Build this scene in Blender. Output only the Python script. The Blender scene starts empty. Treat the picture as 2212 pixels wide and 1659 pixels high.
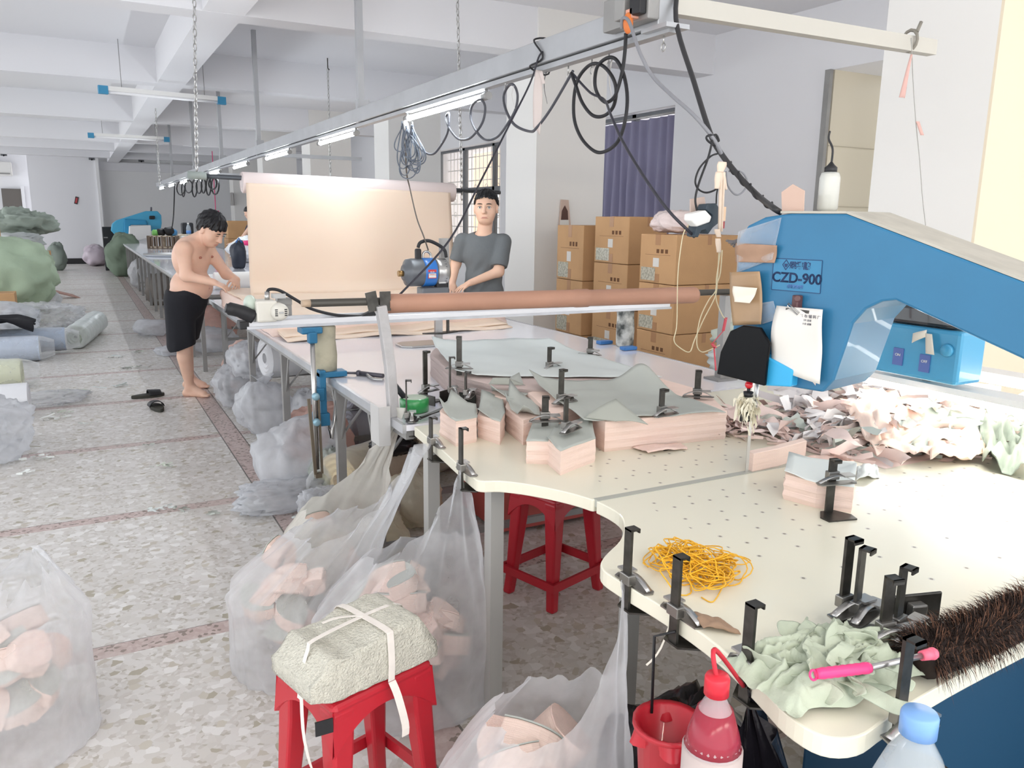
import bpy, bmesh, math, random
import numpy as np
from mathutils import Vector, Matrix, noise
random.seed(7)
C = bpy.context.scene.collection
SC = bpy.context.scene
# ---------------------------------------------------------------- camera, light, exposure
F, H = 1720.0, 1.55
_y, _p, _r = math.radians(28.34), math.radians(11.73), math.radians(0.76)
_f = Vector((math.sin(_y)*math.cos(_p), math.cos(_y)*math.cos(_p), -math.sin(_p)))
_rt = Vector((math.cos(_y), -math.sin(_y), 0)); _up = _rt.cross(_f)
RT = _rt*math.cos(_r)+_up*math.sin(_r); UP = -_rt*math.sin(_r)+_up*math.cos(_r); FW = _f
cam = bpy.data.objects.new('camera', bpy.data.cameras.new('camera')); C.objects.link(cam)
cam.matrix_world = Matrix(((RT.x, UP.x, -FW.x, 0), (RT.y, UP.y, -FW.y, 0), (RT.z, UP.z, -FW.z, H), (0, 0, 0, 1)))
cam.data.sensor_width = 36; cam.data.lens = F/2212*36; cam.data.clip_start = 0.05
SC.camera = cam
SC.view_settings.view_transform = 'Standard'; SC.view_settings.look = 'None'
SC.view_settings.gamma = 1; SC.view_settings.use_curve_mapping = False
SC.view_settings.exposure = 0.72
SC.cycles.use_denoising = True
SC.cycles.max_bounces = 6; SC.cycles.transparent_max_bounces = 12
SC.cycles.use_adaptive_sampling = True; SC.cycles.adaptive_threshold = .025
SC.cycles.sample_clamp_indirect = 6
w = bpy.data.worlds.new('world'); SC.world = w; w.use_nodes = True
w.node_tree.nodes['Background'].inputs[0].default_value = (0.93, 0.96, 1.0, 1)
w.node_tree.nodes['Background'].inputs[1].default_value = 1.55
TUBE_E, LED_E = 50.0, 12.0
def at(px, py, X=None, Y=None, Z=None):
    """a point of the room on the plane x=X, y=Y or z=Z"""
    d = FW*F + RT*(px-1106) - UP*(py-829.5)
    o = Vector((0, 0, H))
    if X is not None: t = X/d.x
    elif Y is not None: t = Y/d.y
    else: t = (Z-H)/d.z
    return o + d*t
# ---------------------------------------------------------------- materials
def lin(c):
    if isinstance(c, str):
        c = [int(c[i:i+2], 16)/255 for i in (0, 2, 4)]
        c = [v/12.92 if v <= .04045 else ((v+.055)/1.055)**2.4 for v in c]
    return (c[0], c[1], c[2], 1)
MATS = {}
def mat(name, col='cccccc', rough=.6, metal=0, bump=0, bscale=60, vary=0, vscale=4, col2=None, alpha=1, trans=0, emit=0, sss=0, coat=0, stretch=None, ior=1.45, tl=0):
    if name in MATS: return MATS[name]
    m = bpy.data.materials.new(name); m.use_nodes = True; nt = m.node_tree; N = nt.nodes; L = nt.links
    b = N['Principled BSDF']; b.inputs['Base Color'].default_value = lin(col)
    b.inputs['Roughness'].default_value = rough; b.inputs['Metallic'].default_value = metal
    b.inputs['Alpha'].default_value = alpha; b.inputs['IOR'].default_value = ior
    b.inputs['Transmission Weight'].default_value = trans
    if sss: b.inputs['Subsurface Weight'].default_value = sss; b.inputs['Subsurface Radius'].default_value = (.02, .008, .004)
    if coat: b.inputs['Coat Weight'].default_value = coat
    if emit: b.inputs['Emission Color'].default_value = lin(col); b.inputs['Emission Strength'].default_value = emit
    tc = N.new('ShaderNodeTexCoord'); src = tc.outputs['Object']
    if stretch:
        mp = N.new('ShaderNodeMapping'); mp.inputs['Scale'].default_value = stretch; L.new(src, mp.inputs[0]); src = mp.outputs[0]
    if bump:
        n = N.new('ShaderNodeTexNoise'); n.inputs['Scale'].default_value = bscale; n.inputs['Detail'].default_value = 4
        L.new(src, n.inputs['Vector']); bp = N.new('ShaderNodeBump'); bp.inputs['Strength'].default_value = bump; bp.inputs['Distance'].default_value = .01
        L.new(n.outputs[0], bp.inputs['Height']); L.new(bp.outputs[0], b.inputs['Normal'])
    if vary or col2:
        n = N.new('ShaderNodeTexNoise'); n.inputs['Scale'].default_value = vscale; n.inputs['Detail'].default_value = 5
        L.new(src, n.inputs['Vector']); r = N.new('ShaderNodeValToRGB'); L.new(n.outputs[0], r.inputs[0])
        c = lin(col); c2 = lin(col2) if col2 else tuple(v*(1-vary) for v in c[:3])+(1,)
        r.color_ramp.elements[0].position = .38; r.color_ramp.elements[1].position = .62
        r.color_ramp.elements[0].color = c; r.color_ramp.elements[1].color = c2
        L.new(r.outputs[0], b.inputs['Base Color'])
    if tl:   # thin plastic film: part see-through, part milky
        out = N['Material Output']; tr = N.new('ShaderNodeBsdfTransparent'); t2 = N.new('ShaderNodeBsdfTranslucent')
        t2.inputs[0].default_value = lin(col); mx = N.new('ShaderNodeMixShader'); mx.inputs[0].default_value = .5
        L.new(b.outputs[0], mx.inputs[1]); L.new(t2.outputs[0], mx.inputs[2])
        lw = N.new('ShaderNodeLayerWeight'); lw.inputs[0].default_value = .35
        ns = N.new('ShaderNodeTexNoise'); ns.inputs['Scale'].default_value = 7; ns.inputs['Detail'].default_value = 6; L.new(src, ns.inputs['Vector'])
        a1 = N.new('ShaderNodeMath'); a1.operation = 'MULTIPLY_ADD'; L.new(lw.outputs['Facing'], a1.inputs[0]); a1.inputs[1].default_value = .6
        a2 = N.new('ShaderNodeMath'); a2.operation = 'MULTIPLY_ADD'; L.new(ns.outputs[0], a2.inputs[0]); a2.inputs[1].default_value = .5; a2.inputs[2].default_value = tl-.25
        L.new(a2.outputs[0], a1.inputs[2]); a1.use_clamp = True
        m2 = N.new('ShaderNodeMixShader'); L.new(a1.outputs[0], m2.inputs[0]); L.new(tr.outputs[0], m2.inputs[1]); L.new(mx.outputs[0], m2.inputs[2])
        L.new(m2.outputs[0], out.inputs[0])
    MATS[name] = m; return m
def nodes(m): return m.node_tree.nodes, m.node_tree.links
def math_node(m, op, a, b=None, c=None, clamp=False):
    N, L = nodes(m); n = N.new('ShaderNodeMath'); n.operation = op; n.use_clamp = clamp
    for i, v in enumerate((a, b, c)):
        if v is None: continue
        if isinstance(v, (int, float)): n.inputs[i].default_value = v
        else: L.new(v, n.inputs[i])
    return n.outputs[0]
def mix_col(m, fac, a, b):
    N, L = nodes(m); n = N.new('ShaderNodeMix'); n.data_type = 'RGBA'
    for k, v in ((0, fac), (6, a), (7, b)):
        if isinstance(v, (int, float)): n.inputs[k].default_value = v
        elif isinstance(v, tuple): n.inputs[k].default_value = v
        else: L.new(v, n.inputs[k])
    return n.outputs[2]
WALL = mat('white plaster', 'ececef', .85, bump=.08, bscale=14)
WALLR = mat('warm white plaster', 'e9e7e3', .85, bump=.08, bscale=14)
CEIL = mat('ceiling plaster', 'e6e6e9', .9, bump=.06, bscale=9)
STEEL = mat('clamp steel', '55534f', .38, .85, vary=.35, vscale=30)
BRIGHT = mat('bright steel', 'b9b8b6', .28, .9)
ALU = mat('brushed aluminium', 'c9cbcf', .38, .7, vary=.12, vscale=8)
GREYP = mat('grey painted steel', '9c9b99', .5, .3, vary=.15, vscale=5)
BLACK = mat('black plastic', '1d1d20', .45)
RUB = mat('black rubber', '232326', .55)
WIREG = mat('grey cable', '8f9094', .5)
PINK = mat('pink towelling', 'f3d6ca', .95, bump=.4, bscale=260, vary=.06, vscale=30, sss=.05)
PINK2 = mat('peach satin', 'f2d9cb', .8, vary=.05, vscale=2)
SAGE = mat('sage cloth', 'c3cabd', .85, vary=.1, vscale=3)
SAGE2 = mat('grey sage lining', 'b5b9b2', .8, vary=.08, vscale=3)
PALE = mat('pale grey-green cloth', 'd5dcda', .85, vary=.06, vscale=3)
CREAM = mat('cream cloth', 'eae2d3', .85, vary=.06, vscale=3)
KRAFT = mat('kraft cardboard', 'c99f73', .8, vary=.1, vscale=3, bump=.1, bscale=90)
KRAFT2 = mat('brown packing tape', 'b08560', .35)
FILM = mat('milky plastic film', 'eef0f3', .22, tl=.27, bump=.35, bscale=18)
FILMC = mat('clear plastic film', 'f3f5f8', .12, tl=.2, bump=.5, bscale=22)
FILMW = mat('white plastic film', 'eceef2', .25, tl=.55, bump=.5, bscale=16)
WHITE = mat('white plastic', 'ecebe8', .45)
MBLUE = mat('machine blue enamel', '2c7199', .42, coat=.12, vary=.07, vscale=5)
RED = mat('red plastic', 'b8202f', .38, coat=.2)
DRED = RED
# ---------------------------------------------------------------- mesh helpers
def link(o, parent=None):
    C.objects.link(o)
    if parent is not None: o.parent = parent
    return o
def wloc(o):
    v = Vector((0, 0, 0))
    while o is not None: v += o.location; o = o.parent
    return v
def tag(o, label, cat, group=None, kind=None):
    if label: o['label'] = label
    if cat: o['category'] = cat
    if group: o['group'] = group
    if kind: o['kind'] = kind
    return o
def thing(name, label, cat, loc=(0, 0, 0), group=None):
    o = bpy.data.objects.new(name, None); o.empty_display_size = .05; C.objects.link(o); o.location = loc
    return tag(o, label, cat, group)
class MB:
    def __init__(s): s.v = []; s.f = []; s.sm = []; s.mi = []; s.cm = 0
    def add(s, vs, fs, smooth=False):
        k = len(s.v); s.v += [Vector(v) for v in vs]
        for f in fs: s.f.append([i+k for i in f]); s.sm.append(smooth); s.mi.append(s.cm)
        return s
    def box(s, c, d, rz=0, M=None, taper=1.0):
        hx, hy, hz = d[0]/2, d[1]/2, d[2]/2; vs = []
        R = M if M is not None else Matrix.Rotation(rz, 3, 'Z')
        for z in (-1, 1):
            t = taper if z > 0 else 1
            for x, y in ((-1, -1), (1, -1), (1, 1), (-1, 1)): vs.append(Vector(c)+R@Vector((x*hx*t, y*hy*t, z*hz)))
        return s.add(vs, [(3, 2, 1, 0), (4, 5, 6, 7), (0, 1, 5, 4), (1, 2, 6, 5), (2, 3, 7, 6), (3, 0, 4, 7)])
    def bb(s, a, b):
        a, b = Vector(a), Vector(b)
        return s.box((a+b)/2, (abs(b.x-a.x), abs(b.y-a.y), abs(b.z-a.z)))
    def bar(s, a, b, w, h, up=(0, 0, 1)):
        a, b = Vector(a), Vector(b); d = (b-a); l = d.length; d.normalize(); u = Vector(up)
        x = d.cross(u)
        if x.length < 1e-4: x = d.cross(Vector((0, 1, 0)))
        x.normalize(); u = x.cross(d)
        M = Matrix((x, u, d)).transposed()
        return s.box((a+b)/2, (w, h, l), M=M)
    def tube(s, pts, r, n=8, closed=False, caps=True, smooth=True):
        pts = [Vector(p) for p in pts]; N = len(pts); rs = r if isinstance(r, (list, tuple)) else [r]*N
        t0 = (pts[1]-pts[0]).normalized(); nrm = t0.orthogonal().normalized(); vs = []
        for i, p in enumerate(pts):
            a = pts[i-1] if (i > 0 or closed) else pts[0]; b = pts[(i+1) % N] if (i < N-1 or closed) else pts[-1]
            t = (b-a); t = t.normalized() if t.length > 1e-9 else t0
            nrm = (nrm - t*nrm.dot(t)); nrm = nrm.normalized() if nrm.length > 1e-6 else t.orthogonal().normalized()
            bn = t.cross(nrm)
            for k in range(n):
                an = 2*math.pi*k/n; vs.append(p+(nrm*math.cos(an)+bn*math.sin(an))*rs[i])
        fs = []
        for i in range(N if closed else N-1):
            j = (i+1) % N
            for k in range(n): fs.append((i*n+k, i*n+(k+1) % n, j*n+(k+1) % n, j*n+k))
        s.add(vs, fs, smooth)
        if caps and not closed:
            k = len(s.v)-N*n
            s.f.append([k+i for i in range(n)][::-1]); s.sm.append(False); s.mi.append(s.cm)
            s.f.append([k+(N-1)*n+i for i in range(n)]); s.sm.append(False); s.mi.append(s.cm)
        return s
    def cyl(s, a, b, r, r2=None, n=16): return s.tube([a, b], [r, r if r2 is None else r2], n)
    def lathe(s, prof, c, n=20, axis='Z', M=None):
        vs = []; c = Vector(c)
        R = M or {'Z': Matrix.Identity(3), 'X': Matrix.Rotation(math.pi/2, 3, 'Y'), 'Y': Matrix.Rotation(-math.pi/2, 3, 'X')}[axis]
        for r, z in prof:
            for k in range(n):
                a = 2*math.pi*k/n; vs.append(c+R@Vector((r*math.cos(a), r*math.sin(a), z)))
        fs = [(i*n+k, i*n+(k+1) % n, (i+1)*n+(k+1) % n, (i+1)*n+k) for i in range(len(prof)-1) for k in range(n)]
        fs.append(tuple(range(n))[::-1]); fs.append(tuple((len(prof)-1)*n+k for k in range(n)))
        return s.add(vs, fs, True)
    def sphere(s, c, r, n=12, sc=(1, 1, 1)):
        prof = [(max(1e-4, math.sin(math.pi*i/n)), -math.cos(math.pi*i/n)) for i in range(n+1)]
        k = len(s.v); s.lathe(prof, (0, 0, 0), n*2)
        for v in s.v[k:]: v.x *= r*sc[0]; v.y *= r*sc[1]; v.z *= r*sc[2]; v += Vector(c)
        return s
    def prism(s, pts, z0, z1, M=None, o=(0, 0, 0)):
        """outline pts extruded z0..z1; M maps (u,v,w) to the room"""
        M = M or Matrix.Identity(3); o = Vector(o); n = len(pts)
        vs = [o+M@Vector((p[0], p[1], z0)) for p in pts]+[o+M@Vector((p[0], p[1], z1)) for p in pts]
        return s.add(vs, [tuple(range(n))[::-1], tuple(range(n, 2*n))]+[(i, (i+1) % n, n+(i+1) % n, n+i) for i in range(n)])
    def grid(s, fn, nu, nv, thick=0, smooth=True):
        P = [[Vector(fn(i/nu, j/nv)) for j in range(nv+1)] for i in range(nu+1)]
        W = nv+1; vs = [p for r in P for p in r]
        fs = [(i*W+j, (i+1)*W+j, (i+1)*W+j+1, i*W+j+1) for i in range(nu) for j in range(nv)]
        if not thick: return s.add(vs, fs, smooth)
        nn = []
        for i in range(nu+1):
            for j in range(nv+1):
                a = P[min(i+1, nu)][j]-P[max(i-1, 0)][j]; b = P[i][min(j+1, nv)]-P[i][max(j-1, 0)]
                q = a.cross(b); nn.append(q.normalized() if q.length > 1e-12 else Vector((0, 0, 1)))
        K = len(vs); vs2 = [v-n*thick for v, n in zip(vs, nn)]
        f2 = [tuple(reversed([q+K for q in f])) for f in fs]
        rim = [(i*W, (i+1)*W) for i in range(nu)]+[(nu*W+j, nu*W+j+1) for j in range(nv)]+[((i+1)*W+nv, i*W+nv) for i in range(nu)][::-1]+[(j+1, j) for j in range(nv)][::-1]
        f3 = [(b, a, a+K, b+K) for a, b in rim]
        return s.add(vs+vs2, fs+f2+f3, smooth)
    def build(s, name, m, parent=None, label=None, bevel=0, seg=2, sub=0):
        me = bpy.data.meshes.new(name)
        if parent is not None: o0 = wloc(parent)
        else:
            o0 = Vector((sum(v.x for v in s.v)/len(s.v), sum(v.y for v in s.v)/len(s.v), min(v.z for v in s.v)))
        me.from_pydata([v-o0 for v in s.v], [], s.f); me.polygons.foreach_set('use_smooth', s.sm)
        for mm in (m if isinstance(m, (list, tuple)) else [m]): me.materials.append(mm)
        me.polygons.foreach_set('material_index', s.mi)
        me.validate(); me.update()
        o = bpy.data.objects.new(name, me); link(o, parent)
        if parent is None: o.location = o0
        if label: o['label'] = label
        if bevel:
            b = o.modifiers.new('b', 'BEVEL'); b.width = bevel; b.segments = seg; b.limit_method = 'ANGLE'; b.angle_limit = .6
        if sub:
            b = o.modifiers.new('s', 'SUBSURF'); b.levels = sub; b.render_levels = sub
        return o
def top(o, label, cat, group=None, kind=None): return tag(o, label, cat, group, kind)
def struct(mb, name, m, **k):
    o = mb.build(name, m, **k); o['kind'] = 'structure'; return o
def cat_rom(P, n=6, closed=False):
    P = [Vector(p) for p in P]; out = []; N = len(P)
    for i in range(N if closed else N-1):
        p0 = P[i-1] if (i > 0 or closed) else P[0]; p1 = P[i]; p2 = P[(i+1) % N]; p3 = P[(i+2) % N] if (i+2 < N or closed) else P[-1]
        for k in range(n):
            t = k/n; out.append(.5*((2*p1)+(p2-p0)*t+(2*p0-5*p1+4*p2-p3)*t*t+(3*p1-p0-3*p2+p3)*t**3))
    if not closed: out.append(P[-1])
    return out
def nz(p, s=1.0, o=0): return noise.noise(Vector((p[0]*s+o, p[1]*s-o, p[2]*s+o*.7)))
def copy_tree(o, parent=None):
    c = o.copy(); C.objects.link(c)
    if parent is not None: c.parent = parent
    for ch in list(o.children): copy_tree(ch, c)
    return c
def text_mesh(s, size, M, o, name, m, parent, label=None, extrude=.0006, align='CENTER', offs=0):
    cu = bpy.data.curves.new('t', 'FONT'); cu.body = s; cu.size = size; cu.extrude = extrude; cu.offset = offs; cu.align_x = align; cu.align_y = 'CENTER'
    to = bpy.data.objects.new('t', cu); C.objects.link(to); bpy.context.view_layer.update()
    me = bpy.data.meshes.new_from_object(to.evaluated_get(bpy.context.evaluated_depsgraph_get()))
    bpy.data.objects.remove(to); o0 = wloc(parent)
    for v in me.vertices: v.co = Vector(o)+M@v.co-o0
    me.materials.clear(); me.materials.append(m)
    ob = bpy.data.objects.new(name, me); link(ob, parent)
    if label: ob['label'] = label
    return ob
# ---------------------------------------------------------------- rounded bodies from distance fields
def cap(a, b, ra, rb):
    a = np.array(a, float); b = np.array(b, float); ab = b-a; L2 = max(ab@ab, 1e-9)
    def f(P):
        t = np.clip(((P-a)@ab)/L2, 0, 1); return np.linalg.norm(P-a-t[:, None]*ab, axis=1)-(ra+(rb-ra)*t)
    f.a0 = a; return f
def ell(c, r, M=None):
    c = np.array(c, float); r = np.array(r, float); R = np.eye(3) if M is None else np.array(M)
    def f(P):
        q = (P-c)@R; k = np.linalg.norm(q/r, axis=1); k2 = np.linalg.norm(q/(r*r), axis=1)+1e-9
        return k*(k-1)/k2
    return f
def smin(a, b, k):
    h = np.clip(.5+.5*(b-a)/k, 0, 1); return b*(1-h)+a*h-k*h*(1-h)
def union(parts, P, k):
    d = None
    for f in parts:
        kk = k
        if isinstance(f, tuple): f, kk = f
        v = f(P); d = v if d is None else smin(d, v, kk)
    return d
def surf(fn, lo, hi, h):
    lo = np.array(lo, float); hi = np.array(hi, float); n = np.ceil((hi-lo)/h).astype(int)+1
    ax = [lo[i]+h*np.arange(n[i]) for i in range(3)]; D = np.empty(n, np.float32)
    yy, zz = np.meshgrid(ax[1], ax[2], indexing='ij')
    for s0 in range(0, n[0], 16):
        xs = ax[0][s0:s0+16]; P = np.empty((len(xs), n[1], n[2], 3))
        P[..., 0] = xs[:, None, None]; P[..., 1] = yy; P[..., 2] = zz
        D[s0:s0+len(xs)] = fn(P.reshape(-1, 3)).reshape(len(xs), n[1], n[2])
    I = D < 0; nc = n-1
    cnt = np.zeros(nc, np.int8)
    for a in (0, 1):
        for b in (0, 1):
            for c in (0, 1): cnt += I[a:a+nc[0], b:b+nc[1], c:c+nc[2]]
    act = (cnt > 0) & (cnt < 8); idx = -np.ones(nc, int); cells = np.argwhere(act); idx[act] = np.arange(len(cells))
    acc = np.zeros((len(cells), 3)); num = np.zeros(len(cells))
    offs = [(a, b, c) for a in (0, 1) for b in (0, 1) for c in (0, 1)]
    for p in offs:
        for ax_ in range(3):
            if p[ax_]: continue
            q = list(p); q[ax_] = 1; cp = cells+p; cq = cells+q
            d0 = D[tuple(cp.T)]; d1 = D[tuple(cq.T)]; m = (d0 < 0) != (d1 < 0)
            t = np.where(m, d0/np.where(m, d0-d1, 1), 0); pt = cp+t[:, None]*(np.array(q)-np.array(p))
            acc[m] += pt[m]; num[m] += 1
    V = lo+h*acc/num[:, None]; faces = []
    for a in range(3):
        b, c = (a+1) % 3, (a+2) % 3
        sl0 = [slice(None)]*3; sl1 = [slice(None)]*3; sl0[a] = slice(0, -1); sl1[a] = slice(1, None)
        I0 = I[tuple(sl0)]; I1 = I[tuple(sl1)]; e = np.argwhere(I0 != I1)
        e = e[(e[:, b] > 0) & (e[:, c] > 0) & (e[:, b] < nc[b]) & (e[:, c] < nc[c])]
        sb = np.zeros(3, int); sb[b] = 1; s_c = np.zeros(3, int); s_c[c] = 1
        q = np.stack([idx[tuple(x.T)] for x in (e-sb-s_c, e-s_c, e, e-sb)], 1)
        fl = I0[tuple(e.T)]; q[~fl] = q[~fl][:, ::-1]; faces.append(q)
    return V, np.concatenate(faces)
def sdf_obj(name, fn, lo, hi, h, m, parent=None, label=None):
    V, Q = surf(fn, lo, hi, h); me = bpy.data.meshes.new(name); o0 = np.array(wloc(parent)) if parent is not None else np.array([V[:, 0].mean(), V[:, 1].mean(), V[:, 2].min()])
    me.from_pydata((V-o0).tolist(), [], Q.tolist()); me.polygons.foreach_set('use_smooth', [True]*len(Q))
    me.materials.append(m); me.update(); o = bpy.data.objects.new(name, me); link(o, parent)
    if parent is None: o.location = Vector(o0)
    if label: o['label'] = label
    return o
# ---------------------------------------------------------------- the room
def floor_mat():
    m = mat('terrazzo floor', 'cfccc7', .34, bump=.05, bscale=20); N, L = nodes(m); b = N['Principled BSDF']
    tc = [n for n in N if n.type == 'TEX_COORD'][0]
    geo = N.new('ShaderNodeNewGeometry'); P = geo.outputs['Position']
    mp = N.new('ShaderNodeMapping'); mp.inputs['Scale'].default_value = (1, 1, 0); L.new(P, mp.inputs[0])
    wn = N.new('ShaderNodeTexNoise'); wn.inputs['Scale'].default_value = 30; L.new(mp.outputs[0], wn.inputs['Vector'])
    ad = N.new('ShaderNodeMix'); ad.data_type = 'VECTOR'; ad.inputs[0].default_value = .02; L.new(mp.outputs[0], ad.inputs[4]); L.new(wn.outputs[1], ad.inputs[5])
    def vor(s, feat='F1'):
        v = N.new('ShaderNodeTexVoronoi'); v.inputs['Scale'].default_value = s; v.feature = feat; v.voronoi_dimensions = '2D'; L.new(ad.outputs[1], v.inputs['Vector']); return v
    v1 = vor(33); v2 = vor(75); e1 = vor(33, 'DISTANCE_TO_EDGE'); e2 = vor(75, 'DISTANCE_TO_EDGE')
    def ramp(src, els):
        r = N.new('ShaderNodeValToRGB'); r.color_ramp.interpolation = 'CONSTANT'; L.new(src, r.inputs[0])
        while len(r.color_ramp.elements) < len(els): r.color_ramp.elements.new(.5)
        for e, (p, c) in zip(r.color_ramp.elements, els): e.position = p; e.color = lin(c)
        return r.outputs[0]
    sp = N.new('ShaderNodeSeparateColor'); L.new(v1.outputs['Color'], sp.inputs[0])
    sp2 = N.new('ShaderNodeSeparateColor'); L.new(v2.outputs['Color'], sp2.inputs[0])
    big = ramp(sp.outputs[0], [(0, 'dddad6'), (.3, 'd2cec8'), (.45, 'e8e6e3'), (.62, 'd6d2cc'), (.8, 'c4bdb0'), (.87, 'dcd8d4'), (.94, 'b0a997'), (.97, 'cbc5b8')])
    sml = ramp(sp2.outputs[0], [(0, 'd6d3ce'), (.3, 'cac5be'), (.5, 'dfdcd8'), (.7, 'd0cbc5'), (.9, 'bbb5aa')])
    k1 = math_node(m, 'MULTIPLY', math_node(m, 'GREATER_THAN', e1.outputs['Distance'], .0058), math_node(m, 'GREATER_THAN', sp.outputs[1], .5))
    base = mix_col(m, math_node(m, 'GREATER_THAN', e2.outputs['Distance'], .0022), lin('d3cfca'), sml)
    col = mix_col(m, k1, base, big)
    n = N.new('ShaderNodeTexNoise'); n.inputs['Scale'].default_value = 1.3; n.inputs['Detail'].default_value = 5; L.new(P, n.inputs['Vector'])
    # pink strips: across the aisle every 1.43 m and one along the tables, black joints beside the long one
    sx = N.new('ShaderNodeSeparateXYZ'); L.new(P, sx.inputs[0]); X, Y = sx.outputs[0], sx.outputs[1]
    my = math_node(m, 'MODULO', math_node(m, 'ADD', Y, 30*1.43-1.558+.045), 1.43)
    cross = math_node(m, 'LESS_THAN', my, .09)
    def band(src, c, h): return math_node(m, 'LESS_THAN', math_node(m, 'ABSOLUTE', math_node(m, 'SUBTRACT', src, c)), h)
    long_ = band(X, .85, .065)
    strip = math_node(m, 'MAXIMUM', cross, long_)
    pk = mix_col(m, math_node(m, 'MULTIPLY', sp2.outputs[1], .55), lin('bda7a2'), lin('dccfca'))
    pk = mix_col(m, math_node(m, 'GREATER_THAN', sp2.outputs[2], .85), pk, lin('8e7f76'))
    col = mix_col(m, strip, col, pk)
    j = math_node(m, 'MAXIMUM', band(X, .782, .004), band(X, .918, .004))
    edge = math_node(m, 'MULTIPLY', math_node(m, 'LESS_THAN', math_node(m, 'ABSOLUTE', math_node(m, 'SUBTRACT', my, .0455)), .048), math_node(m, 'SUBTRACT', 1, cross))
    j = math_node(m, 'MAXIMUM', j, edge)
    col = mix_col(m, math_node(m, 'MULTIPLY', j, .85), col, lin('4c443f'))
    dirt = math_node(m, 'MULTIPLY', math_node(m, 'SUBTRACT', n.outputs[0], .45, clamp=True), .9, clamp=True)
    col = mix_col(m, dirt, col, lin('b9b3aa'))
    L.new(col, b.inputs['Base Color'])
    return m
struct(MB().bb((-6, -2, -.1), (7.1, 31, 0)), 'floor', floor_mat())
struct(MB().bb((-6, -2, 3.5), (7.1, 31, 3.6)), 'ceiling', CEIL)
def trim(a, b, m=CEIL, name='trim'):
    trim.n += 1; return struct(MB().bb(a, b), f'{name}_{trim.n}', m)
trim.n = 0
trim((1.0, -2, 3.102), (1.32, 31, 3.5))
for y in (-1.6, 2.7, 7.0, 11.0, 15.6, 20.3, 23.2, 26.2): trim((-6, y, 3.1), (7.1, y+.28, 3.5))
trim((-3.6, -2, 3.102), (-3.3, 31, 3.5))
for y in (2.52, 6.98, 11.2, 15.58, 20.0, 24.2): trim((4.0, y, 0), (4.8, y+.63, 3.5), WALLR)
struct(MB().bb((4.0, 2.505, 0), (4.8, 2.52, 3.1)), 'trim_warm_light_tint', mat('warm light cream tint', 'e8dac2', .85))  # warm light on the column's near face, painted on as a cream slab
# walls; the far end is a plain wall and, right of it, a deeper white bay
struct(MB().bb((-1.15, 28.4, 0), (.69, 28.7, 3.5)), 'wall_back', WALL)
struct(MB().bb((.69, 28.75, 0), (7.1, 29.0, 3.5)), 'wall_back_bay', mat('bright white wall', 'f0f0f0', .8))
struct(MB().bb((-6, 30.4, 0), (-1.15, 30.6, 3.5)), 'wall_back_corner', WALL)
struct(MB().bb((.66, 28.3, 0), (.74, 28.4, 3.2)), 'trim_pier', mat('bright white wall'))
struct(MB().bb((.75, 28.62, 2.86), (4.2, 28.75, 3.12)), 'trim_lintel', WALL)
struct(MB().bb((-.62, 28.36, 0), (.68, 28.4, .17)), 'baseboard_back', mat('black skirting', '2c2a2c', .6))
# right wall x=6.2 with window openings
RW = 6.2
def wall_r(y0, y1, z0=0, z1=3.5, x0=RW, x1=RW+.9):
    wall_r.n += 1; struct(MB().bb((x0, y0, z0), (x1, y1, z1)), 'wall_right' if wall_r.n == 1 else f'wall_right_{wall_r.n}', WALL)
wall_r.n = 0
wall_r(5.42, 7.62); wall_r(7.62, 9.6, 2.86, 3.5); wall_r(7.62, 9.6, 0, .9, RW+.2)
wall_r(9.6, 12.0); wall_r(12.0, 14.9, 2.8, 3.5); wall_r(12.0, 14.9, 0, .85); wall_r(14.9, 16.3)
wall_r(16.3, 18.0, 2.7, 3.5); wall_r(16.3, 18.0, 0, 1.0); wall_r(18.0, 29)
wall_r(-2, 3.3); wall_r(3.3, 5.42, 2.92, 3.5)
TILE = mat('beige tile wall', 'd6cdb9', .4)
N_, L_ = nodes(TILE)
struct(MB().bb((RW+.02, 5.40, 0), (RW+1.6, 5.42, 2.92)), 'wall_recess', TILE)
struct(MB().bb((RW+1.5, 3.3, 0), (RW+1.6, 5.42, 2.92)), 'wall_recess_back', TILE)
for z in (.6, 1.15, 1.7, 2.25): struct(MB().bb((RW+.02, 5.393, z), (RW+1.5, 5.401, z+.006)), f'trim_tile_joint_{z:.0f}{int(z*100)%100}', mat('tile joint', 'b9b09d', .8))
struct(MB().bb((RW-.04, 5.40, 0), (RW, 5.46, 2.92)), 'trim_corner_bead', GREYP)
# yellow-lit cream wall beyond the near column
# curtains
def curtain(y0, y1, z0, z1, x, m, label, folds=9, amp=.05):
    def fn(u, v):
        y = y0+(y1-y0)*u; a = amp*(.6+.5*v); zz = z1-(z1-z0)*v
        return (x+a*math.sin(u*folds*6.283+.8*math.sin(u*9))+.02*nz((y, zz*.3, 3), 3), y+.012*math.sin(v*7+u*20), zz-.012*abs(math.sin(u*folds*3.14)))
    c = thing('curtain', label, 'curtain', (x, (y0+y1)/2, z0))
    MB().grid(fn, folds*14, 18).build('curtain_panel', m, c)
    MB().tube([(x, y0-.05, z1+.015), (x, y1+.05, z1+.015)], .014).build('curtain_rail', BRIGHT, c)
PURP = mat('purple-grey curtain cloth', '8f8ca8', .7, vary=.1, vscale=2)
PURP.node_tree.nodes['Principled BSDF'].inputs['Sheen Weight'].default_value = .3
curtain(7.68, 9.3, 1.0, 2.78, RW+.1, PURP, 'purple-grey pleated curtain over a window above the stacked cartons')
GC = mat('charcoal curtain cloth', '55565c', .75, vary=.1, vscale=2)
curtain(3.95, 4.6, .02, 2.72, RW+.15, GC, 'dark grey narrow curtain beside the right-hand column', 5, .04)
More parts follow.
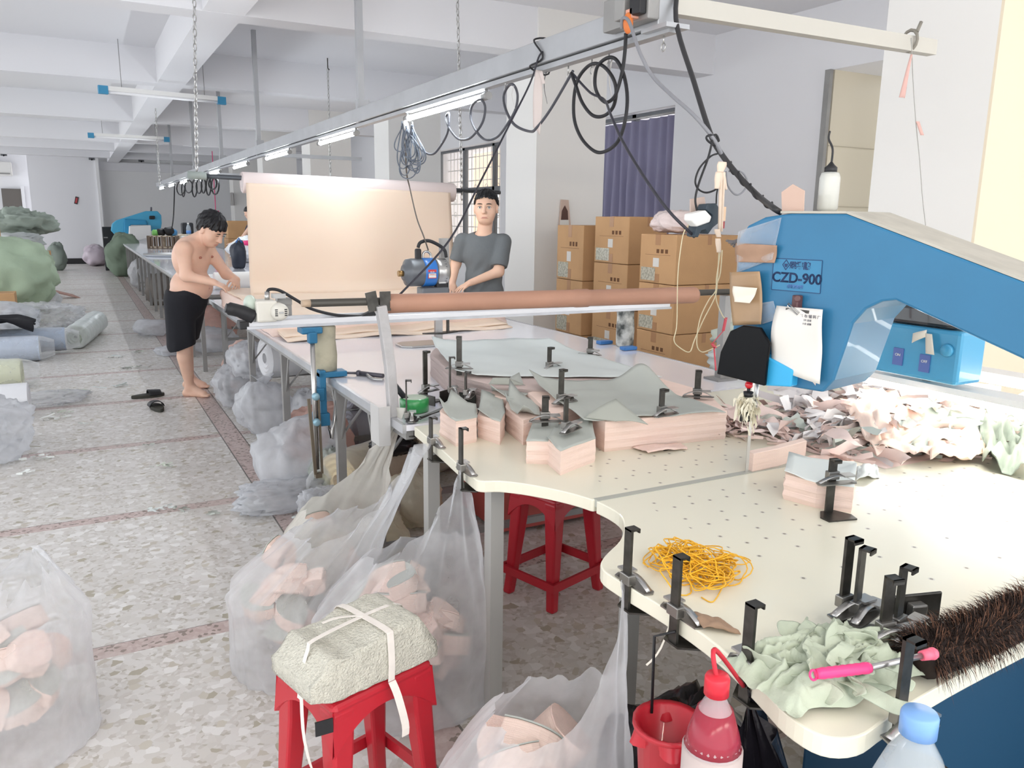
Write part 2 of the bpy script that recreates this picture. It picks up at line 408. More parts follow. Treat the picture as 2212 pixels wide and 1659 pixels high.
# windows with black frames and white security grille, a pale orange building outside
FR = mat('dark bronze window frame', '6f7276', .45, .2)
def window(i, y0, y1, z0, z1, ys, zs, grille=True):
    w_ = bpy.data.objects.new(f'window_{i}', None); C.objects.link(w_); w_.location = (RW+.15, (y0+y1)/2, z0); w_['kind'] = 'structure'
    f = MB(); x = RW+.15
    for y in [y0]+ys+[y1]: f.bb((x, y-.04, z0), (x+.07, y+.04, z1))
    for z in [z0]+zs+[z1]: f.bb((x, y0, z-.04), (x+.07, y1, z+.04))
    f.build('window_frame', FR, w_)
    g = MB().bb((x+.03, y0, z0), (x+.036, y1, z1)); gm = mat('window glass', 'f2f6f8', .02, alpha=.06); g.build('window_glass', gm, w_)
    if grille:
        b = MB(); xx = x+.2
        y = y0+.06
        while y < y1:
            b.tube([(xx, y, z0), (xx, y, z1)], .009, 5); y += .16
        z = z0+.12
        while z < z1:
            b.tube([(xx, y0, z), (xx, y1, z)], .009, 5); z += .21
        for k in range(6):
            yc = y0+.3+k*.45
            for zc in (z0+.75, z0+1.0, z0+1.25):
                P = [(xx, yc+.07*math.cos(a)*(1-a/9), zc+.07*math.sin(a)*(1-a/9)) for a in [q*.5 for q in range(15)]]
                b.tube(P, .007, 5)
        b.build('window_grille', WHITE, w_)
window(1, 12.0, 14.9, .85, 2.8, [12.55, 13.75], [2.05, 1.05])
window(2, 16.3, 18.0, 1.0, 2.7, [17.2], [2.1])
window(3, 7.62, 9.6, .9, 2.86, [8.6], [2.2], False)
ext = MB().bb((10.2, 9, -1), (10.4, 34, 7))
eo = ext.build('facade', mat('pale orange rendered facade', 'eecfae', .9)); eo['kind'] = 'structure'; eo.name = 'wall_neighbour'
for k in range(5):
    struct(MB().bb((10.12, 19.2+k*2.2, .9), (10.2, 20.2+k*2.2, 2.3)), f'window_{k+5}', mat('bluish far glass', 'cfd8e0', .3))
# door at the far left
dr = bpy.data.objects.new('door_1', None); C.objects.link(dr); dr.location = (-1.75, 29.2, 0); dr['kind'] = 'structure'
p = at(2, 407, Y=29.2); q = at(45, 407, Y=29.2)
MB().bb((p.x, 29.2, 0), (q.x, 29.26, p.z)).build('door_leaf', mat('dark grey-brown door', '706b66', .6), dr)
MB().bb((q.x-.16, 29.12, 1.28), (q.x-.02, 29.2, 1.32)).build('door_handle', BRIGHT, dr)
MB().bb((q.x, 29.1, 0), (q.x+.08, 29.26, p.z+.08)).build('door_frame', WALL, dr)
struct(MB().bb((-6, 29.3, 0), (-1.1, 29.5, 3.5)), 'wall_door', WALL)
ac = thing('air_conditioner', 'white wall air conditioner high above the dark door', 'air conditioner', at(10, 360, Y=29))
a0 = at(-30, 348, Y=29); a1 = at(27, 380, Y=29)
MB().bb((a0.x, 28.9, a1.z), (a1.x, 29.3, a0.z)).build('housing', WHITE, ac, bevel=.03)
MB().bb((a0.x+.05, 28.885, a1.z+.04), (a1.x-.05, 28.9, a1.z+.08)).build('air_outlet', GREYP, ac)
c = at(165, 433, Y=28.38)
fe = thing('wall_notice', 'small dark red tilted notice on the far wall', 'notice', c)
MB().box(c, (.09, .02, .22), M=Matrix.Rotation(.25, 3, 'Y')).build('board', mat('dark notice', '3a2b2e', .6), fe)
MB().box(c+Vector((0, -.013, 0)), (.05, .01, .16), M=Matrix.Rotation(.25, 3, 'Y')).build('red_panel', RED, fe)
c = at(500, 430, Y=24.18)
sg = top(MB().box(c, (.02, .3, .36)).box((c.x-.012, c.y, c.z), (.006, .26, .32)).build('wall_panel', mat('grey panel', 'a9a6a2', .6)), 'small grey square panel on the far right column', 'panel')
for px, py, Y in ((198, 343, 28.3), (305, 347, 28.3), (8, 334, 28.3)):
    c = at(px, py, Y=Y); l = thing('camera_sensor', {198: 'small dark sensor at the top of the bright pier', 305: 'small dark sensor under the far lintel', 8: 'small dark sensor above the dark door, far left'}[px], 'sensor', c)
    MB().box(c, (.16, .1, .07)).build('housing', FR, l); MB().cyl(c+Vector((0, -.05, -.02)), c+Vector((0, -.08, -.03)), .025).build('lens', BLACK, l); MB().cyl(c+Vector((0, 0, .02)), (c.x, c.y, 3.5), .012, n=6).build('stem', GREYP, l)
# off tubes under the ceiling on the aisle side, blue end caps
def off_tube(px0, py0, px1, py1, z, label):
    a, b = at(px0, py0, Z=z), at(px1, py1, Z=z); t = thing('fluorescent_tube_lamp', label, 'lamp', (a+b)/2, 'unlit tube lamps under the ceiling')
    d = (b-a).normalized()
    MB().bar(a, b, .045, .05).build('batten', WHITE, t)
    MB().cyl(a+Vector((0, 0, -.04)), b+Vector((0, 0, -.04)), .017).build('glass_tube', mat('unlit tube glass', 'f4f4f6', .2), t)
    for p in (a, b): MB().bar(p-d*.05-Vector((0, 0, .02)), p+d*.05-Vector((0, 0, .02)), .06, .09).build('end_cap', mat('blue lamp cap', '3d8fb8', .4), t)
    for s_ in (.15, .85):
        p = a.lerp(b, s_); MB().tube([p, (p.x, p.y, 3.5)], .004, 5).build('hanger', GREYP, t)
off_tube(222, 190, 478, 214, 2.95, 'unlit white tube lamp with blue caps, nearer of the two')
off_tube(196, 290, 360, 299, 2.95, 'unlit white tube lamp with blue caps, farther of the two')
# chains hanging from the ceiling
def chain(name_label, a, b, n=None):
    a, b = Vector(a), Vector(b); L = (a-b).length; n = n or int(L/.05); t = thing('hanging_chain', name_label, 'chain', b, 'steel chains holding the roll bar and the trunking')
    m = MB(); s = L/n*.5
    for i in range(n):
        c = a.lerp(b, (i+.5)/n); ang = (i % 2)*math.pi/2+.4
        P = [c+Vector((math.cos(ang)*math.cos(q)*s*.5, math.sin(ang)*math.cos(q)*s*.5, math.sin(q)*s*1.15)) for q in [k*math.pi/4 for k in range(8)]]
        m.tube(P, .0045, 5, closed=True)
    m.build('links', BRIGHT, t); MB().tube([a+Vector((0, 0, .12)), a, a+Vector((.02, 0, -.02))], .007, 6).build('ceiling_hook', STEEL, t)
RY = 6.6
def Yat(px, py, Y=RY): return at(px, py, Y=Y)
CH = [(Yat(427, 42), Yat(425, 384), 'long steel chain holding the left end of the roll bar'), (Yat(988, 125), Yat(998, 432), 'long steel chain holding the right end of the roll bar'),
      (at(335, 212, Y=13.6), at(345, 400, Y=13.6), 'thin steel chain farther back, left of the trunking'), (at(711, 240, Y=10.5), at(714, 380, Y=10.5), 'thin steel chain behind the top of the fabric roll')]
for a, b, l in CH:
    a = Vector((a.x, a.y, 3.38)); chain(l, a, b)
# overhead lighting trunk and its drop poles
TX = 1.85
tr = thing('cable_trunking', 'long grey overhead trunking running the length of the tables', 'trunking', (TX, 2.3, 2.18))
TRM = mat('galvanised trunking', 'b4b6b9', .42, .45, vary=.08, vscale=6)
MB().bb((TX-.04, 2.34, 2.205), (TX+.04, 22, 2.30)).build('trunk_body', TRM, tr, bevel=.004)
MB().bb((TX-.022, 2.3, 2.178), (TX+.022, 22, 2.199)).build('cable_rail', TRM, tr)
MB().bb((TX-.05, 2.28, 2.19), (TX+.05, 2.42, 2.205)).build('end_plate', TRM, tr)
for i, y in enumerate((5.75, 9.4, 12.0, 14.9, 18.5, 21.5)):
    m = MB().bar((TX, y, 2.30), (TX, y, 3.5), .045, .045).bb((TX-.03, y-.03, 2.2), (TX+.05, y+.03, 2.36)); m.build('drop_pole', TRM, tr)
m = MB().bar((TX+.04, 2.36, 2.28), (3.3, 2.36, 2.29), .045, .06); m.build('cross_pipe', mat('painted cross pipe', 'c2bfb6', .5, .2), tr)
MB().bar((TX, 2.38, 2.3), (TX, 2.38, 3.5), .05, .05).build('drop_pole', TRM, tr)
for y in (9.5, 14.5): MB().bar((TX, y, 2.22), (TX+1.2, y, 2.22), .03, .04).build('side_arm', TRM, tr)
WARM = mat('warm fill tube', 'fff4e6', .3, emit=TUBE_E*1.15)
for i, (x, yy) in enumerate(((-1.2, -1.0), (.4, -1.0), (2.0, -1.0), (5.7, .3))):   # unseen tubes added to brighten the right wall and viewer-facing surfaces
    t = thing('fluorescent_tube_lamp', ['added unseen tube lamp behind the viewer, left', 'added unseen tube lamp behind the viewer, middle', 'added unseen tube lamp behind the viewer, right', 'added unseen tube lamp in the bay right of the viewer'][i], 'lamp', (x, yy, 2.5), 'added unseen fill tube lamps')
    MB().cyl((x-.55, yy, 2.5), (x+.55, yy, 2.5), .018, n=10).build('glass_tube', WARM, t)
    MB().bb((x-.6, yy-.03, 2.53), (x+.6, yy+.03, 2.57)).build('batten', WHITE, t)
    for d_ in (-.5, .5): MB().cyl((x+d_, yy, 2.57), (x+d_, yy, 3.5), .005, n=5).build('hanger', GREYP, t)
GLOW = mat('lit tube', 'f3faff', .3, emit=TUBE_E)
lamps = [(3.74, 4.83), (5.87, 6.88), (7.97, 9.05), (10.11, 11.07), (12.2, 13.2), (13.86, 14.9), (16.0, 17.1), (18.2, 19.3), (20.4, 21.5)]
for i, (y0, y1) in enumerate(lamps):
    t = thing('fluorescent_tube_lamp', ['nearest glowing tube lamp under the trunking, above the hanging cable coil', 'second glowing tube lamp from the front under the trunking', 'third glowing tube lamp from the front under the trunking', 'fourth glowing tube lamp from the front under the trunking', 'fifth glowing tube lamp from the front under the trunking'][i] if i < 5 else ['sixth glowing tube lamp from the front, small and far under the trunking', 'third from last small glowing tube lamp at the far end of the trunking', 'second from last small glowing tube lamp at the far end of the trunking', 'last and smallest glowing tube lamp at the far end of the trunking'][i-5], 'lamp', (TX, (y0+y1)/2, 2.13), 'lit tube lamps under the trunking')
    MB().cyl((TX, y0+.03, 2.145), (TX, y1-.03, 2.145), .015, n=10).build('glass_tube', GLOW, t)
    for y in (y0, y1): MB().cyl((TX, y-.03, 2.145), (TX, y+.03, 2.145), .019, n=10).cyl((TX, y, 2.15), (TX, y, 2.18), .008, n=6).build('end_cap', GREYP, t)
# sockets, switch boxes on the near end
sb = thing('socket_box', 'grey metal switch box on the near end of the trunking', 'switch box', (TX-.05, 2.42, 2.2))
MB().bb((TX-.09, 2.33, 2.22), (TX-.041, 2.60, 2.33)).build('housing', GREYP, sb, bevel=.005)
MB().bb((TX-.12, 2.34, 2.235), (TX-.09, 2.40, 2.31)).build('breaker_switch', BLACK, sb, bevel=.005)
MB().bb((TX-.12, 2.43, 2.235), (TX-.09, 2.49, 2.31)).build('breaker_switch', GREYP, sb, bevel=.005)
pl = thing('power_plug', 'orange plug in the switch box near the top edge', 'plug', at(1357, 55, X=TX-.12))
c = at(1357, 50, X=TX-.12); MB().sphere(c, .022, 8, (.8, .8, 1.6)).build('plug_body', mat('orange plastic', 'd97a3f', .5), pl); MB().box(c+Vector((.015, 0, .03)), (.03, .035, .03)).build('plug_face', mat('pale pink plug face', 'd8a08a', .5), pl)
# ---------------------------------------------------------------- cutting tables
TT = .82
GLOSS = mat('glossy white tabletop', 'e9e9f0', .12, coat=.3, vary=.03, vscale=1.5)
def cutting_table(y0, y1, ys, label, frame=True):
    t = thing('cutting_table', label, 'table', (1.86, (y0+y1)/2, 0), 'long cutting tables')
    MB().bb((.98, y0, TT-.022), (2.75, y1, TT)).build('tabletop', GLOSS, t)
    MB().bb((.965, y0, TT-.03), (.98, y1, TT+.002)).bb((2.75, y0, TT-.03), (2.765, y1, TT+.002)).build('edge_strip', ALU, t)
    for x in (1.0, 2.72): MB().bb((x-.015, y0+.02, TT-.06), (x+.015, y1-.02, TT-.022)).build('side_rail', GREYP, t)
    for y in ys:
        for x in (1.02, 2.68):
            s = 1 if x < 2 else -1
            m = MB().bb((x-.02, y-.02, 0), (x+.02, y+.02, TT-.03))
            if frame: m.bar((x+.0*s, y-.14, TT-.03), (x, y-.01, TT-.30), .006, .02).bar((x, y+.14, TT-.03), (x, y+.01, TT-.30), .006, .02).bar((x+.22*s, y, TT-.03), (x, y, TT-.3), .02, .006)
            m.build('leg', GREYP, t)
        MB().bb((1.02, y-.012, .16), (2.68, y+.012, .19)).build('stretcher', GREYP, t)
    return t
cutting_table(2.61, 7.4, (3.05, 3.6, 4.75, 5.8, 7.0), 'glossy white cutting table the fabric roll stands over')
cutting_table(8.1, 26.6, [8.4+.95*k for k in range(20)], 'long far white cutting table running back to the blue machine', False)
# ---------------------------------------------------------------- perforated table of the band knife machine
PERF = mat('cream laminate table', 'e4e0cd', .3, coat=.15, vary=.03, vscale=2)
def perf():
    m = PERF; N, L = nodes(m); b = N['Principled BSDF']; geo = N.new('ShaderNodeNewGeometry'); s = N.new('ShaderNodeSeparateXYZ'); L.new(geo.outputs['Position'], s.inputs[0])
    X, Y, Z = s.outputs
    def fr(v, o, sp): return math_node(m, 'MULTIPLY', math_node(m, 'SUBTRACT', math_node(m, 'FRACT', math_node(m, 'MULTIPLY', math_node(m, 'SUBTRACT', v, o-sp/2+sp*20), 1/sp)), .5), sp)
    def dist(ox, sx_, oy, sy_):
        a, c = fr(X, ox, sx_), fr(Y, oy, sy_)
        return math_node(m, 'SQRT', math_node(m, 'ADD', math_node(m, 'MULTIPLY', a, a), math_node(m, 'MULTIPLY', c, c)))
    g1 = dist(1.28, .12, .95, .125); g2 = dist(1.31, .06, 1.268, .13)
    g2 = math_node(m, 'ADD', g2, math_node(m, 'MULTIPLY', math_node(m, 'LESS_THAN', Y, 1.23), 1))
    d = math_node(m, 'MINIMUM', g1, g2)
    reg = math_node(m, 'MULTIPLY', math_node(m, 'GREATER_THAN', X, 1.25), math_node(m, 'MULTIPLY', math_node(m, 'LESS_THAN', Y, 2.12), math_node(m, 'GREATER_THAN', Y, .9)))
    ring = math_node(m, 'MULTIPLY', reg, math_node(m, 'LESS_THAN', d, .0068)); hole = math_node(m, 'MULTIPLY', reg, math_node(m, 'LESS_THAN', d, .0038))
    src = b.inputs['Base Color'].links[0].from_socket
    c = mix_col(m, ring, src, lin('d2cdc0')); c = mix_col(m, hole, c, lin('857d6d')); L.new(c, b.inputs['Base Color'])
perf()
PT = thing('machine_table', 'cream perforated worktable with a curved cutout in front of the blue band knife machine', 'table', (2.2, 1.6, 0))
out = [(3.4, 2.585), (1.0, 2.585), (.975, 2.3), (.945, 2.0), (.95, 1.94), (1.0, 1.915), (1.06, 1.85), (1.12, 1.75), (1.152, 1.65), (1.15, 1.55), (1.11, 1.475), (1.05, 1.41), (.97, 1.355), (.93, 1.31), (.925, 1.24), (.935, 1.1), (.93, .95), (.905, .83), (.885, .75), (.893, .69), (.94, .665), (1.02, .675), (1.2, .695), (1.43, .71), (3.4, .74)]
sm = [out[0], out[1]]+[(p.x, p.y) for p in cat_rom([(a, b, 0) for a, b in out[1:-1]], 4)][1:]+[out[-1]]
far = [p for p in sm if p[1] > 1.672]; near = [p for p in sm if p[1] < 1.655]
far = far+[(1.152, 1.668), (3.4, 1.668)]; near = [(3.4, 1.656), (1.152, 1.656)]+near
MB().prism(far[::-1], TT-.035, TT).build('far_top_panel', PERF, PT, bevel=.003)
MB().prism(near[::-1], TT-.035, TT).build('near_top_panel', PERF, PT, bevel=.003)
sl = MB().bb((1.155, 1.650, TT-.02), (3.4, 1.674, TT+.0015)); sl.build('joint_strip', mat('grey joint strip', 'b9bbb2', .4, .3), PT)
for x, y in ((1.03, 2.5), (1.05, 2.05), (1.35, 1.75), (3.3, 2.5)):
    MB().bb((x-.022, y-.022, 0), (x+.022, y+.022, TT-.035)).build('leg', mat('pale grey steel leg', 'b5b4b0', .5, .2), PT)
MB().bb((1.03, 2.2, TT-.07), (3.3, 2.24, TT-.035)).bb((1.4, 1.7, TT-.07), (3.3, 1.74, TT-.035)).build('frame_rail', GREYP, PT)
# ---------------------------------------------------------------- blue band knife machine
P0 = Vector((1.62, 1.66, 0)); D = Vector((.2, -.98, 0)).normalized(); NN = Vector((.98, .2, 0)).normalized()
MM = Matrix((D, Vector((0, 0, 1)), NN)).transposed()      # (along arm, up, depth)
def on_face(px, py, off=0):
    d = FW*F + RT*(px-1106) - UP*(py-829.5); q = P0+NN*off; o = Vector((0, 0, H)); t = (q-o).dot(NN)/d.dot(NN); return o+d*t
def fc(px, py, off=0):
    p = on_face(px, py, off); return ((p-P0-NN*off).dot(D), p.z)
BM = thing('band_knife_machine', 'large blue band knife cutting machine lettered CZD-900 arching over the cream table', 'machine', (1.7, 1.3, 0))
prof = [(-.02, 1.135), (-.022, 1.3), (-.022, 1.502), (.004, 1.54), (.055, 1.563), (.13, 1.573), (.283, 1.573), (.693, 1.433), (1.3, 1.22), (1.34, .35), (1.1, .35), (1.05, .98), (.98, 1.10), (.88, 1.19), (.714, 1.268), (.427, 1.371), (.395, 1.365), (.357, 1.343), (.328, 1.304), (.314, 1.243), (.292, 1.154), (.265, 1.118), (.163, 1.116)]
MB().prism(prof, 0, .23, MM, P0).build('arm_casting', MBLUE, BM, bevel=.006)
DUST = mat('dusty grey top cover', 'bdb9ae', .85, vary=.15, vscale=9)
tp = MB()
for (a, b) in (((.10, 1.576), (.283, 1.576)), ((.283, 1.576), (.693, 1.436)), ((.693, 1.436), (1.28, 1.232))):
    A = P0+MM@Vector((a[0], a[1], .115)); B = P0+MM@Vector((b[0], b[1], .115)); tp.bar(A, B, .226, .006, up=(0, 0, 1))
tp.build('top_cover_strip', DUST, BM)
tp = MB()
for s_ in (.36, .86): tp.box(P0+MM@Vector((s_, 1.555-(s_-.283)*.342, .115)), (.02, .24, .012), M=Matrix.Rotation(0, 3, 'Z')@MM)
MB().bb((1.235, .75, 0), (2.5, 1.0, .76)).build('base_cabinet', mat('shade-darkened cabinet blue', '143a54', .5), BM, bevel=.01)  # shade under the tabletop is worked into this darker blue
MB().bb((1.72, -.2, 0), (2.25, .70, .5)).build('column_foot', MBLUE, BM, bevel=.01)
INK = mat('dark blue ink', '1b3560', .5); LBL = mat('label panel blue', '337ca4', .35)
def fo(px, py, off=-.001): p = on_face(px, py, off); return p
TMX = Matrix((D, Vector((0, 0, 1)), -NN)).transposed()
q = [fc(1672, 558), fc(1777, 563), fc(1772, 634), fc(1667, 625)]
LPL = MB().prism(q[::-1], -.0012, 0, MM, P0).build('label_plate', LBL, BM)
def textface(s, px, py, size, name, m, tilt=0): return text_mesh(s, size, TMX@Matrix.Rotation(tilt, 3, 'Z'), fo(px, py, -.0016), name, m, LPL, extrude=.0003, offs=.0009)
q = [fc(1672, 558), fc(1777, 563), fc(1772, 634), fc(1667, 625)]

fr_ = MB()
for a, b in zip(q, q[1:]+q[:1]): fr_.bar(P0+MM@Vector((a[0], a[1], -.0014)), P0+MM@Vector((b[0], b[1], -.0014)), .0015, .0006, up=NN)
fr_.build('label_border', INK, LPL)
tm = textface('CZD-900', 1720, 602, .0365, 'model_lettering', INK); tm.modifiers.new('s', 'SOLIDIFY').thickness = .0006
tm = textface('靈準牌', 1728, 575, .02, 'maker_lettering', INK)
textface('裁断机系列', 1717, 620, .009, 'small_lettering', mat('pale violet ink', '4a6fa6', .5))
e = on_face(1698, 572, -.0015); em = MB()
dia = [(0, .013), (.010, 0), (0, -.013), (-.010, 0)]
for a, b in zip(dia, dia[1:]+dia[:1]): em.bar(e+D*a[0]+Vector((0, 0, a[1])), e+D*b[0]+Vector((0, 0, b[1])), .0022, .0006, up=NN)
em.prism([(-.005, .003), (.005, .003), (.004, -.003), (0, -.007), (-.004, -.003)][::-1], -.0005, .0003, MM, e); em.build('diamond_emblem', INK, LPL)
# black faceted guard, bright lower guard, sensor face
og = [(1577, 715), (1605, 703), (1642, 708), (1662, 742), (1657, 775), (1651, 834), (1548, 808), (1556, 760)]
MB().prism([fc(x, y, -.05) for x, y in og][::-1], 0, .012, MM, P0-NN*.05).build('black_guard', mat('glossy black guard', '08090c', .28, ior=1.25), BM, bevel=.003)
MB().prism([fc(x, y, -.03) for x, y in ((1640, 762), (1712, 800), (1708, 836), (1650, 833))][::-1], 0, .05, MM, P0-NN*.03).build('lower_guard', mat('bright blue guard', '38a8dc', .4), BM, bevel=.004)
g = MB(); rf = [(1575, 760, 1600, 772), (1600, 750, 1622, 760), (1590, 790, 1612, 800)]
# knife, guide post, red knob
kx, ky = 1.69, 1.665
MB().box((kx+.006, ky, (1.12+TT)/2), (.012, .0012, 1.12-TT)).build('band_knife', BRIGHT, BM)
kb = at(1618, 831, Y=1.62); MB().tube([(kx, ky-.02, TT+.16), (kx, ky-.02, 1.14)], .006, 8).build('guide_post', BRIGHT, BM)
MB().sphere(kb, .0115, 10).build('red_knob', mat('glossy red ball', 'd2202c', .15, coat=.5), BM)
MB().cyl(kb-Vector((0, 0, .02)), kb-Vector((0, 0, .034)), .014, n=8).cyl(kb-Vector((0, 0, .008)), kb-Vector((0, 0, .024)), .005).build('knob_collar', BLACK, BM)
MB().box(kb+Vector((.004, .01, -.095)), (.026, .02, .03)).build('guide_clamp', BLACK, BM, bevel=.003)
rg = MB()    # frayed cream rags tied on the knife guide
for i in range(80):
    a = random.uniform(0, 6.28); rr = random.uniform(.012, .05); z0 = kb.z-.05-random.uniform(0, .05)
    sx = .06 if math.cos(a) > 0 else .035
    b = Vector((kb.x+math.cos(a)*sx*random.uniform(.4, 1.1), kb.y+.01+math.sin(a)*.02, z0-random.uniform(-.01, .03)-(.03 if math.cos(a) > .2 and i % 3 == 0 else 0)))
    w_ = random.uniform(.009, .02); A = kb+Vector((random.uniform(-.012, .016), .008, -.04-random.uniform(0, .05)))
    mid = A.lerp(b, .6)+Vector((0, random.uniform(-.012, .012), .018)); P = cat_rom([A, mid, b], 4)
    rg.grid(lambda u, v, P=P, w_=w_, a=a: P[int(round(u*(len(P)-1)))]+Vector((0, math.sin(a+u*3)*.6, math.cos(a+u*3)))*w_*(v-.5), len(P)-1, 2)
top(rg.build('rag', mat('cream rag cotton', 'ece5cf', .9, vary=.15, vscale=40)), 'frayed cream cotton rag tied below the red ball on the knife guide', 'rag')
# motor / switch box behind the arm
SB = thing('blower_box', 'light blue switch box with round buttons hanging behind the machine arm above the lamp', 'machine box', (2.42, 1.6, 1.07))
bx = [(2.3, 1.76), (2.3, 1.44), (2.62, 1.44), (2.62, 1.76)]
LB = mat('light blue enamel', '4a9fc8', .35, coat=.2)
MB().bb((2.3, 1.44, 1.07), (2.43, 1.755, 1.235)).build('housing', LB, SB, bevel=.012)
MB().bb((2.305, 1.46, 1.238), (2.42, 1.73, 1.30)).build('smoked_lid', mat('smoked black lid', '34383c', .12, coat=.5), SB, bevel=.012)
for px, py in ((1899, 733), (2046, 757)):
    c = at(px, py, X=2.298); MB().lathe([(.001, -.012), (.014, -.012), (.019, -.006), (.021, 0)], c, 20, M=Matrix.Rotation(math.pi/2, 3, 'Y')).build('round_button', LB, SB)
for px, py, s_ in ((1940, 770, 'ON'), (1997, 785, 'OFF')):
    c = at(px, py, X=2.2975); sw_ = MB().box(c, (.004, .035, .055)).build('switch', mat('violet switch', '5a6fae', .4), SB)
    text_mesh(s_, .012, Matrix(((0, -1, 0), (0, 0, 1), (-1, 0, 0))).transposed(), c+Vector((-.003, 0, .006)), 'switch_lettering', WHITE, sw_)
MB().tube([(2.37, 1.62, 1.29), (2.37, 1.62, 1.34), (2.2, 1.6, 1.42), (1.90, 1.5, 1.42)], .02, 10).build('mounting_arm', MBLUE, SB)
bow = MB()
c = at(2003, 720, X=2.285)
for s_, l in ((1, .05), (-1, .06)): bow.grid(lambda u, v: c+Vector((-.004-.006*math.sin(u*3), s_*(.045*u*(1 if s_ > 0 else .35)), -.035*u*(.6 if s_ > 0 else 1.9)+(.5-v)*.022*(1+u*.4)*(1 if s_ > 0 else .3)+.0)) if s_ > 0 else c+Vector((-.004, -.008-.012*u+(v-.5)*.022*(1+.3*u), -.062*u)), 5, 3, .001)
top(bow.build('cloth_bow', CREAM), 'cream cloth strip knotted on the light blue switch box', 'cloth strip')
LP = thing('work_lamp', 'glowing white tube lamp under the light blue switch box', 'lamp', (2.5, 1.6, 1.04))
MB().bb((2.36, .9, 1.03), (2.46, 1.9, 1.05)).build('lamp_housing', WHITE, LP)
MB().cyl((2.41, .92, 1.015), (2.41, 1.88, 1.015), .016, n=12).build('glass_tube', mat('lit work tube', 'fffdf6', .3, emit=LED_E), LP)
MB().bar((2.41, 1.6, 1.05), (2.41, 1.6, 1.08), .03, .03).build('lamp_bracket', GREYP, LP)
LP2 = thing('work_lamp', 'glowing white tube lamp low at the right edge behind the machine arm', 'lamp', (2.75, 1.5, 1.0))
MB().bb((2.74, 1.0, 1.035), (2.84, 1.95, 1.05)).build('lamp_housing', WHITE, LP2)
MB().cyl((2.79, 1.02, 1.02), (2.79, 1.93, 1.02), .016, n=12).build('glass_tube', MATS['lit work tube'], LP2)
for y in (1.1, 1.85): MB().bb((2.78, y, TT), (2.80, y+.02, 1.035)).build('lamp_post', GREYP, LP2)
# things stuck on the machine
def sheet_on(name, pts, off, m, label, cat, wav=.004, parent=None, thick=.0012, nu=10, nv=12):
    q = [on_face(x, y, off) for x, y in pts]   # tl tr br bl
    def fn(u, v):
        a = q[0].lerp(q[1], u); b = q[3].lerp(q[2], u); p = a.lerp(b, v)
        return p-NN*(wav*(1+nz(p, 9)*2+math.sin(v*5+u*2)*.6))
    o = MB().grid(fn, nu, nv, thick).build(name, m, parent)
    return top(o, label, cat) if parent is None else o
PAPER = mat('white paper', 'dfdcd6', .7)
pp = thing('delivery_note', 'white printed delivery note clipped on the machine beside the black guard', 'paper', on_face(1730, 740, -.02))
sheet_on('paper_sheet', [(1680, 660), (1783, 668), (1775, 829), (1670, 793)], -.012, PAPER, None, None, .008, pp)
sheet_on('under_sheet', [(1688, 668), (1779, 672), (1765, 832), (1740, 800)], -.008, mat('pale pink paper', 'e3d6d2', .7), None, None, .005, pp)
TX_ = mat('grey print', '7d7b80', .7)
for s_, px, py, sz in (('某 通 面料 布 辅 料 厂', 1737, 683, .0095), ('订货单 布匹 辅料 送货', 1730, 691, .006), ('规格 数量 单价 金额', 1732, 699, .006)):
    text_mesh(s_, sz, TMX, on_face(px, py, -.027), 'print_line', TX_, pp)
cl = MB().tube([on_face(1703, 655, -.03), on_face(1726, 676, -.03), on_face(1722, 680, -.03), on_face(1701, 661, -.03)], .0018, 6, closed=True); cl.build('paper_clip', BRIGHT, pp)
MB().bar(on_face(1700, 668, -.02), on_face(1750, 674, -.02), .012, .008).build('spring_clip', STEEL, pp)
hk = top(MB().box(on_face(1722, 652, -.012), (.02, .02, .035)).cyl(on_face(1722, 645, -.01), on_face(1722, 645, -.028), .009).build('magnet_hook', mat('brown magnet', '5d3f40', .4), bevel=.003), 'dark brown magnet hook holding the paper clip', 'hook')
sheet_on('tape_patch', [(1592, 525), (1684, 530), (1676, 568), (1588, 566)], -.004, mat('brown cloth tape', 'ab8a73', .7, vary=.12, vscale=20), 'torn brown tape patch high on the blue machine head', 'tape', .005)
sheet_on('cardboard_pocket', [(1577, 588), (1643, 586), (1648, 700), (1585, 703)], -.02, mat('taped brown cardboard', 'a48767', .35, vary=.15, vscale=8), 'brown taped cardboard pocket on the left side of the blue machine head', 'cardboard', .004)
sheet_on('cloth_scrap', [(1585, 618), (1637, 622), (1622, 655), (1588, 652)], -.04, CREAM, 'cream cloth scrap tucked in the cardboard pocket', 'scrap', .006)
sheet_on('film_sheet', [(1598, 500), (1690, 470), (1672, 560), (1590, 590)], -.003, FILMC, 'clear film taped over the top left of the blue machine head', 'plastic film', .005)
sheet_on('film_sheet', [(1643, 655), (1672, 650), (1680, 690), (1648, 700)], -.003, FILMC, 'clear tape corner left of the white delivery note', 'plastic film', .003)
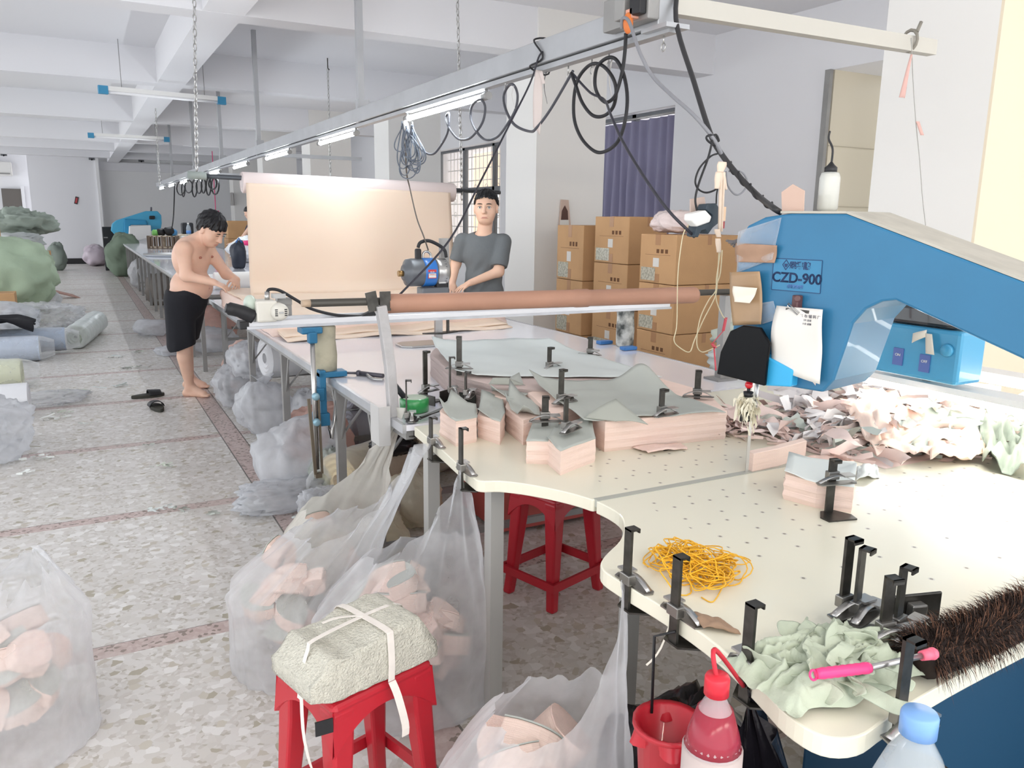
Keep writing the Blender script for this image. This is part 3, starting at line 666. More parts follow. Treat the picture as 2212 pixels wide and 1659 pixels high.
# oil bottle and pattern piece standing on top of the arm
c = on_face(1786, 461, .10); c.z = 1.581
OB = thing('oil_bottle', 'clear oil bottle with a black cap and thin spout standing on the blue arm', 'bottle', c)
k = (on_face(1805, 455, .1)-on_face(1765, 455, .1)).length/2
zt = on_face(1786, 374, .1).z-c.z
GL = mat('clear bottle plastic', 'e9ebe6', .15, alpha=.45)
MB().lathe([(k*.9, 0), (k, .006), (k, zt-.012), (k*.85, zt), (k*.45, zt+.004)], c, 24).build('bottle_body', GL, OB)
MB().lathe([(k*.88, .003), (k*.92, .006), (k*.92, zt*.42)], c, 24).build('oil', mat('pale oil', 'd6d3c4', .1, alpha=.6), OB)
MB().lathe([(k*.62, zt), (k*.62, zt+.014), (k*.35, zt+.02), (.003, zt+.028)], c, 12).build('cap', BLACK, OB)
sp_ = on_face(1793, 283, .1); MB().tube(cat_rom([c+Vector((0, 0, zt+.02)), c+Vector((0, 0, zt+.06)), sp_+Vector((-.002, 0, -.02)), sp_]), [.003]*18+[.002], 6).build('spout', BLACK, OB)
pts = [(1689, 462), (1688, 415), (1712, 398), (1737, 412), (1735, 462)]
top(MB().prism([fc(x, y, .03) for x, y in pts][::-1], 0, .004, MM, P0+NN*.03).build('pattern_card', mat('pinkish beige card', 'cdb0a0', .7)), 'pinkish beige pointed pattern card standing on the machine head', 'card')
# ---------------------------------------------------------------- cartons by the column
def carton(x0, y0, z0, dx, dy, dz, label, seams=True, group='brown cartons stacked behind the cutting table', tapeface=True):
    t = thing('carton', label, 'box', (x0+dx/2, y0+dy/2, z0), group)
    j = lambda: random.uniform(-.004, .004)
    t0_ = t; t = MB().box((x0+dx/2, y0+dy/2, z0+dz/2), (dx, dy, dz-.004)).build('box_body', KRAFT, t, bevel=.006)
    e = .0015
    MB().bb((x0+dx*.05, y0+dy/2-.03, z0+dz-.003), (x0+dx*.95, y0+dy/2+.03, z0+dz+e-.001)).build('packing_tape', KRAFT2, t)
    MB().bb((x0-e, y0+dy/2-.03, z0+dz*.78), (x0, y0+dy/2+.03, z0+dz-.002)).build('packing_tape', KRAFT2, t)
    MB().bb((x0-e, y0+dy/2-.03, z0+.01), (x0, y0+dy/2+.03, z0+dz*.2)).build('packing_tape', KRAFT2, t)
    for yy in (y0-e, ): MB().bb((x0+dx*.47, yy, z0+dz*.8), (x0+dx*.53, y0, z0+dz-.002)).build('packing_tape', KRAFT2, t)
    p = MB(); ink = mat('brown carton print', '6d4a30', .8)
    for k in range(3): p.bb((x0-e, y0+dy*.22+k*.05, z0+dz*.62), (x0, y0+dy*.22+k*.05+.03, z0+dz*.70))
    p.bb((x0-e, y0+dy*.15, z0+dz*.58), (x0, y0+dy*.85, z0+dz*.585)); p.build('print_mark', ink, t)
    MB().bb((x0-e, y0+dy*.45, z0+dz*.34), (x0, y0+dy*.45+.07, z0+dz*.52)).build('paper_label', PAPER, t)
    if tapeface:
        MB().bb((x0-e*1.2, y0+dy*.55, z0+.02), (x0, y0+dy*.95, z0+dz*.32)).build('clear_pouch', mat('shiny document pouch', 'c9c5b4', .12, vary=.4, vscale=60), t)
    return t0_
for k in range(4): carton(3.78, 4.55, k*.363, .62, .42, .363, ['brown carton at the floor of the near stack behind the table', 'brown carton second from the floor in the near stack behind the table', 'brown carton third from the floor, just under the big top carton', 'big brown carton topmost of the near stack, a pink bag resting on it'][k])
for k in range(4): carton(4.02, 5.45, k*.395, .4, .5, .395, ['brown carton at the floor of the rear stack beside the column', 'brown carton second from the floor of the rear stack beside the column', 'brown carton third from the floor of the rear stack, shiny pouch on it', 'brown carton topmost of the rear stack, under the purple curtain'][k])
for k in range(3): carton(4.0, 6.1, k*.5, .5, .45, .5, ['brown carton at the floor, tight beside the white column', 'middle brown carton tight beside the white column', 'topmost brown carton tight beside the white column'][k])
# ---------------------------------------------------------------- fabric roll over the table
Ra, Rb = at(522, 394, Y=RY), at(979, 416, Y=RY)
ra = (at(522, 372, Y=RY)-at(522, 418, Y=RY)).length/2
bar_ = thing('roll_bar', 'dark grey steel bar hung on chains through the fabric roll', 'bar', (1.9, RY, 1.8))
L0, L1 = at(405, 378, Y=RY), at(1080, 416, Y=RY)
MB().cyl(L0, L1, .018).build('bar', mat('dark steel bar', '5d6166', .4, .6), bar_)
MB().cyl(L0, L0.lerp(L1, .05), .03, n=12).build('end_sleeve', mat('grey green wrapped end', '9aa39f', .6), bar_)
MB().box(L0.lerp(L1, .985), (.05, .03, .03)).build('end_stop', BLACK, bar_)
FRO = mat('peach satin fabric', 'e8d3bf', .6, sss=.05); PK2 = mat('pale pink roll fabric', 'e6d8d5', .5)
fr = thing('fabric_roll', 'thick roll of pale pink fabric with its sheet hanging down to the table', 'fabric roll', (1.95, RY, .95))
ax = (Rb-Ra).normalized()
m = MB(); m.cyl(Ra, Rb, ra, n=40); m.build('roll', PK2, fr, bevel=.008)
m = MB()
for r in (.3, .5, .7, .88): m.tube([Ra-ax*.001+Vector((0, math.cos(a)*ra*r, math.sin(a)*ra*r)) for a in [k*.26 for k in range(24)]], .003, 4, closed=True)
m.cyl(Ra-ax*.004, Ra+ax*.01, .035); m.build('roll_end_layers', mat('roll end layers', 'dcd3d2', .8), fr)
B0, B1 = at(530, 645, Y=RY-.02), at(962, 655, Y=RY-.02)
def cloth(u, v):
    a = Ra.lerp(Rb, u*.955+.01)+Vector((0, -ra*.96, 0)); b = Vector((B0.x+(B1.x-B0.x)*u, RY-.25+.05*math.sin(u*9), .945))
    p = a.lerp(b, v); p.y += .012*math.sin(u*11+v*1.5)*v+.02*nz((u*3, v*2, 0), 1.5)*v
    if v > .9: p.y -= (v-.9)*.4
    return p
MB().grid(cloth, 60, 30, .002).build('hanging_sheet', FRO, fr)
# the laid-up stack of cloth on the table below it
LAY = mat('layered pink fabric edges', 'f4dcd0', .9, bump=.5, bscale=8, stretch=(.3, .3, 60), vary=.08, vscale=14)
N_, L_ = nodes(LAY)
st = thing('fabric_stack', 'wide layered stack of pink fabric spread on the cutting table under the hanging sheet', 'fabric', (1.9, 6.1, TT))
def soft_slab(x0, x1, y0, y1, z0, z1, seed, m, name, parent, am=.012, n=30):
    s = MB(); P = []
    for i in range(n*4):
        t = i/n; k = int(t); f_ = t-k
        x, y = [(x0+(x1-x0)*f_, y0), (x1, y0+(y1-y0)*f_), (x1-(x1-x0)*f_, y1), (x0, y1-(y1-y0)*f_)][k]
        P.append((x, y))
    rows = 7; vs = []; fs = []
    for r in range(rows):
        z = z0+(z1-z0)*r/(rows-1)
        for i, (x, y) in enumerate(P):
            q = am*nz((x*4, y*4, r*2.1), 1.3, seed)+am*.5*nz((x*9, y*9, r*3), 2, seed); cx, cy = (x0+x1)/2, (y0+y1)/2; d = Vector((x-cx, y-cy, 0)).normalized()
            vs.append((x+d.x*q, y+d.y*q, z+.006*nz((x, y, r), 3, seed)))
    W = len(P)
    for r in range(rows-1):
        for i in range(W): fs.append((r*W+i, r*W+(i+1) % W, (r+1)*W+(i+1) % W, (r+1)*W+i))
    s.add(vs, fs, True); s.add([vs[(rows-1)*W+i] for i in range(W)], [tuple(range(W))])
    return s.build(name, m, parent)
soft_slab(1.0, 2.62, 4.95, 6.95, TT, .945, 3, LAY, 'lower_layers', st, .02)
def wavy(u, v):
    x = 1.01+1.6*u; y = 4.93+2.0*v
    return (x, y, .957+.008*nz((x, y, 0), 4)+.006*math.sin(y*14+x*3)*(1-v))
MB().grid(wavy, 40, 40, .01).build('top_layer', FRO, st)
for k, (y, z) in enumerate(((4.9, .845), (4.82, .833))):
    MB().grid(lambda u, v, y=y, z=z: (1.03+1.5*u, y-.12+.25*v+.02*math.sin(u*12+z*50), z+.006*math.sin(u*20+z*90)+.02*v), 40, 5, .008).build('loose_fold', FRO, st)
# ---------------------------------------------------------------- end cutter rail at y=3.6
RYc = 3.6
r0, r1 = at(530, 701, Y=RYc), at(1442, 659, Y=RYc)
er = thing('cutter_rail', 'white raised aluminium rail crossing the table for the end cutter', 'rail', (1.8, RYc, TT))
WR = mat('white anodised rail', 'e3e4e7', .3, .3)
MB().bar(r0, r1, .05, .03).build('rail_body', WR, er, bevel=.004)
MB().bar(r0+Vector((0, -.03, -.012)), r1+Vector((0, -.03, -.012)), .014, .012).bar(r0+Vector((0, .03, .012)), r1+Vector((0, .03, .012)), .02, .03).build('guide_lip', ALU, er)
MB().box(r0+Vector((-.01, 0, 0)), (.04, .07, .035)).build('end_stop', BLACK, er, bevel=.004)
BLC = mat('blue clamp paint', '2d6f94', .45, .2)
ztop = r0.lerp(r1, .13).z-.02
xr = at(677, 800, Y=RYc-.06).x
MB().bb((xr-.045, RYc-.06, ztop-.03), (xr+.05, RYc+.03, ztop)).bb((xr-.02, RYc-.08, ztop-.07), (xr+.02, RYc-.04, ztop-.02)).build('lift_bracket', BLC, er, bevel=.006)
MB().cyl((xr, RYc-.06, .40), (xr, RYc-.06, ztop-.03), .011).build('lift_rod', BRIGHT, er)
MB().bar((xr-.012, RYc-.075, .38), (xr-.03, RYc-.075, .74), .010, .014).bar((xr+.02, RYc-.07, .38), (xr+.015, RYc-.07, .74), .012, .01).box((xr, RYc-.075, .375), (.03, .03, .02)).build('pedal_links', mat('tarnished steel', '8a7f6f', .4, .8), er)
cb = MB().bb((xr+.03, RYc-.05, .60), (xr+.06, RYc+.01, .86)).bb((xr+.03, RYc-.05, TT+.004), (xr+.16, RYc+.03, TT+.03)).bb((xr+.005, RYc-.06, .60), (xr+.07, RYc+.02, .66)).bb((xr+.01, RYc-.06, .72), (xr+.05, RYc, .78))
cb.build('table_clamp', BLC, er, bevel=.005)
for z in (.75, .63): MB().lathe([(.004, -.012), (.016, -.012), (.018, 0), (.016, .012), (.004, .012)], (xr, RYc-.085, z), 16, 'Y').build('clamp_wheel', mat('pale blue washer', '8fb3c2', .4, .4), er)
MB().tube([(xr+.07, RYc, .62), (xr+.09, RYc, .52), (xr+.12, RYc, .72)], .008, 6).build('clamp_lever', BRIGHT, er)
rp = thing('cutter_rail_clamp', 'blue clamp pair on the right table edge below the mottled grey wrapped post', 'clamp', (2.74, 3.75, TT))
for y in (3.66, 3.9): MB().box((2.73, y, TT+.012), (.09, .05, .02)).build('jaw', mat('bright blue clamp', '3f77b5', .4), rp, bevel=.004)
for (pts_, m_, lab, Yk) in ((((700, 702), (727, 800)), mat('stained cream wrapping', 'b9b39d', .8, vary=.35, vscale=9, bump=.5, bscale=12), 'stained cream bottle-shaped post standing on the left table edge beside the blue clamp', 3.62),
                      (((1352, 668), (1348, 745)), mat('mottled black and white wrapping', 'cfcfc8', .4, col2='3f4340', vscale=16, bump=.3), 'mottled black and white wrapped post on the right edge of the cutting table', 3.78)):
    a = at(pts_[0][0], pts_[0][1], Y=Yk); b = Vector((a.x, Yk, TT+.001)); a.z = max(a.z, 1.04); s = .052
    mm = MB(); vs = []
    prof_ = [(s*.85, 0), (s, .012), (s*1.04, .1), (s*.97, .17), (s*1.02, a.z-TT-.01), (s*.9, a.z-TT)]
    mm.lathe(prof_, b, 14)
    for v in mm.v: v.x += .006*nz(v, 22); v.y += .006*nz(v, 22, 3)
    t_ = mm.build('wrapped_post', m_); top(t_, lab, 'post')
# end cutter head on the left end of the rail
EC = thing('end_cutter', 'off-white electric end cutter with a black handle on the left end of the rail', 'cutting machine', at(575, 690, Y=RYc))
OW = mat('off-white enamel', 'dcd9cf', .4, coat=.1)
def E3(px, py, y=0): return at(px, py, Y=RYc+y)
a, b = E3(547, 648), E3(595, 692)
MB().bb((a.x, RYc-.06, b.z), (b.x, RYc+.05, a.z)).build('gear_housing', OW, EC, bevel=.01)
c = E3(607, 675, -.1); rr = .5*(E3(607, 656, -.1)-E3(607, 694, -.1)).length
Mt = Matrix.Rotation(math.pi/2, 3, 'X')
mo_ = MB().lathe([(rr*.5, .14), (rr*.98, .12), (rr, .02), (rr*.85, 0), (rr*.4, -.006), (.002, -.006)][::-1], c, 28, M=Matrix.Rotation(-math.pi/2, 3, 'X')).build('motor', OW, EC)
g = MB()
for s_ in (-1, 1):
    for k in range(4): g.box((c.x+s_*rr*.52, c.y-.003, c.z-rr*.34+k*rr*.22), (rr*.3, .006, rr*.11))
g.build('vent_slots', BLACK, mo_); MB().box((c.x, c.y-.008, c.z), (rr*.5, .012, rr*.2)).build('motor_badge', BRIGHT, mo_)
MB().sphere(E3(540, 656, .0), .035, 10, (.8, .9, 1.1)).build('lamp_dome', mat('pale green dome', 'c6d2c5', .3), EC)
h0, h1 = E3(548, 685, -.03), E3(487, 665, -.03)
MB().tube(cat_rom([h0, h0.lerp(h1, .5)+Vector((0, 0, .006)), h1]), [.03]*6+[.028]*5+[.02]*2, 12).build('handle', RUB, EC)
MB().bar(E3(597, 650, .06), E3(628, 650, .06), .05, .03).bb(E3(600, 655, .05), E3(628, 690, .08)).build('bracket', GREYP, EC)
MB().cyl(E3(577, 652), E3(577, 630), .011, n=10).build('cable_gland', BRIGHT, EC)
MB().tube(cat_rom([E3(577, 632), E3(583, 625), E3(605, 628), E3(640, 648), E3(675, 668), E3(730, 681), E3(790, 684)], 8), .007, 8).build('power_cable', RUB, EC)
MB().bar(E3(782, 688), E3(808, 674), .025, .03).build('cable_plug', BLACK, EC)
cb2 = MB().bb(E3(598, 634, .0)-Vector((.02, .02, 0)), E3(612, 642, .03)).build('knob', BRIGHT, EC)
# ---------------------------------------------------------------- brown covered bar at y=2.76
BY = 2.78
b0, b1 = at(670, 655, Y=BY), at(1590, 630, Y=BY)
br = thing('covered_bar', 'steel bar in a long brown paper sleeve lying across the near end of the table', 'bar', b0)
MB().cyl(b0, b1, .014, n=12).build('steel_bar', mat('dark oiled bar', '54514b', .4, .5), br)
SLV = mat('brown kraft sleeve', 'b48872', .6, vary=.1, vscale=5)
s0, s1 = at(836, 656, Y=BY), at(1502, 637, Y=BY)
sg_ = [(0, .036), (.05, .035), (.555, .036), (.56, .038), (.6, .038), (.602, .0345), (.99, .037), (1, .033)]
MB().tube([s0.lerp(s1, t) for t, r in sg_], [r for t, r in sg_], 22).build('paper_sleeve', SLV, br)
MB().cyl(b0-Vector((.03, 0, 0)), b0, .012, .014).build('bar_tip', mat('beige bar tip', 'b59f88', .6), br)
sp = thing('bar_support', 'bent silver-grey taped post clamped at the table corner holding the bar', 'support post', at(842, 900, Y=BY))
TAPE = mat('silver-grey taped post', 'b8b6b6', .45, .2, vary=.12, vscale=14, bump=.2)
pts_ = [at(822, 660, Y=BY-.03), at(832, 720, Y=BY-.03), at(842, 790, Y=BY-.03), at(846, 845, Y=BY-.03), at(850, 900, Y=BY-.03)]
MB().tube([p for p in pts_], .026, 4, smooth=False).build('post', TAPE, sp, bevel=.004)
a, b = at(818, 880, Y=BY-.06), at(850, 962, Y=BY-.06)
m = MB().bb((a.x, BY-.06, b.z), (a.x+.045, BY-.055, a.z)).bb((a.x, BY-.06, b.z), (a.x+.004, BY+.04, a.z)); m.build('clamp_plate', mat('light grey plate', 'c6c5c3', .5, .3), sp, bevel=.002)
m = MB()
for dx in (-.02, .022): m.bar(at(820, 672, Y=BY-.03)+Vector((dx, 0, 0)), at(818, 630, Y=BY-.03)+Vector((dx*1.3-.005, 0, 0)), .006, .04)
m.build('fork', STEEL, sp)
rs = thing('bar_support', 'grey stand under the right end of the covered bar, behind the cream strings', 'support post', (b1.x-.06, BY, TT))
MB().bb((b1.x-.08, BY-.02, TT), (b1.x-.04, BY+.02, b1.z-.016)).build('post', GREYP, rs)
MB().bb((b1.x-.12, BY-.05, TT), (b1.x, BY+.05, TT+.01)).build('foot', GREYP, rs)
# ---------------------------------------------------------------- straight knife machine
kx0 = at(920, 728, Z=TT); KY = 4.35
kn = thing('straight_knife_machine', 'straight knife cutting machine with a blue banded grey motor on a flat plate', 'cutting machine', (1.78, KY, TT))
def K(px, py, y=0): return at(px, py, Y=KY+y)
ks = K(942, 700)
a = K(878, 757, -.05); b = K(1000, 740, -.05)
MB().prism([(a.x, KY-.14), (a.x-.05, KY-.1), (a.x-.05, KY+.0), (a.x, KY+.05), (ks.x+.09, KY+.05), (ks.x+.09, KY-.14)][::-1], TT, TT+.012).build('base_plate', BRIGHT, kn, bevel=.004)
MB().bb((ks.x-.022, KY-.05, TT+.012), (ks.x+.022, KY-.02, 1.14)).build('standard', mat('brushed standard', 'a8a6a4', .35, .8), kn, bevel=.003)
MB().bb((ks.x+.05, KY-.05, TT+.06), (ks.x+.064, KY-.035, 1.14)).build('knife_blade', STEEL, kn)
MB().prism([(ks.x-.10, KY-.03), (ks.x+.12, KY+.0), (ks.x+.13, KY-.03), (ks.x, KY-.08)][::-1], TT+.06, TT+.068).build('presser_foot', STEEL, kn)
DG = mat('dark grey cast metal', '696c70', .4, .4)
c = K(918, 588); rm = .5*(K(918, 560)-K(918, 620)).length
prM = [(.002, -.135), (rm*.55, -.135), (rm*.6, -.125), (rm*.95, -.115), (rm, -.09), (rm, .11), (rm*.8, .13), (.002, .13)]
MX = Matrix.Rotation(math.pi/2, 3, 'Y')
mt_ = MB().lathe(prM, c, 28, M=MX).build('motor', DG, kn)
MB().lathe([(rm*1.005, -.025), (rm*1.04, -.02), (rm*1.04, .045), (rm*1.005, .05)], c, 28, M=MX).build('blue_band', mat('bright blue band', '2a70bd', .35, coat=.3), mt_)
MB().lathe([(rm*.9, .05), (rm*1.02, .06), (rm*1.0, .12), (rm*.7, .14)], c, 24, M=MX).build('silver_ring', BRIGHT, mt_)
MB().cyl(c+Vector((-.165, 0, -.005)), c+Vector((-.13, 0, -.005)), .017).build('end_knob', mat('brass knob', '9a7a4d', .35, .7), mt_)
lb = c+Vector((.012, -rm*1.045, .0)); wl_ = MB().box(lb+Vector((0, .004, -.005)), (.05, .006, .05), M=Matrix.Rotation(.0, 3, 'X')).build('warning_label', mat('red label', 'c3393f', .5), kn)
MB().box(lb+Vector((0, .0, -.014)), (.044, .002, .024)).build('label_panel', PAPER, wl_)
text_mesh('BLUE', .011, Matrix(((1, 0, 0), (0, 0, 1), (0, -1, 0))).transposed(), lb+Vector((0, -.0005, .006)), 'label_lettering', WHITE, wl_)
text_mesh('STREAK II', .008, Matrix(((1, 0, 0), (0, 0, 1), (0, -1, 0))).transposed(), lb+Vector((0, -.0018, -.009)), 'label_lettering', MATS['red label'], wl_)
MB().box(K(903, 552), (.035, .035, .08)).build('switch_plug', BLACK, kn, bevel=.01)
MB().tube(cat_rom([K(903, 535), K(908, 524), K(925, 520), K(945, 528), K(960, 540), K(964, 556)], 6), .010, 8).build('top_cable', RUB, kn)
MB().tube(cat_rom([K(914, 562), K(914, 548), K(922, 543), K(930, 550), K(930, 565)], 6), .007, 8).build('lifting_ring', BRIGHT, kn)
a, b = K(905, 620), K(962, 640)
MB().bb((a.x, KY-.06, b.z), (b.x, KY+.04, a.z)).build('gear_foot', DG, kn, bevel=.008)
MB().bb(K(943, 565, -.05), K(963, 635, .0)).build('grip_handle', BLACK, kn, bevel=.012)
MB().bb(K(952, 515, .03), K(966, 640, .06)).build('rear_column', GREYP, kn)
MB().bb(K(948, 590, -.06), K(960, 612, -.03)).bb(K(935, 570, -.06), K(948, 600, -.02)).build('sharpener', BRIGHT, kn, bevel=.004)
# ---------------------------------------------------------------- clamps
def clamp_proto(name='cloth_clamp'):
    t = thing(name, '', 'clamp', (0, 0, 0)); return t
def make_clamp(h=.2, jaw=.1, size=1.0, flip=False, jaw_on=True, tall=.0):
    """C clamp: flat bar upright with a hooked top, flat foot, sliding sprung jaw; foot at the origin"""
    t = thing('cloth_clamp', 'x', 'clamp', (0, 0, 0), 'cloth clamps on the cream and white tables')
    m = MB().bb((-.011, -.003, -.003), (.011, .003, h)).bb((-.011, -.02, h-.004), (.011, .003, h)); m.bb((-.011, -.02, h-.009), (.011, -.017, h)); m.build('bar', STEEL, t)
    MB().prism([(-.02, .006), (-.045, -.03), (-.04, -.06), (.04, -.06), (.045, -.03), (.02, .006)], -.006, -.002, None, (0, 0, 0)).build('foot', STEEL, t)
    if jaw_on:
        m = MB().bb((-.016, -.010, jaw), (.016, .008, jaw+.022)); m.build('slider', mat('worn steel slider', '8b8985', .3, .85), t, bevel=.002)
        m = MB().prism([(-.055, -.024), (-.048, -.032), (.05, -.032), (.058, -.02), (.05, -.006), (-.05, -.006)], jaw-.006, jaw-.003)
        jp = m.build('jaw_plate', mat('worn steel slider'), t)
        P = [(-.05+.1*k/8, -.02, jaw+.016*math.sin(math.pi*k/8)) for k in range(9)]
        m = MB().grid(lambda u, v: (P[int(round(u*8))][0], -.026+.014*v, P[int(round(u*8))][2]), 8, 1, .0015); m.build('spring', BRIGHT, jp)
        MB().bb((.012, -.035, jaw+.014), (.045, -.008, jaw+.018)).build('lever', BRIGHT, jp)
    return t
CL = {}
def clamp(loc, rz, label, h=.2, jaw=.1, jaw_on=True, group='cloth clamps on the cream and white tables'):
    k = (round(h, 3), round(jaw, 3), jaw_on)
    if k not in CL: o = CL[k] = make_clamp(h, jaw, jaw_on=jaw_on)
    else: o = copy_tree(CL[k])
    o.location = loc; o.rotation_euler = (0, 0, rz); o['label'] = label; o['category'] = 'clamp'; o['group'] = group
    return o
def cz(px, py, z=TT+.006): return at(px, py, Z=z)
# around the cloth blocks
clamp(cz(919, 862), .4, 'dark clamp upright at the left end beside the green tape roll', .2, .04)
clamp(cz(992, 862), -.5, 'dark clamp gripping the near left edge of the far fabric block', .26, .135)
clamp(cz(1185, 850), .3, 'dark clamp between the two big fabric blocks', .2, .115)
clamp(cz(1273, 820), -.8, 'dark clamp on the far side of the fabric blocks, nearest the white tabletop', .2, .125)
clamp(cz(1210, 930), .2, 'tall dark clamp at the left end of the nearer fabric block', .22, .11)
clamp(cz(1502, 915), -.6, 'dark clamp on the right rear corner of the nearer fabric block', .2, .11)
clamp(cz(1425, 957), .15, 'dark clamp gripping the front of the nearer fabric block', .185, .105)
clamp(cz(1176, 965), -.4, 'shiny clamp on the small pink cube behind the front block', .17, .095)
clamp(cz(1220, 985), .5, 'shiny clamp behind the frontmost pink block', .19, .09)
clamp(cz(972, 880), 1.3, 'dark clamp lying close to the scissors, left of two', .2, .06)
clamp(cz(1006, 885), .9, 'dark clamp lying close to the scissors, right of two', .15, .06)
clamp(cz(1790, 1103), -.25, 'brownish clamp gripping the small pink block alone on the perforated table', .14, .085)
clamp(cz(1818, 1345), 0, 'tall grey clamp standing on the cream table, left one of a touching pair', .17, .035)
clamp(cz(1846, 1352), .25, 'tall grey clamp standing on the cream table, right one of a touching pair', .155, .03)
clamp(cz(1905, 1412), -.2, 'grey clamp upright in front of the black plate', .145, .04)
clamp(cz(1932, 1400), .2, 'grey clamp just behind the one before the black plate', .155, .04)
# clamps on the table rim, holding the bags
def rim(px, py0, py1, x, y, rz, label, jaw=True):
    t = at(px, py0, X=x).z
    o = clamp((x+.004, y, .775), rz, label, round(t-.775, 2), .052, jaw, 'rim clamps holding the bags'); return o
RIM = [(915, 897, .955, 2.33, 'clamp on the rim of the cream table, farthest of the three holding clear bags'),
       (988, 925, .925, 2.03, 'clamp on the rim of the cream table above the nearest tall bag'),
       (1352, 1140, .92, 1.21, 'black clamp on the rim at the cutout holding the clear bag in front'),
       (1437, 1190, .92, 1.06, 'black clamp on the rim beside the yellow cord'),
       (1585, 1285, .905, .86, 'black clamp on the rim above the red-capped bottle'),
       (1960, 1380, 1.01, .655, 'black clamp on the near corner of the table beside the pink handle')]
for px, py, x, y, l in RIM: rim(px, py, 0, x, y, 1.57 if y > .7 else 0, l)
p = cz(872, 905); clamp((1.0, 2.66, .775), 1.2, 'thin rusty clamp next to the silver taped post', .2, .06, True, 'rim clamps holding the bags')
# black back plate
bp = thing('steel_plate_clamp', 'black rectangular plate clamp standing on the cream table', 'clamp', cz(1965, 1360))
a = cz(1965, 1362)
MB().box(a+Vector((.0, 0, .045)), (.115, .006, .055), rz=-.28).build('back_plate', STEEL, bp, bevel=.004)
MB().box(a+Vector((-.005, -.012, .045)), (.03, .02, .03), rz=-.28).build('slider', mat('worn steel slider'), bp, bevel=.003)
MB().box(a+Vector((0, 0, .01)), (.04, .03, .03), rz=-.28).build('foot', STEEL, bp)
# ---------------------------------------------------------------- people
SKIN = mat('skin', 'e8bfa8', .5, sss=.12, vary=.05, vscale=9)
SKIN2 = mat('light skin', 'eec5ac', .5, sss=.12, vary=.04, vscale=9)
HAIR = mat('black hair', '17161b', .42, bump=.6, bscale=50, stretch=(1, 1, .12), vary=.4, vscale=60)
def frame(f, tilt=0, lean=0):
    f = Vector((f[0], f[1], 0)).normalized(); r = Vector((f.y, -f.x, 0)); u = Vector((0, 0, 1))
    R = Matrix((r, f, u)).transposed()
    return R@Matrix.Rotation(-tilt, 3, 'X')@Matrix.Rotation(lean, 3, 'Y')
def head_parts(c, R, s=1.0):
    c = Vector(c)
    def T(x, y, z): return c+R@(Vector((x, y, z))*s)
    Ra_ = np.array(R)
    def E(x, y, z, r, k=None): return (ell(T(x, y, z), [q*s for q in r], Ra_), k or .012)
    L = [E(0, -.012, .022, (.074, .093, .092)), E(0, .016, -.03, (.068, .076, .085), .03), E(0, .038, -.078, (.047, .046, .034), .03),
         E(.042, .048, -.03, (.026, .028, .03), .02), E(-.042, .048, -.03, (.026, .028, .03), .02), E(0, .07, .028, (.052, .02, .014), .02),
         E(.079, -.006, -.008, (.009, .018, .032), .006), E(-.079, -.006, -.008, (.009, .018, .032), .006),
         (cap(T(0, .088, .014), T(0, .108, -.026), .008*s, .0125*s), .012), (cap(T(-.011, .095, -.03), T(.011, .095, -.03), .008*s, .008*s), .006),
         E(0, .082, -.058, (.025, .012, .006), .006), E(0, .081, -.070, (.021, .012, .006), .004)]
    return L, T
def head_cut(d, P, T, s):
    for x in (-.032, .032):
        q = np.linalg.norm((P-np.array(T(x, .094, .006)))/np.array([1, 1, 1]), axis=1)-.0165*s
        d = -smin(-d, q, .012)
    q = cap(T(-.021, .097, -.064), T(.021, .097, -.064), .0022*s, .0022*s)(P)
    return -smin(-d, q, .002)
def hand(wr, dirv, palm_n, thumb, s=1.0, curl=.5, spread=.13):
    """palm plus four fingers and a thumb; dirv: towards the fingers, palm_n: out of the palm, thumb: side the thumb leaves"""
    d = Vector(dirv).normalized(); n = Vector(palm_n); n = (n-d*n.dot(d)).normalized(); t = d.cross(n); t = t if t.dot(Vector(thumb)) > 0 else -t
    wr = Vector(wr); L = []
    k0 = [(-.032, .082), (-.011, .09), (.011, .09), (.031, .085)]
    for a, l in k0: L.append((cap(wr+t*a*.45*s, wr+d*l*s*.92+t*a*s, .0145*s, .0105*s), .012))
    for i, (a, l) in enumerate(k0):
        fl = (.058, .072, .078, .07)[i]*s; p = wr+d*l*s*.9+t*a*s; dd = (d+t*spread*(a/.03)).normalized(); r = .0088*s
        ang = 0
        for k, fr_ in enumerate((.45, .31, .24)):
            ang += curl*(.5, .8, .6)[k]; q = p+(dd*math.cos(ang)+n*math.sin(ang))*fl*fr_; L.append((cap(p, q, r, r*.9), .003)); p = q; r *= .9
    p = wr+t*.022*s+d*.02*s; q = p+(t*.75+d*.75+n*.35).normalized()*.042*s; q2 = q+(t*.3+d+n*.45).normalized()*.034*s; q3 = q2+(d+n*.6).normalized()*.024*s
    L += [(cap(p, q, .015*s, .0115*s), .012), (cap(q, q2, .0112*s, .0095*s), .005), (cap(q2, q3, .0095*s, .0082*s), .003)]
    return L
def foot(an, dirv, s=1.0):
    an = Vector(an); d = Vector(dirv); d.z = 0; d.normalize(); t = Vector((d.y, -d.x, 0)); g = Vector((an.x, an.y, 0)); L = []
    L += [(cap(an, g-d*.035*s+Vector((0, 0, .03)), .036*s, .03*s), .02), (cap(g-d*.04*s+Vector((0, 0, .028)), g+d*.13*s+Vector((0, 0, .024)), .029*s, .026*s), .02), (cap(an+d*.01, g+d*.12*s+Vector((0, 0, .028)), .034*s, .026*s), .03)]
    for k, a in enumerate((-.034, -.016, 0, .015, .030)):
        p = g+d*(.125+.012*(k if k < 3 else 2))*s+t*a*s+Vector((0, 0, .018)); L.append((cap(p-d*.02, p+d*.032*s, .0105*s, .0085*s+.003*(k == 4)), .004))
    return L
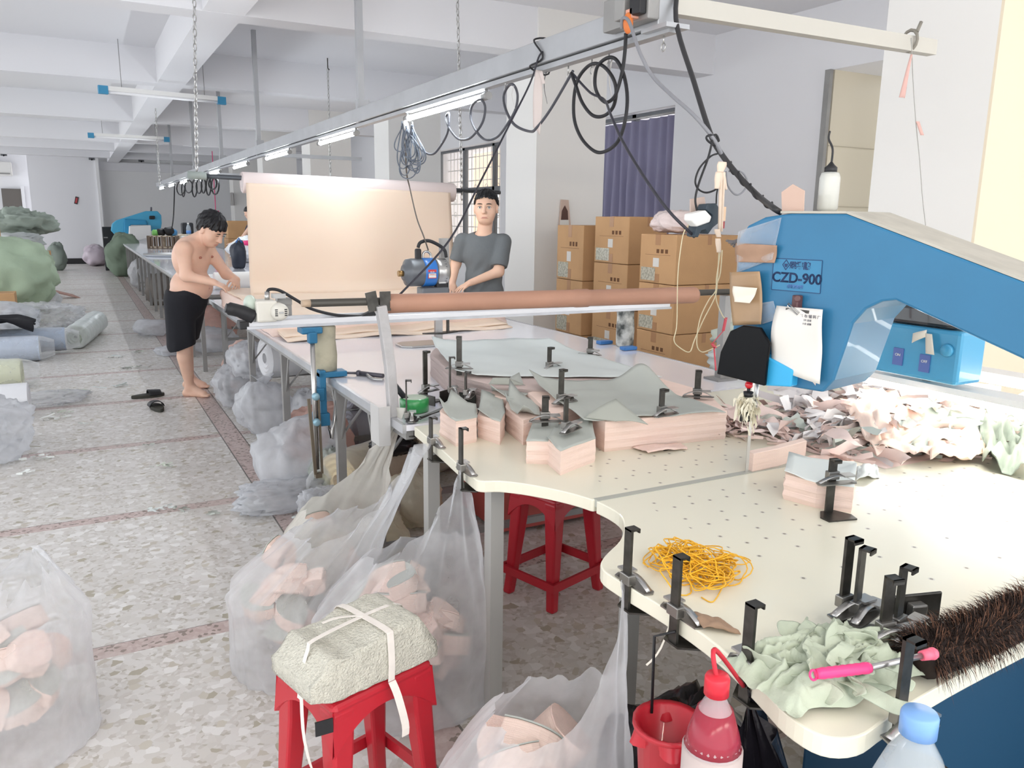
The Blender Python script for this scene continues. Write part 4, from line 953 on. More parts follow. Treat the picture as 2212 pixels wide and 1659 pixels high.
def face_bits(root, T, R, s, look=(0, 0), brow='1b1716', open_=True, lipc='c98a80'):
    e = MB(); ir = MB(); br_ = MB(); lid = MB()
    for x in (-.032, .032):
        if open_:
            c = T(x, .0795, .004); e.sphere(c-Vector(R@Vector((0, .004, 0))), .0115*s, 10); ir.sphere(T(x+look[0], .0838, .004+look[1]), .0052*s, 8)
        P = [T(x*1+q*.016*(1 if x > 0 else -1), .096-.006*abs(q)-.002, .011-.004*q*q) for q in (-1, -.5, 0, .5, 1)]; lid.tube(P, [.001*s, .0016*s, .002*s, .0016*s, .001*s], 5)
        P = [T(x+q*.02*(1 if x > 0 else -1), .0965-.007*abs(q), .027+.003*(1-q*q)) for q in (-1, -.5, 0, .5, 1)]; br_.tube(P, [.0015*s, .003*s, .0034*s, .003*s, .0012*s], 6)
    if open_: e.build('eyes', mat('eye white', 'e8e4e0', .2), root); ir.build('irises', mat('dark iris', '090606', .3), root)
    lid.build('eyelids', mat('lash line', '3b2a26', .6), root); br_.build('eyebrows', mat('eyebrow', brow, .8), root)
    l = MB()
    for z, r in ((-.0615, .0019), (-.0672, .0024)): l.tube([T(q*.0265, .0935-.011*q*q, z-.0012*q*q) for q in (-1, -.5, 0, .5, 1)], [.001*s, r*s, r*s*1.1, r*s, .001*s], 6)
    l.build('lips', mat('lips '+lipc, lipc, .4), root)
def hair_fn(c, R, s, T, front=.055, sides=-.02, seed=0, puff=.014):
    Rn = np.array(R); cn = np.array(c)
    sk = ell(T(0, -.014, .026), [(.074+puff)*s, (.094+puff)*s, (.092+puff*1.2)*s], Rn)
    def fn(P):
        q = (P-cn)@Rn/s; d = sk(P); x, y, z = q[:, 0], q[:, 1], q[:, 2]
        lim = np.where(y > .035, front, np.where(y > -.02, front+(sides-front)*(.035-y)/.055, sides-np.clip((-.02-y)*.9, 0, .055)))
        lim = lim+.012*np.abs(x)/.07*(y > .035)*-1.5
        ph = np.arctan2(x, y+.02); wob = .0035*np.sin(ph*17+seed)+.003*np.sin(ph*31+z*60)+.0025*np.sin(z*120+ph*9)
        return np.maximum(d+wob, (lim+.004*np.sin(ph*23)-z)*.9)
    return fn
def masked(parts, P, k, c, rad):
    d = np.full(len(P), 9.0); m = (np.abs(P-vn(c)) < rad).all(axis=1)
    if m.any(): d[m] = union(parts, P[m], k)
    return d, m
def body_fn(body, headL, T, s, hands):
    hc = T(0, 0, 0); hb = hands and [h[0][0].a0 for h in hands]
    def fn(P):
        d = union(body, P, .03)
        m = (np.abs(P-vn(hc)) < .2).all(axis=1)
        if m.any():
            h = head_cut(union(headL, P[m], .012), P[m], T, s); d[m] = smin(d[m], h, .012)
        for hL, c in zip(hands, hb):
            m = (np.abs(P-c) < .26).all(axis=1)
            if m.any(): d[m] = smin(d[m], union(hL, P[m], .004), .008)
        return d
    return fn
def vn(v): return np.array(v, float)
# --- bare-chested man at the left edge of the table
def man_left():
    f = Vector((.80, -.60, 0)).normalized(); r = Vector((f.y, -f.x, 0)); s = 1.03
    pel = Vector((.745, 7.12, .86)); wai = Vector((.755, 7.10, .97)); che = Vector((.80, 7.04, 1.20)); sho = Vector((.835, 6.99, 1.325)); hd = at(447, 492, Y=6.9)
    root = thing('person', 'bare-chested person in loose black shorts, barefoot, head bowed over the pink fabric stack', 'person', (pel.x, pel.y, 0))
    hd = Vector((sho.x, sho.y, 0))+Vector((f.x*.085+.05, f.y*.085-.03, 1.432))
    R = frame((.66, -.75), .62); hl, T = head_parts(hd, R, 1.14)
    SR = sho+r*.185-Vector((0, 0, .045)); SL = sho-r*.175-Vector((0, 0, .05))
    ER = at(402, 596, Y=6.82); WR_ = at(462, 610, Y=6.72); EL = at(489, 592, Y=7.02); WL = at(511, 604, Y=6.86)
    legR_h = pel+r*.095; legL_h = pel-r*.095
    KR = Vector((.70, 7.10, .47)); AR = Vector((.745, 7.27, .085)); KL = Vector((.745, 7.33, .47)); AL = Vector((.79, 7.66, .085))
    Fn = np.array(Matrix((r, f, Vector((0, 0, 1)))).transposed())
    body = [ell(pel+f*.01, (.175, .14, .13), Fn), ell(wai+f*.05, (.178, .162, .15), Fn), ell(che, (.185, .13, .18), Fn), ell(sho-Vector((0, 0, .03)), (.18, .085, .075), Fn),
            (ell(che+f*.095+r*.075+Vector((0, 0, .02)), (.075, .035, .055), Fn), .03), (ell(che+f*.095-r*.075+Vector((0, 0, .02)), (.075, .035, .055), Fn), .03),
            cap(sho+Vector((0, 0, .01)), hd-R@Vector((0, .02, .06)), .062, .056),
            cap(SR, ER, .058, .043), cap(ER, WR_, .043, .028), cap(SL, EL, .056, .042), cap(EL, WL, .042, .028), (ell(SR, (.062, .062, .06)), .03), (ell(SL, (.06, .06, .058)), .03),
            cap(legR_h, KR, .095, .058), cap(KR, AR, .06, .036), cap(KR+Vector((0, .03, -.1)), AR.lerp(KR, .3), .052, .036), cap(legL_h, KL, .095, .058), cap(KL, AL, .058, .036)]
    h1 = hand(WR_, at(497, 624, Y=6.68)-WR_, Vector((.1, .2, -1)), Vector((0, .3, .4)), .95, .45); h2 = hand(WL, at(508, 626, Y=6.74)-WL, Vector((-.5, 0, -.8)), Vector((-1, 0, .2)), .95, .6)
    ft = foot(AR, (.75, -.6, 0)); ft2 = foot(AL, (.8, -.55, 0))
    def fn(P):
        d = body_fn(body+ft+ft2, hl, T, 1.14, [h1, h2])(P)
        nv = vn(wai+f*.2+Vector((0, 0, -.02))); return -smin(-d, np.linalg.norm(P-nv, axis=1)-.012, .012)
    o = sdf_obj('body', fn, (.42, 6.55, -.002), (1.32, 7.85, 1.68), .0072, SKIN, root)
    nip = MB()
    for sg in (1, -1): nip.sphere(che+f*.134+r*.09*sg+Vector((0, 0, .01)), .013, 8, (1, 1, .8))
    nip.build('nipples', mat('nipple skin', 'a9705f', .6), root)
    face_bits(root, T, R, 1.14, open_=False)
    sdf_obj('hair', hair_fn(hd, R, 1.14, T, .05, -.014, 2, .016), hd-Vector((.16, .16, .14)), hd+Vector((.16, .16, .18)), .006, HAIR, root)
    # shorts
    topz = .955
    sh = [ell(pel+f*.015, (.182, .15, .17), Fn), ell(wai+f*.035-Vector((0, 0, .03)), (.182, .165, .12), Fn), cap(legR_h, KR+Vector((-.01, 0, .02)), .12, .115), cap(legL_h, KL+Vector((.0, -.0, .02)), .12, .11)]
    def fs(P):
        d = union(sh, P, .035); wv = .007*np.sin(P[:, 0]*38+P[:, 2]*9+P[:, 1]*21)*np.clip((.9-P[:, 2])*2.2, 0, 1); d = d+wv
        top_ = P[:, 2]-(topz-.25*((P-vn(wai))@vn(f))*.35-.02*np.cos(P[:, 0]*20)); hem = (.46+.04*np.sin(P[:, 0]*9))-P[:, 2]
        return np.maximum(np.maximum(d, top_), hem)
    sdf_obj('shorts', fs, (.42, 6.8, .4), (1.15, 7.5, 1.05), .0075, mat('black shorts cloth', '17181f', .8, bump=.3, bscale=20), root)
man_left()
# --- man in the grey T-shirt behind the table
def man_right():
    f = Vector((-.62, -.78, 0)).normalized(); r = Vector((f.y, -f.x, 0))
    hd = at(1050, 449, Y=6.03); sho = hd+Vector((-.005, .03, -.235)); che = sho-Vector((0, 0, .15)); wai = sho-Vector((0, 0, .37)); pel = sho-Vector((0, 0, .52))
    root = thing('person', 'standing person in a grey T-shirt and dark trousers, hands resting on the pink fabric', 'person', (pel.x, pel.y, 0))
    R = frame((-.56, -.83), .04); hl, T = head_parts(hd, R, 1.18)
    SR = at(1006, 507, Y=6.24); SL = at(1085, 514, Y=5.98); SR = sho+r*.18-Vector((0, 0, .04)); SL = sho-r*.165-Vector((0, 0, .04))
    ER = at(985, 570, Y=6.22); WR_ = at(977, 612, Y=6.1); EL = at(1077, 587, Y=5.88); WL = at(1016, 611, Y=5.93)
    Fn = np.array(Matrix((r, f, Vector((0, 0, 1)))).transposed()); z = pel.z
    hR = pel+r*.09; hL = pel-r*.09; KR = Vector((hR.x, hR.y, .48)); KL = Vector((hL.x, hL.y, .48)); AR = Vector((hR.x, hR.y+.02, .09)); AL = Vector((hL.x, hL.y+.02, .09))
    body = [ell(pel, (.15, .11, .12), Fn), ell(wai, (.13, .09, .14), Fn), ell(che, (.15, .09, .15), Fn), ell(sho-Vector((0, 0, .035)), (.17, .075, .07), Fn), cap(sho, hd-R@Vector((0, .012, .07)), .062, .06),
            cap(SR, ER, .052, .04), cap(ER, WR_, .04, .027), cap(SL, EL, .052, .041), cap(EL, WL, .042, .028), cap(hR, KR, .085, .055), cap(KR, AR, .055, .036), cap(hL, KL, .085, .055), cap(KL, AL, .055, .036)]
    h1 = hand(WR_, at(976, 634, Y=6.02)-WR_, Vector((-.3, 0, -1)), Vector((1, -1, 0)), .98, .35); h2 = hand(WL, at(978, 632, Y=5.9)-WL, Vector((0, .1, -1)), Vector((0, 1, .3)), .98, .3)
    ft = foot(AR, f)+foot(AL, f)
    lo = (pel.x-.52, pel.y-.42, -.002); hi = (pel.x+.36, pel.y+.42, hd.z+.15)
    sdf_obj('body', body_fn(body+ft, hl, T, 1.18, [h1, h2]), lo, hi, .0068, SKIN2, root)
    face_bits(root, T, R, 1.18, (0, -.0005))
    sdf_obj('hair', hair_fn(hd, R, 1.18, T, .074, .006, 5, .011), hd-Vector((.15, .15, .12)), hd+Vector((.15, .15, .17)), .0055, HAIR, root)
    MB().cyl(T(-.088, .012, -.012), T(-.09, .02, -.035), .004).sphere(T(-.087, .012, -.01), .006, 6).build('earbud', WHITE, root)
    ts = [ell(pel+Vector((0, 0, .04)), (.172, .132, .15), Fn), ell(wai, (.162, .122, .18), Fn), ell(che, (.178, .12, .19), Fn), ell(sho-Vector((0, 0, .035)), (.185, .09, .08), Fn), (cap(sho-Vector((0, 0, .02)), sho+Vector((0, 0, .03)), .085, .06), .03)]
    nk = vn(sho+f*.03+Vector((0, 0, .06)))
    def ft_(P):
        d = union(ts, P, .03); ax = P-vn(sho)
        for S, E_, rr in ((SR, ER, .066), (SL, EL, .068)):
            q = S.lerp(E_, .84); c = cap(S, S.lerp(E_, 1.1), .07, rr)(P); c = np.maximum(c, (P-vn(q))@vn((E_-S).normalized())); d = smin(d, c, .022)
        d = d+.005*np.sin(P[:, 2]*50+ax@vn(r)*34+np.sin(ax@vn(r)*19)*2)*np.clip((sho.z-.12-P[:, 2])*5, 0, 1)
        d = np.maximum(d, -(np.linalg.norm((P-nk)/np.array([1, 1, .9]), axis=1)-.08))
        return np.maximum(d, (pel.z-.02)-P[:, 2])
    sdf_obj('t_shirt', ft_, (pel.x-.38, pel.y-.36, pel.z-.08), (pel.x+.38, pel.y+.36, sho.z+.08), .0068, mat('grey jersey', '6e7376', .9, bump=.25, bscale=40), root)
    tr_ = [ell(pel, (.165, .125, .13), Fn), cap(hR, KR, .095, .075), cap(KR, AR, .075, .06), cap(hL, KL, .095, .075), cap(KL, AL, .075, .06)]
    sdf_obj('trousers', lambda P: np.maximum(np.maximum(union(tr_, P, .03), P[:, 2]-(pel.z+.1)), .1-P[:, 2]), (pel.x-.36, pel.y-.3, .05), (pel.x+.36, pel.y+.3, pel.z+.15), .01, mat('dark trousers cloth', '2a2b33', .85), root)
man_right()
# --- somebody far behind: only forearm and dark hair show past the fabric sheet
def man_far():
    f = Vector((-.9, -.3, 0)).normalized(); r = Vector((f.y, -f.x, 0)); hd = at(533, 455, Y=17.2)
    root = thing('person', 'far person mostly hidden behind the hanging fabric, one bare forearm reaching left', 'person', (hd.x+.05, 17.2, 0))
    hd = Vector((hd.x+.04, 17.2, 1.6)); R = frame((-.9, -.4), .3); hl, T = head_parts(hd, R, 1.0); sho = hd+Vector((.04, 0, -.24)); pel = sho-Vector((-.03, 0, .5)); Fn = np.array(Matrix((r, f, Vector((0, 0, 1)))).transposed())
    E1 = at(522, 517, Y=17.0); W1 = at(505, 524, Y=16.95)
    body = [ell(pel, (.16, .12, .14), Fn), ell(sho-Vector((0, 0, .2)), (.17, .12, .22), Fn), cap(sho, hd, .06, .05), cap(sho-Vector((.05, .15, .05)), E1, .05, .042), cap(E1, W1, .042, .03), cap(pel+r*.08, Vector((pel.x, pel.y, .06))+r*.08, .08, .045), cap(pel-r*.08, Vector((pel.x, pel.y, .06))-r*.08, .08, .045)]
    h = hand(W1, Vector((-1, -.1, -.15)), Vector((0, 0, -1)), Vector((0, -1, 0)), 1, .3)
    sdf_obj('body', body_fn(body, hl, T, 1, [h]), (hd.x-.6, 16.7, -.0), (hd.x+.4, 17.6, 1.78), .014, SKIN, root)
    sdf_obj('hair', hair_fn(hd, R, 1, T, .05, -.02, 1, .014), hd-Vector((.15, .15, .12)), hd+Vector((.15, .15, .17)), .01, HAIR, root)
    sdf_obj('shirt', lambda P: np.maximum(np.maximum(ell(sho-Vector((0, 0, .22)), (.19, .14, .27), Fn)(P), P[:, 2]-sho.z), pel.z-P[:, 2]), sho-Vector((.3, .3, .6)), sho+Vector((.3, .3, .1)), .014, mat('dark far shirt', '3a2f36', .8), root)
man_far()
# ---------------------------------------------------------------- soft goods helpers
def sack(name, c, r, m, label, cat='bag', group=None, seed=0, fold=.16, knot=None, flat=True, n=26, parts=None, parent=None, ridge=5.0, warp=.25):
    """crumpled sack standing at floor point c with radii r"""
    c = Vector(c); s = MB(); vs = []; nv = n; nu = n*2
    for i in range(nv+1):
        ph = math.pi*i/nv
        for k in range(nu):
            th = 2*math.pi*k/nu; d = Vector((math.sin(ph)*math.cos(th), math.sin(ph)*math.sin(th), math.cos(ph)))
            q = d*1.0+Vector((seed*3.1, seed*1.7, seed)); big = noise.noise(q*1.3)*warp
            w_ = q+Vector((noise.noise(q*2.1+Vector((7, 0, 0))), noise.noise(q*2.1+Vector((0, 7, 0))), noise.noise(q*2.1+Vector((0, 0, 7)))))*.35
            rg = 1-abs(noise.noise(w_*ridge*.5))*2.2; rg2 = 1-abs(noise.noise(w_*ridge))*2
            e = 1+big+fold*(rg*.6+rg2*.3-.5)
            dd = Vector((math.copysign(abs(d.x)**.85, d.x), math.copysign(abs(d.y)**.85, d.y), math.copysign(abs(d.z)**.85, d.z)))
            p = Vector((dd.x*r[0]*e, dd.y*r[1]*e, dd.z*r[2]*e+r[2]))
            if flat and p.z < .06*r[2]: p.z = .004+.02*r[2]*abs(noise.noise(q*6))
            vs.append(c+p)
    fs = [(i*nu+k, (i+1)*nu+k, (i+1)*nu+(k+1) % nu, i*nu+(k+1) % nu) for i in range(nv) for k in range(nu)]
    s.add(vs, fs, True)
    if knot:
        t = thing(name, label, cat, c, group); s.build('bag_body', m, t); kz = c+Vector((0, 0, r[2]*1.95)); kk = MB()
        def kf(u, v):
            a = u*6.283; rr = knot*(.18+.8*v**1.5)*(1+.25*math.sin(a*5)); return kz+Vector((math.cos(a)*rr, math.sin(a)*rr, -.02+knot*1.1*v+.012*math.sin(a*3)))
        kk.grid(kf, 26, 6).build('knotted_neck', m, t); return t
    o = s.build(name, m, parent)
    return top(o, label, cat, group) if parent is None else o
def lie_roll(a, b, r, m, me_, label, name='fabric_bolt', cat='fabric roll', group=None, core=.25, film=None, sag=0):
    a, b = Vector(a), Vector(b); t = thing(name, label, cat, (a+b)/2-Vector((0, 0, r)), group); ax = (b-a).normalized()
    N = 12; s = MB(); s.tube([a.lerp(b, i/N) for i in range(N+1)], [r*(1+.02*nz((i, seed_(a), 0), .9)) for i in range(N+1)], 26, caps=False); s.build('roll', m, t)
    u = ax.orthogonal().normalized(); v = ax.cross(u)
    for p, sg in ((a, -1), (b, 1)):
        e = MB(); n_ = 24; k = 7; vs = []
        for j in range(k+1):
            rr = r*(1-j/k*(1-core)); dz = (.006 if j % 2 else -.004)*sg
            for q in range(n_): an = q*2*math.pi/n_; vs.append(p+ax*dz+(u*math.cos(an)+v*math.sin(an))*rr)
        vs2 = [p-ax*sg*.06+(u*math.cos(q*2*math.pi/n_)+v*math.sin(q*2*math.pi/n_))*r*core for q in range(n_)]; vs += vs2
        fs = [(j*n_+q, j*n_+(q+1) % n_, (j+1)*n_+(q+1) % n_, (j+1)*n_+q) for j in range(k+1) for q in range(n_)]; fs.append(tuple((k+1)*n_+q for q in range(n_)))
        e.add(vs, fs); e.build('roll_end', me_, t)
    if film:
        f_ = MB(); M_ = 18; R_ = []
        for i in range(M_+1):
            x = -.12+1.24*i/M_; R_.append(a.lerp(b, x))
        def fn(uu, vv):
            an = uu*6.283; ex = .14/(b-a).length; x = -ex+(1+2*ex)*vv; over = max(0, -x, x-1)*.18/ex; p = a.lerp(b, x); L = (b-a).length
            rr = r*(1.05+.07*nz((math.cos(an)*2, math.sin(an)*2, x*L*5), 1.6))*(1-over*2.2)
            q = p+(u*math.cos(an)+v*math.sin(an))*max(rr, .01); q.z = max(q.z, .004); return q
        f_.grid(fn, 30, 22).build('film_wrap', film, t)
    return t
def seed_(v): return v.x*7+v.y*3
def hung_bag(name, apex, base, R, zl, th_a, m, label, wid=.7, z1=.3, seed=0, group='clear bags hung on the rim clamps', ry=None, top_noise=.04, pinch=1.0):
    """open bag standing on the floor, one mouth corner pulled up to a clamp"""
    apex = Vector(apex); base = Vector(base); ry = ry or R; nu, nv = 96, 44
    def fn(u, v):
        th = u*2*math.pi; dl = (th-th_a+math.pi) % (2*math.pi)-math.pi
        pk = math.exp(-(dl/wid)**2); zt = zl+(apex.z-zl)*pk**pinch+top_noise*nz((math.cos(th)*2, math.sin(th)*2, seed), 2)*(1-pk)
        z = base.z+.004+(zt-base.z)*max(0, (v-.08)/.92)
        pr = min(1, v/.08)**.5; fl = 1+.06*nz((math.cos(th), math.sin(th), z*2+seed), 1.7)
        pl_ = .045*math.sin(th*9+seed+3*nz((th, 0, 1), 1))*min(1, z/.5)+.014*math.sin(th*23+z*4+seed)+.05*(1-abs(nz((math.cos(th)*2.2+z, math.sin(th)*2.2, z*3+seed), 1.6))*2.2)
        rr = pr*(fl+pl_)*(1-.10*max(0, z-z1))
        p = Vector((base.x+math.cos(th)*R*rr, base.y+math.sin(th)*ry*rr, z))
        w_ = max(0, min(1, (z-z1)/(apex.z-z1))); w_ = w_**1.15
        gather = 1+.9*math.sin(th*14+seed)*.25*w_
        p.x += (apex.x-p.x)*w_*min(1, gather); p.y += (apex.y-p.y)*w_*min(1, gather)
        if w_ > .96: p.x += .006*math.sin(th*7); p.y += .006*math.cos(th*7)
        p += Vector((nz(p, 9, seed), nz(p, 9, seed+4), 0))*.012*(1-w_)
        return p
    o = MB().grid(fn, nu, nv).build(name, m)
    return top(o, label, 'bag', group)
def petal(L, W, n=9):
    P = []
    for i in range(n+1):
        t = i/n; P.append((W*math.sin(math.pi*t)**.75*.5, L*(t-.5)))
    for i in range(1, n):
        t = 1-i/n; P.append((-W*math.sin(math.pi*t)**.75*.32, L*(t-.5)))
    return P
LAYS = mat('stacked cut edges', 'f4dacd', .9, bump=.5, bscale=10, stretch=(.4, .4, 90), vary=.06, vscale=20)
CUT = {}
def cut_piece(loc, rot, label, kind=0, s=1.0, group='pink cut bundles in the clear bags', capcol=None):
    if kind not in CUT:
        t = thing('cut_bundle', 'x', 'fabric bundle', (0, 0, 0)); pts = petal(.17, .12) if kind == 0 else petal(.14, .15) if kind == 1 else [(-.06, -.05), (.06, -.05), (.07, .04), (.0, .07), (-.07, .04)]
        MB().prism(pts, 0, .055).build('layers', LAYS, t, bevel=.004)
        MB().prism([(x*.99, y*.99) for x, y in pts], .0552, .0585).build('lining_sheet', SAGE2 if kind != 1 else PINK, t)
        CUT[kind] = t; o = t
    else: o = copy_tree(CUT[kind])
    o.location = loc; o.rotation_euler = rot; o.scale = (s, s, s); o['label'] = label; o['category'] = 'fabric bundle'; o['group'] = group; return o
def fill(c, r, z0, z1, n, tag_, seed, s=1.0):
    rnd = random.Random(seed)
    for i in range(n):
        a = rnd.uniform(0, 6.28); q = r*math.sqrt(rnd.random())*.8
        cut_piece((c[0]+q*math.cos(a), c[1]+q*math.sin(a), z0+(z1-z0)*(i+.5)/n), (rnd.uniform(-.9, .9), rnd.uniform(-.9, .9), rnd.uniform(0, 6.28)), tag_, rnd.choice((0, 0, 1)), s*rnd.uniform(.85, 1.15), group=tag_[:60])
# ---------------------------------------------------------------- hung bags at the table rim
hung_bag('plastic_bag', (.922, 2.02, .83), (.85, 2.27, 0), .29, .50, -1.28, FILM, 'tall clear bag of pink pieces pulled up to the nearer rim clamp behind the stool', wid=1.1, seed=1, ry=.25)
fill((.85, 2.27), .19, .04, .40, 30, 'pink cut bundle inside the tall clear bag behind the red stool', 1)
hung_bag('plastic_bag', (.952, 2.32, .83), (.58, 2.62, 0), .23, .50, -.6, FILM, 'clear bag of pink pieces on the farther rim clamp, slumped toward the aisle', wid=1.0, seed=4)
fill((.58, 2.62), .17, .04, .38, 16, 'pink cut bundle inside the clear bag slumped toward the aisle', 2)
hung_bag('plastic_bag', (1.0, 2.66, .87), (.80, 2.98, 0), .19, .42, .6, mat('creamy plastic film', 'f0eee6', .3, tl=.75, bump=.4, bscale=18), 'creamy plastic bag hung at the table corner under the silver taped post', wid=.8, seed=6)
fill((.78, 2.92), .15, .04, .34, 7, 'pale bundle inside the creamy bag below the silver taped post', 3)
hung_bag('plastic_bag', (.915, 1.21, .83), (.80, 1.36, 0), .23, .50, -.9, mat('milkier film', 'eff0f3', .2, tl=.34, bump=.4, bscale=16), 'clear plastic bag with rolled pink pieces hung in front at the curved cutout', wid=.8, seed=8, ry=.20)
fill((.80, 1.36), .14, .06, .38, 16, 'pink cut bundle inside the clear bag hung at the cutout', 4)
hung_bag('plastic_bag', (-.20, 2.66, .56), (-.32, 2.56, 0), .245, .50, .6, mat('foggy clear film', 'f1f3f6', .15, tl=.3, bump=.5, bscale=14), 'large clear bag of pink and sage pieces standing in the aisle, lower left corner', wid=.9, seed=9, group='x', z1=.42)['group'] = 'clear bags standing in the aisle'
fill((-.31, 2.56), .16, .05, .36, 30, 'pink cut bundle inside the large clear bag in the lower left corner', 5)
# water bottle bag and black bag at the near corner
hung_bag('plastic_bag', (1.02, .65, .80), (1.02, .56, .22), .12, .60, 1.4, mat('milkier film'), 'clear bag with a blue-capped water bottle hung at the near corner clamp', wid=1.0, seed=12, z1=.45)
BLK = mat('black bin bag film', '17151a', .25, bump=.6, bscale=14)
hung_bag('plastic_bag', (.905, .85, .80), (.93, .80, .25), .13, .55, .6, BLK, 'black plastic bag hung at the table rim beside the red-capped bottle', wid=1.2, seed=13, z1=.4)
def bottle(c, r, h, label, body, capm, bands=(), liquid=None, tilt=None, capr=.42):
    c = Vector(c); t = thing('drink_bottle', label, 'bottle', c)
    MB().lathe([(r*.7, 0), (r, .012), (r*1.0, h*.30), (r*.96, h*.33), (r*.96, h*.5), (r, h*.55), (r*.93, h*.68), (r*.62, h*.84), (r*.34, h*.93), (r*.32, h*.97)], c, 28).build('bottle_body', body, t)
    if liquid: MB().lathe([(r*.66, .004), (r*.94, .014), (r*.94, h*.30), (r*.91, h*.34), (r*.91, h*.46)], c, 24).build('drink', liquid, t)
    MB().lathe([(r*capr, h*.95), (r*capr, h*1.04), (r*capr*.9, h*1.055)], c, 20).build('cap', capm, t)
    for (z0, z1, m) in bands: MB().lathe([(r*1.015, h*z0), (r*1.015, h*z1)], c, 28).build('paper_band', m, t)
    return t
bc = at(1540, 1600, Y=.80); kk = at(1565, 1480, Y=.80)
CLR = mat('clear drink bottle', 'f0e6e8', .06, alpha=.32)
bt = bottle((bc.x-.0, .80, kk.z-.285), .045, .29, 'red-capped clear bottle with a pale label hanging before the table rim', CLR, mat('red cap', 'd22a3a', .35), ((.02, .64, mat('pale bottle label', 'bfb0ac', .6)),), None, None)
MB().lathe([(.0436, .19), (.039, .21), (.027, .25)], Vector((bc.x, .80, kk.z-.285)), 24).build('tinted_film', mat('rose tinted film', 'a32a3e', .2, alpha=.8), bt)
MB().tube(cat_rom([Vector((bc.x, .80, kk.z+.01)), Vector((bc.x+.01, .82, kk.z+.05)), Vector((.905, .86, .80))], 6), .004, 6).build('hanging_string', mat('red string', 'c22a3a', .6), bt)
wc = at(1980, 1600, Y=.56); wk = at(1985, 1562, Y=.56)
bottle((wk.x, .56, wk.z-.30), .055, .30, 'water bottle with a blue cap inside the clear bag at the near corner', mat('clear water bottle', 'e4eef3', .05, alpha=.3), mat('blue bottle cap', '7aa5dc', .35), ((.2, .3, mat('blue label', '5f8fd0', .5)),))
rb = thing('plastic_tub', 'red plastic tub with a ragged rim just left of the red-capped bottle', 'tub', at(1440, 1640, Y=1.0))
q = at(1445, 1562, Y=1.0); qb = Vector((q.x, q.y, q.z-.2))
MB().lathe([(.04, 0), (.045, .01), (.058, .19), (.066, .195), (.066, .205), (.055, .2), (.045, .02)], qb, 22).build('tub_body', RED, rb); 
MB().grid(lambda u, v: qb+Vector((math.cos(u*6.28)*(.06+.014*math.sin(u*31)*v), math.sin(u*6.28)*(.06+.014*math.sin(u*31)*v), .2-.03*v)), 40, 3).build('torn_rim', RED, rb)
MB().tube([qb+Vector((0, .05, .19)), qb+Vector((.03, .09, .32)), (.92, 1.05, .80)], .003, 5).build('tub_string', BLACK, rb)
sack('black_bundle', (1.12, 1.22, .0), (.16, .18, .24), BLK, 'dark bundle in the shade under the near table', 'bundle', seed=31)
# ---------------------------------------------------------------- red stools and the parcel
def stool(loc, rz, label, w=.29, d=.25, h=.47):
    t = thing('plastic_stool', label, 'stool', (0, 0, 0), 'red plastic stools'); lw = .062
    def leg(sx, sy):
        tx, ty = sx*(w/2-lw/2), sy*(d/2-lw/2); bx_, by = tx*1.26+sx*.004, ty*1.26+sy*.004; vs = []
        for (x, y, z, k) in ((bx_, by, 0, .62), (bx_*.93, by*.93, h*.2, .66), (tx*1.04, ty*1.04, h*.72, .9), (tx, ty, h-.02, 1)):
            for a, b in ((-1, -1), (1, -1), (1, 1), (-1, 1)): vs.append((x+a*lw/2*k, y+b*lw/2*k, z))
        fs = [(j*4+q, j*4+(q+1) % 4, (j+1)*4+(q+1) % 4, (j+1)*4+q) for j in range(3) for q in range(4)]+[(3, 2, 1, 0), (12, 13, 14, 15)]
        return MB().add(vs, fs)
    for sx in (-1, 1):
        for sy in (-1, 1): leg(sx, sy).build('leg', RED, t, bevel=.008)
    m = MB().prism([(-w/2, -d/2), (w/2, -d/2), (w/2, d/2), (-w/2, d/2)], h-.028, h); m.build('seat', RED, t, bevel=.014, seg=3)
    ap = MB()
    for s_, n_, ln in ((1, 'x', w), (-1, 'x', w), (1, 'y', d), (-1, 'y', d)):
        ap = MB(); K = 14; vs = []
        for i in range(K+1):
            u = i/K*2-1; zb = h-.05-.075*abs(u)**2.2; 
            for z in (h-.015, zb):
                o_ = (d if n_ == 'x' else w)/2+(h-z)*.1-.004
                vs.append((u*ln/2*(1+(h-z)*.3), s_*o_, z) if n_ == 'x' else (s_*o_, u*ln/2*(1+(h-z)*.3), z))
        vs += [((v[0]*.94, v[1]*.94, v[2])) for v in vs]; W = 2*(K+1); fs = []
        for i in range(K): fs += [(2*i, 2*i+1, 2*i+3, 2*i+2), (W+2*i, W+2*i+2, W+2*i+3, W+2*i+1), (2*i+1, W+2*i+1, W+2*i+3, 2*i+3)]
        ap.add(vs, fs).build('apron', RED, t)
    st_ = MB()
    for s_ in (-1, 1): st_ = MB().bar((-w*.6, s_*d*.58, h*.24), (w*.6, s_*d*.58, h*.24), .012, .035); st_.build('stretcher', RED, t)
    for s_ in (-1, 1): MB().bar((s_*w*.58, -d*.58, h*.24), (s_*w*.58, d*.58, h*.24), .012, .035).build('stretcher', RED, t)
    t.location = loc; t.rotation_euler = (0, 0, rz); return t
SRZ = math.atan2(.09, .29)
s1 = stool((.515, 1.755, 0), SRZ, 'red plastic stool with a tied towelling parcel on its seat')
s2 = copy_tree(s1); s2.location = (1.66, 2.68, 0); s2.rotation_euler = (0, 0, .3); s2['label'] = 'red plastic stool pushed under the cream table behind the cutout'
TW = mat('cream towelling', 'd9d6c8', .95, bump=1.0, bscale=170, vary=.12, vscale=60)
pc = thing('parcel', 'cream towelling parcel tied with white tape, lying on the red stool', 'parcel', (.50, 1.72, .473))
u_ = Vector((math.cos(SRZ-.04), math.sin(SRZ-.04), 0)); v_ = Vector((-u_.y, u_.x, 0)); pcc = Vector((.51, 1.72, .475))
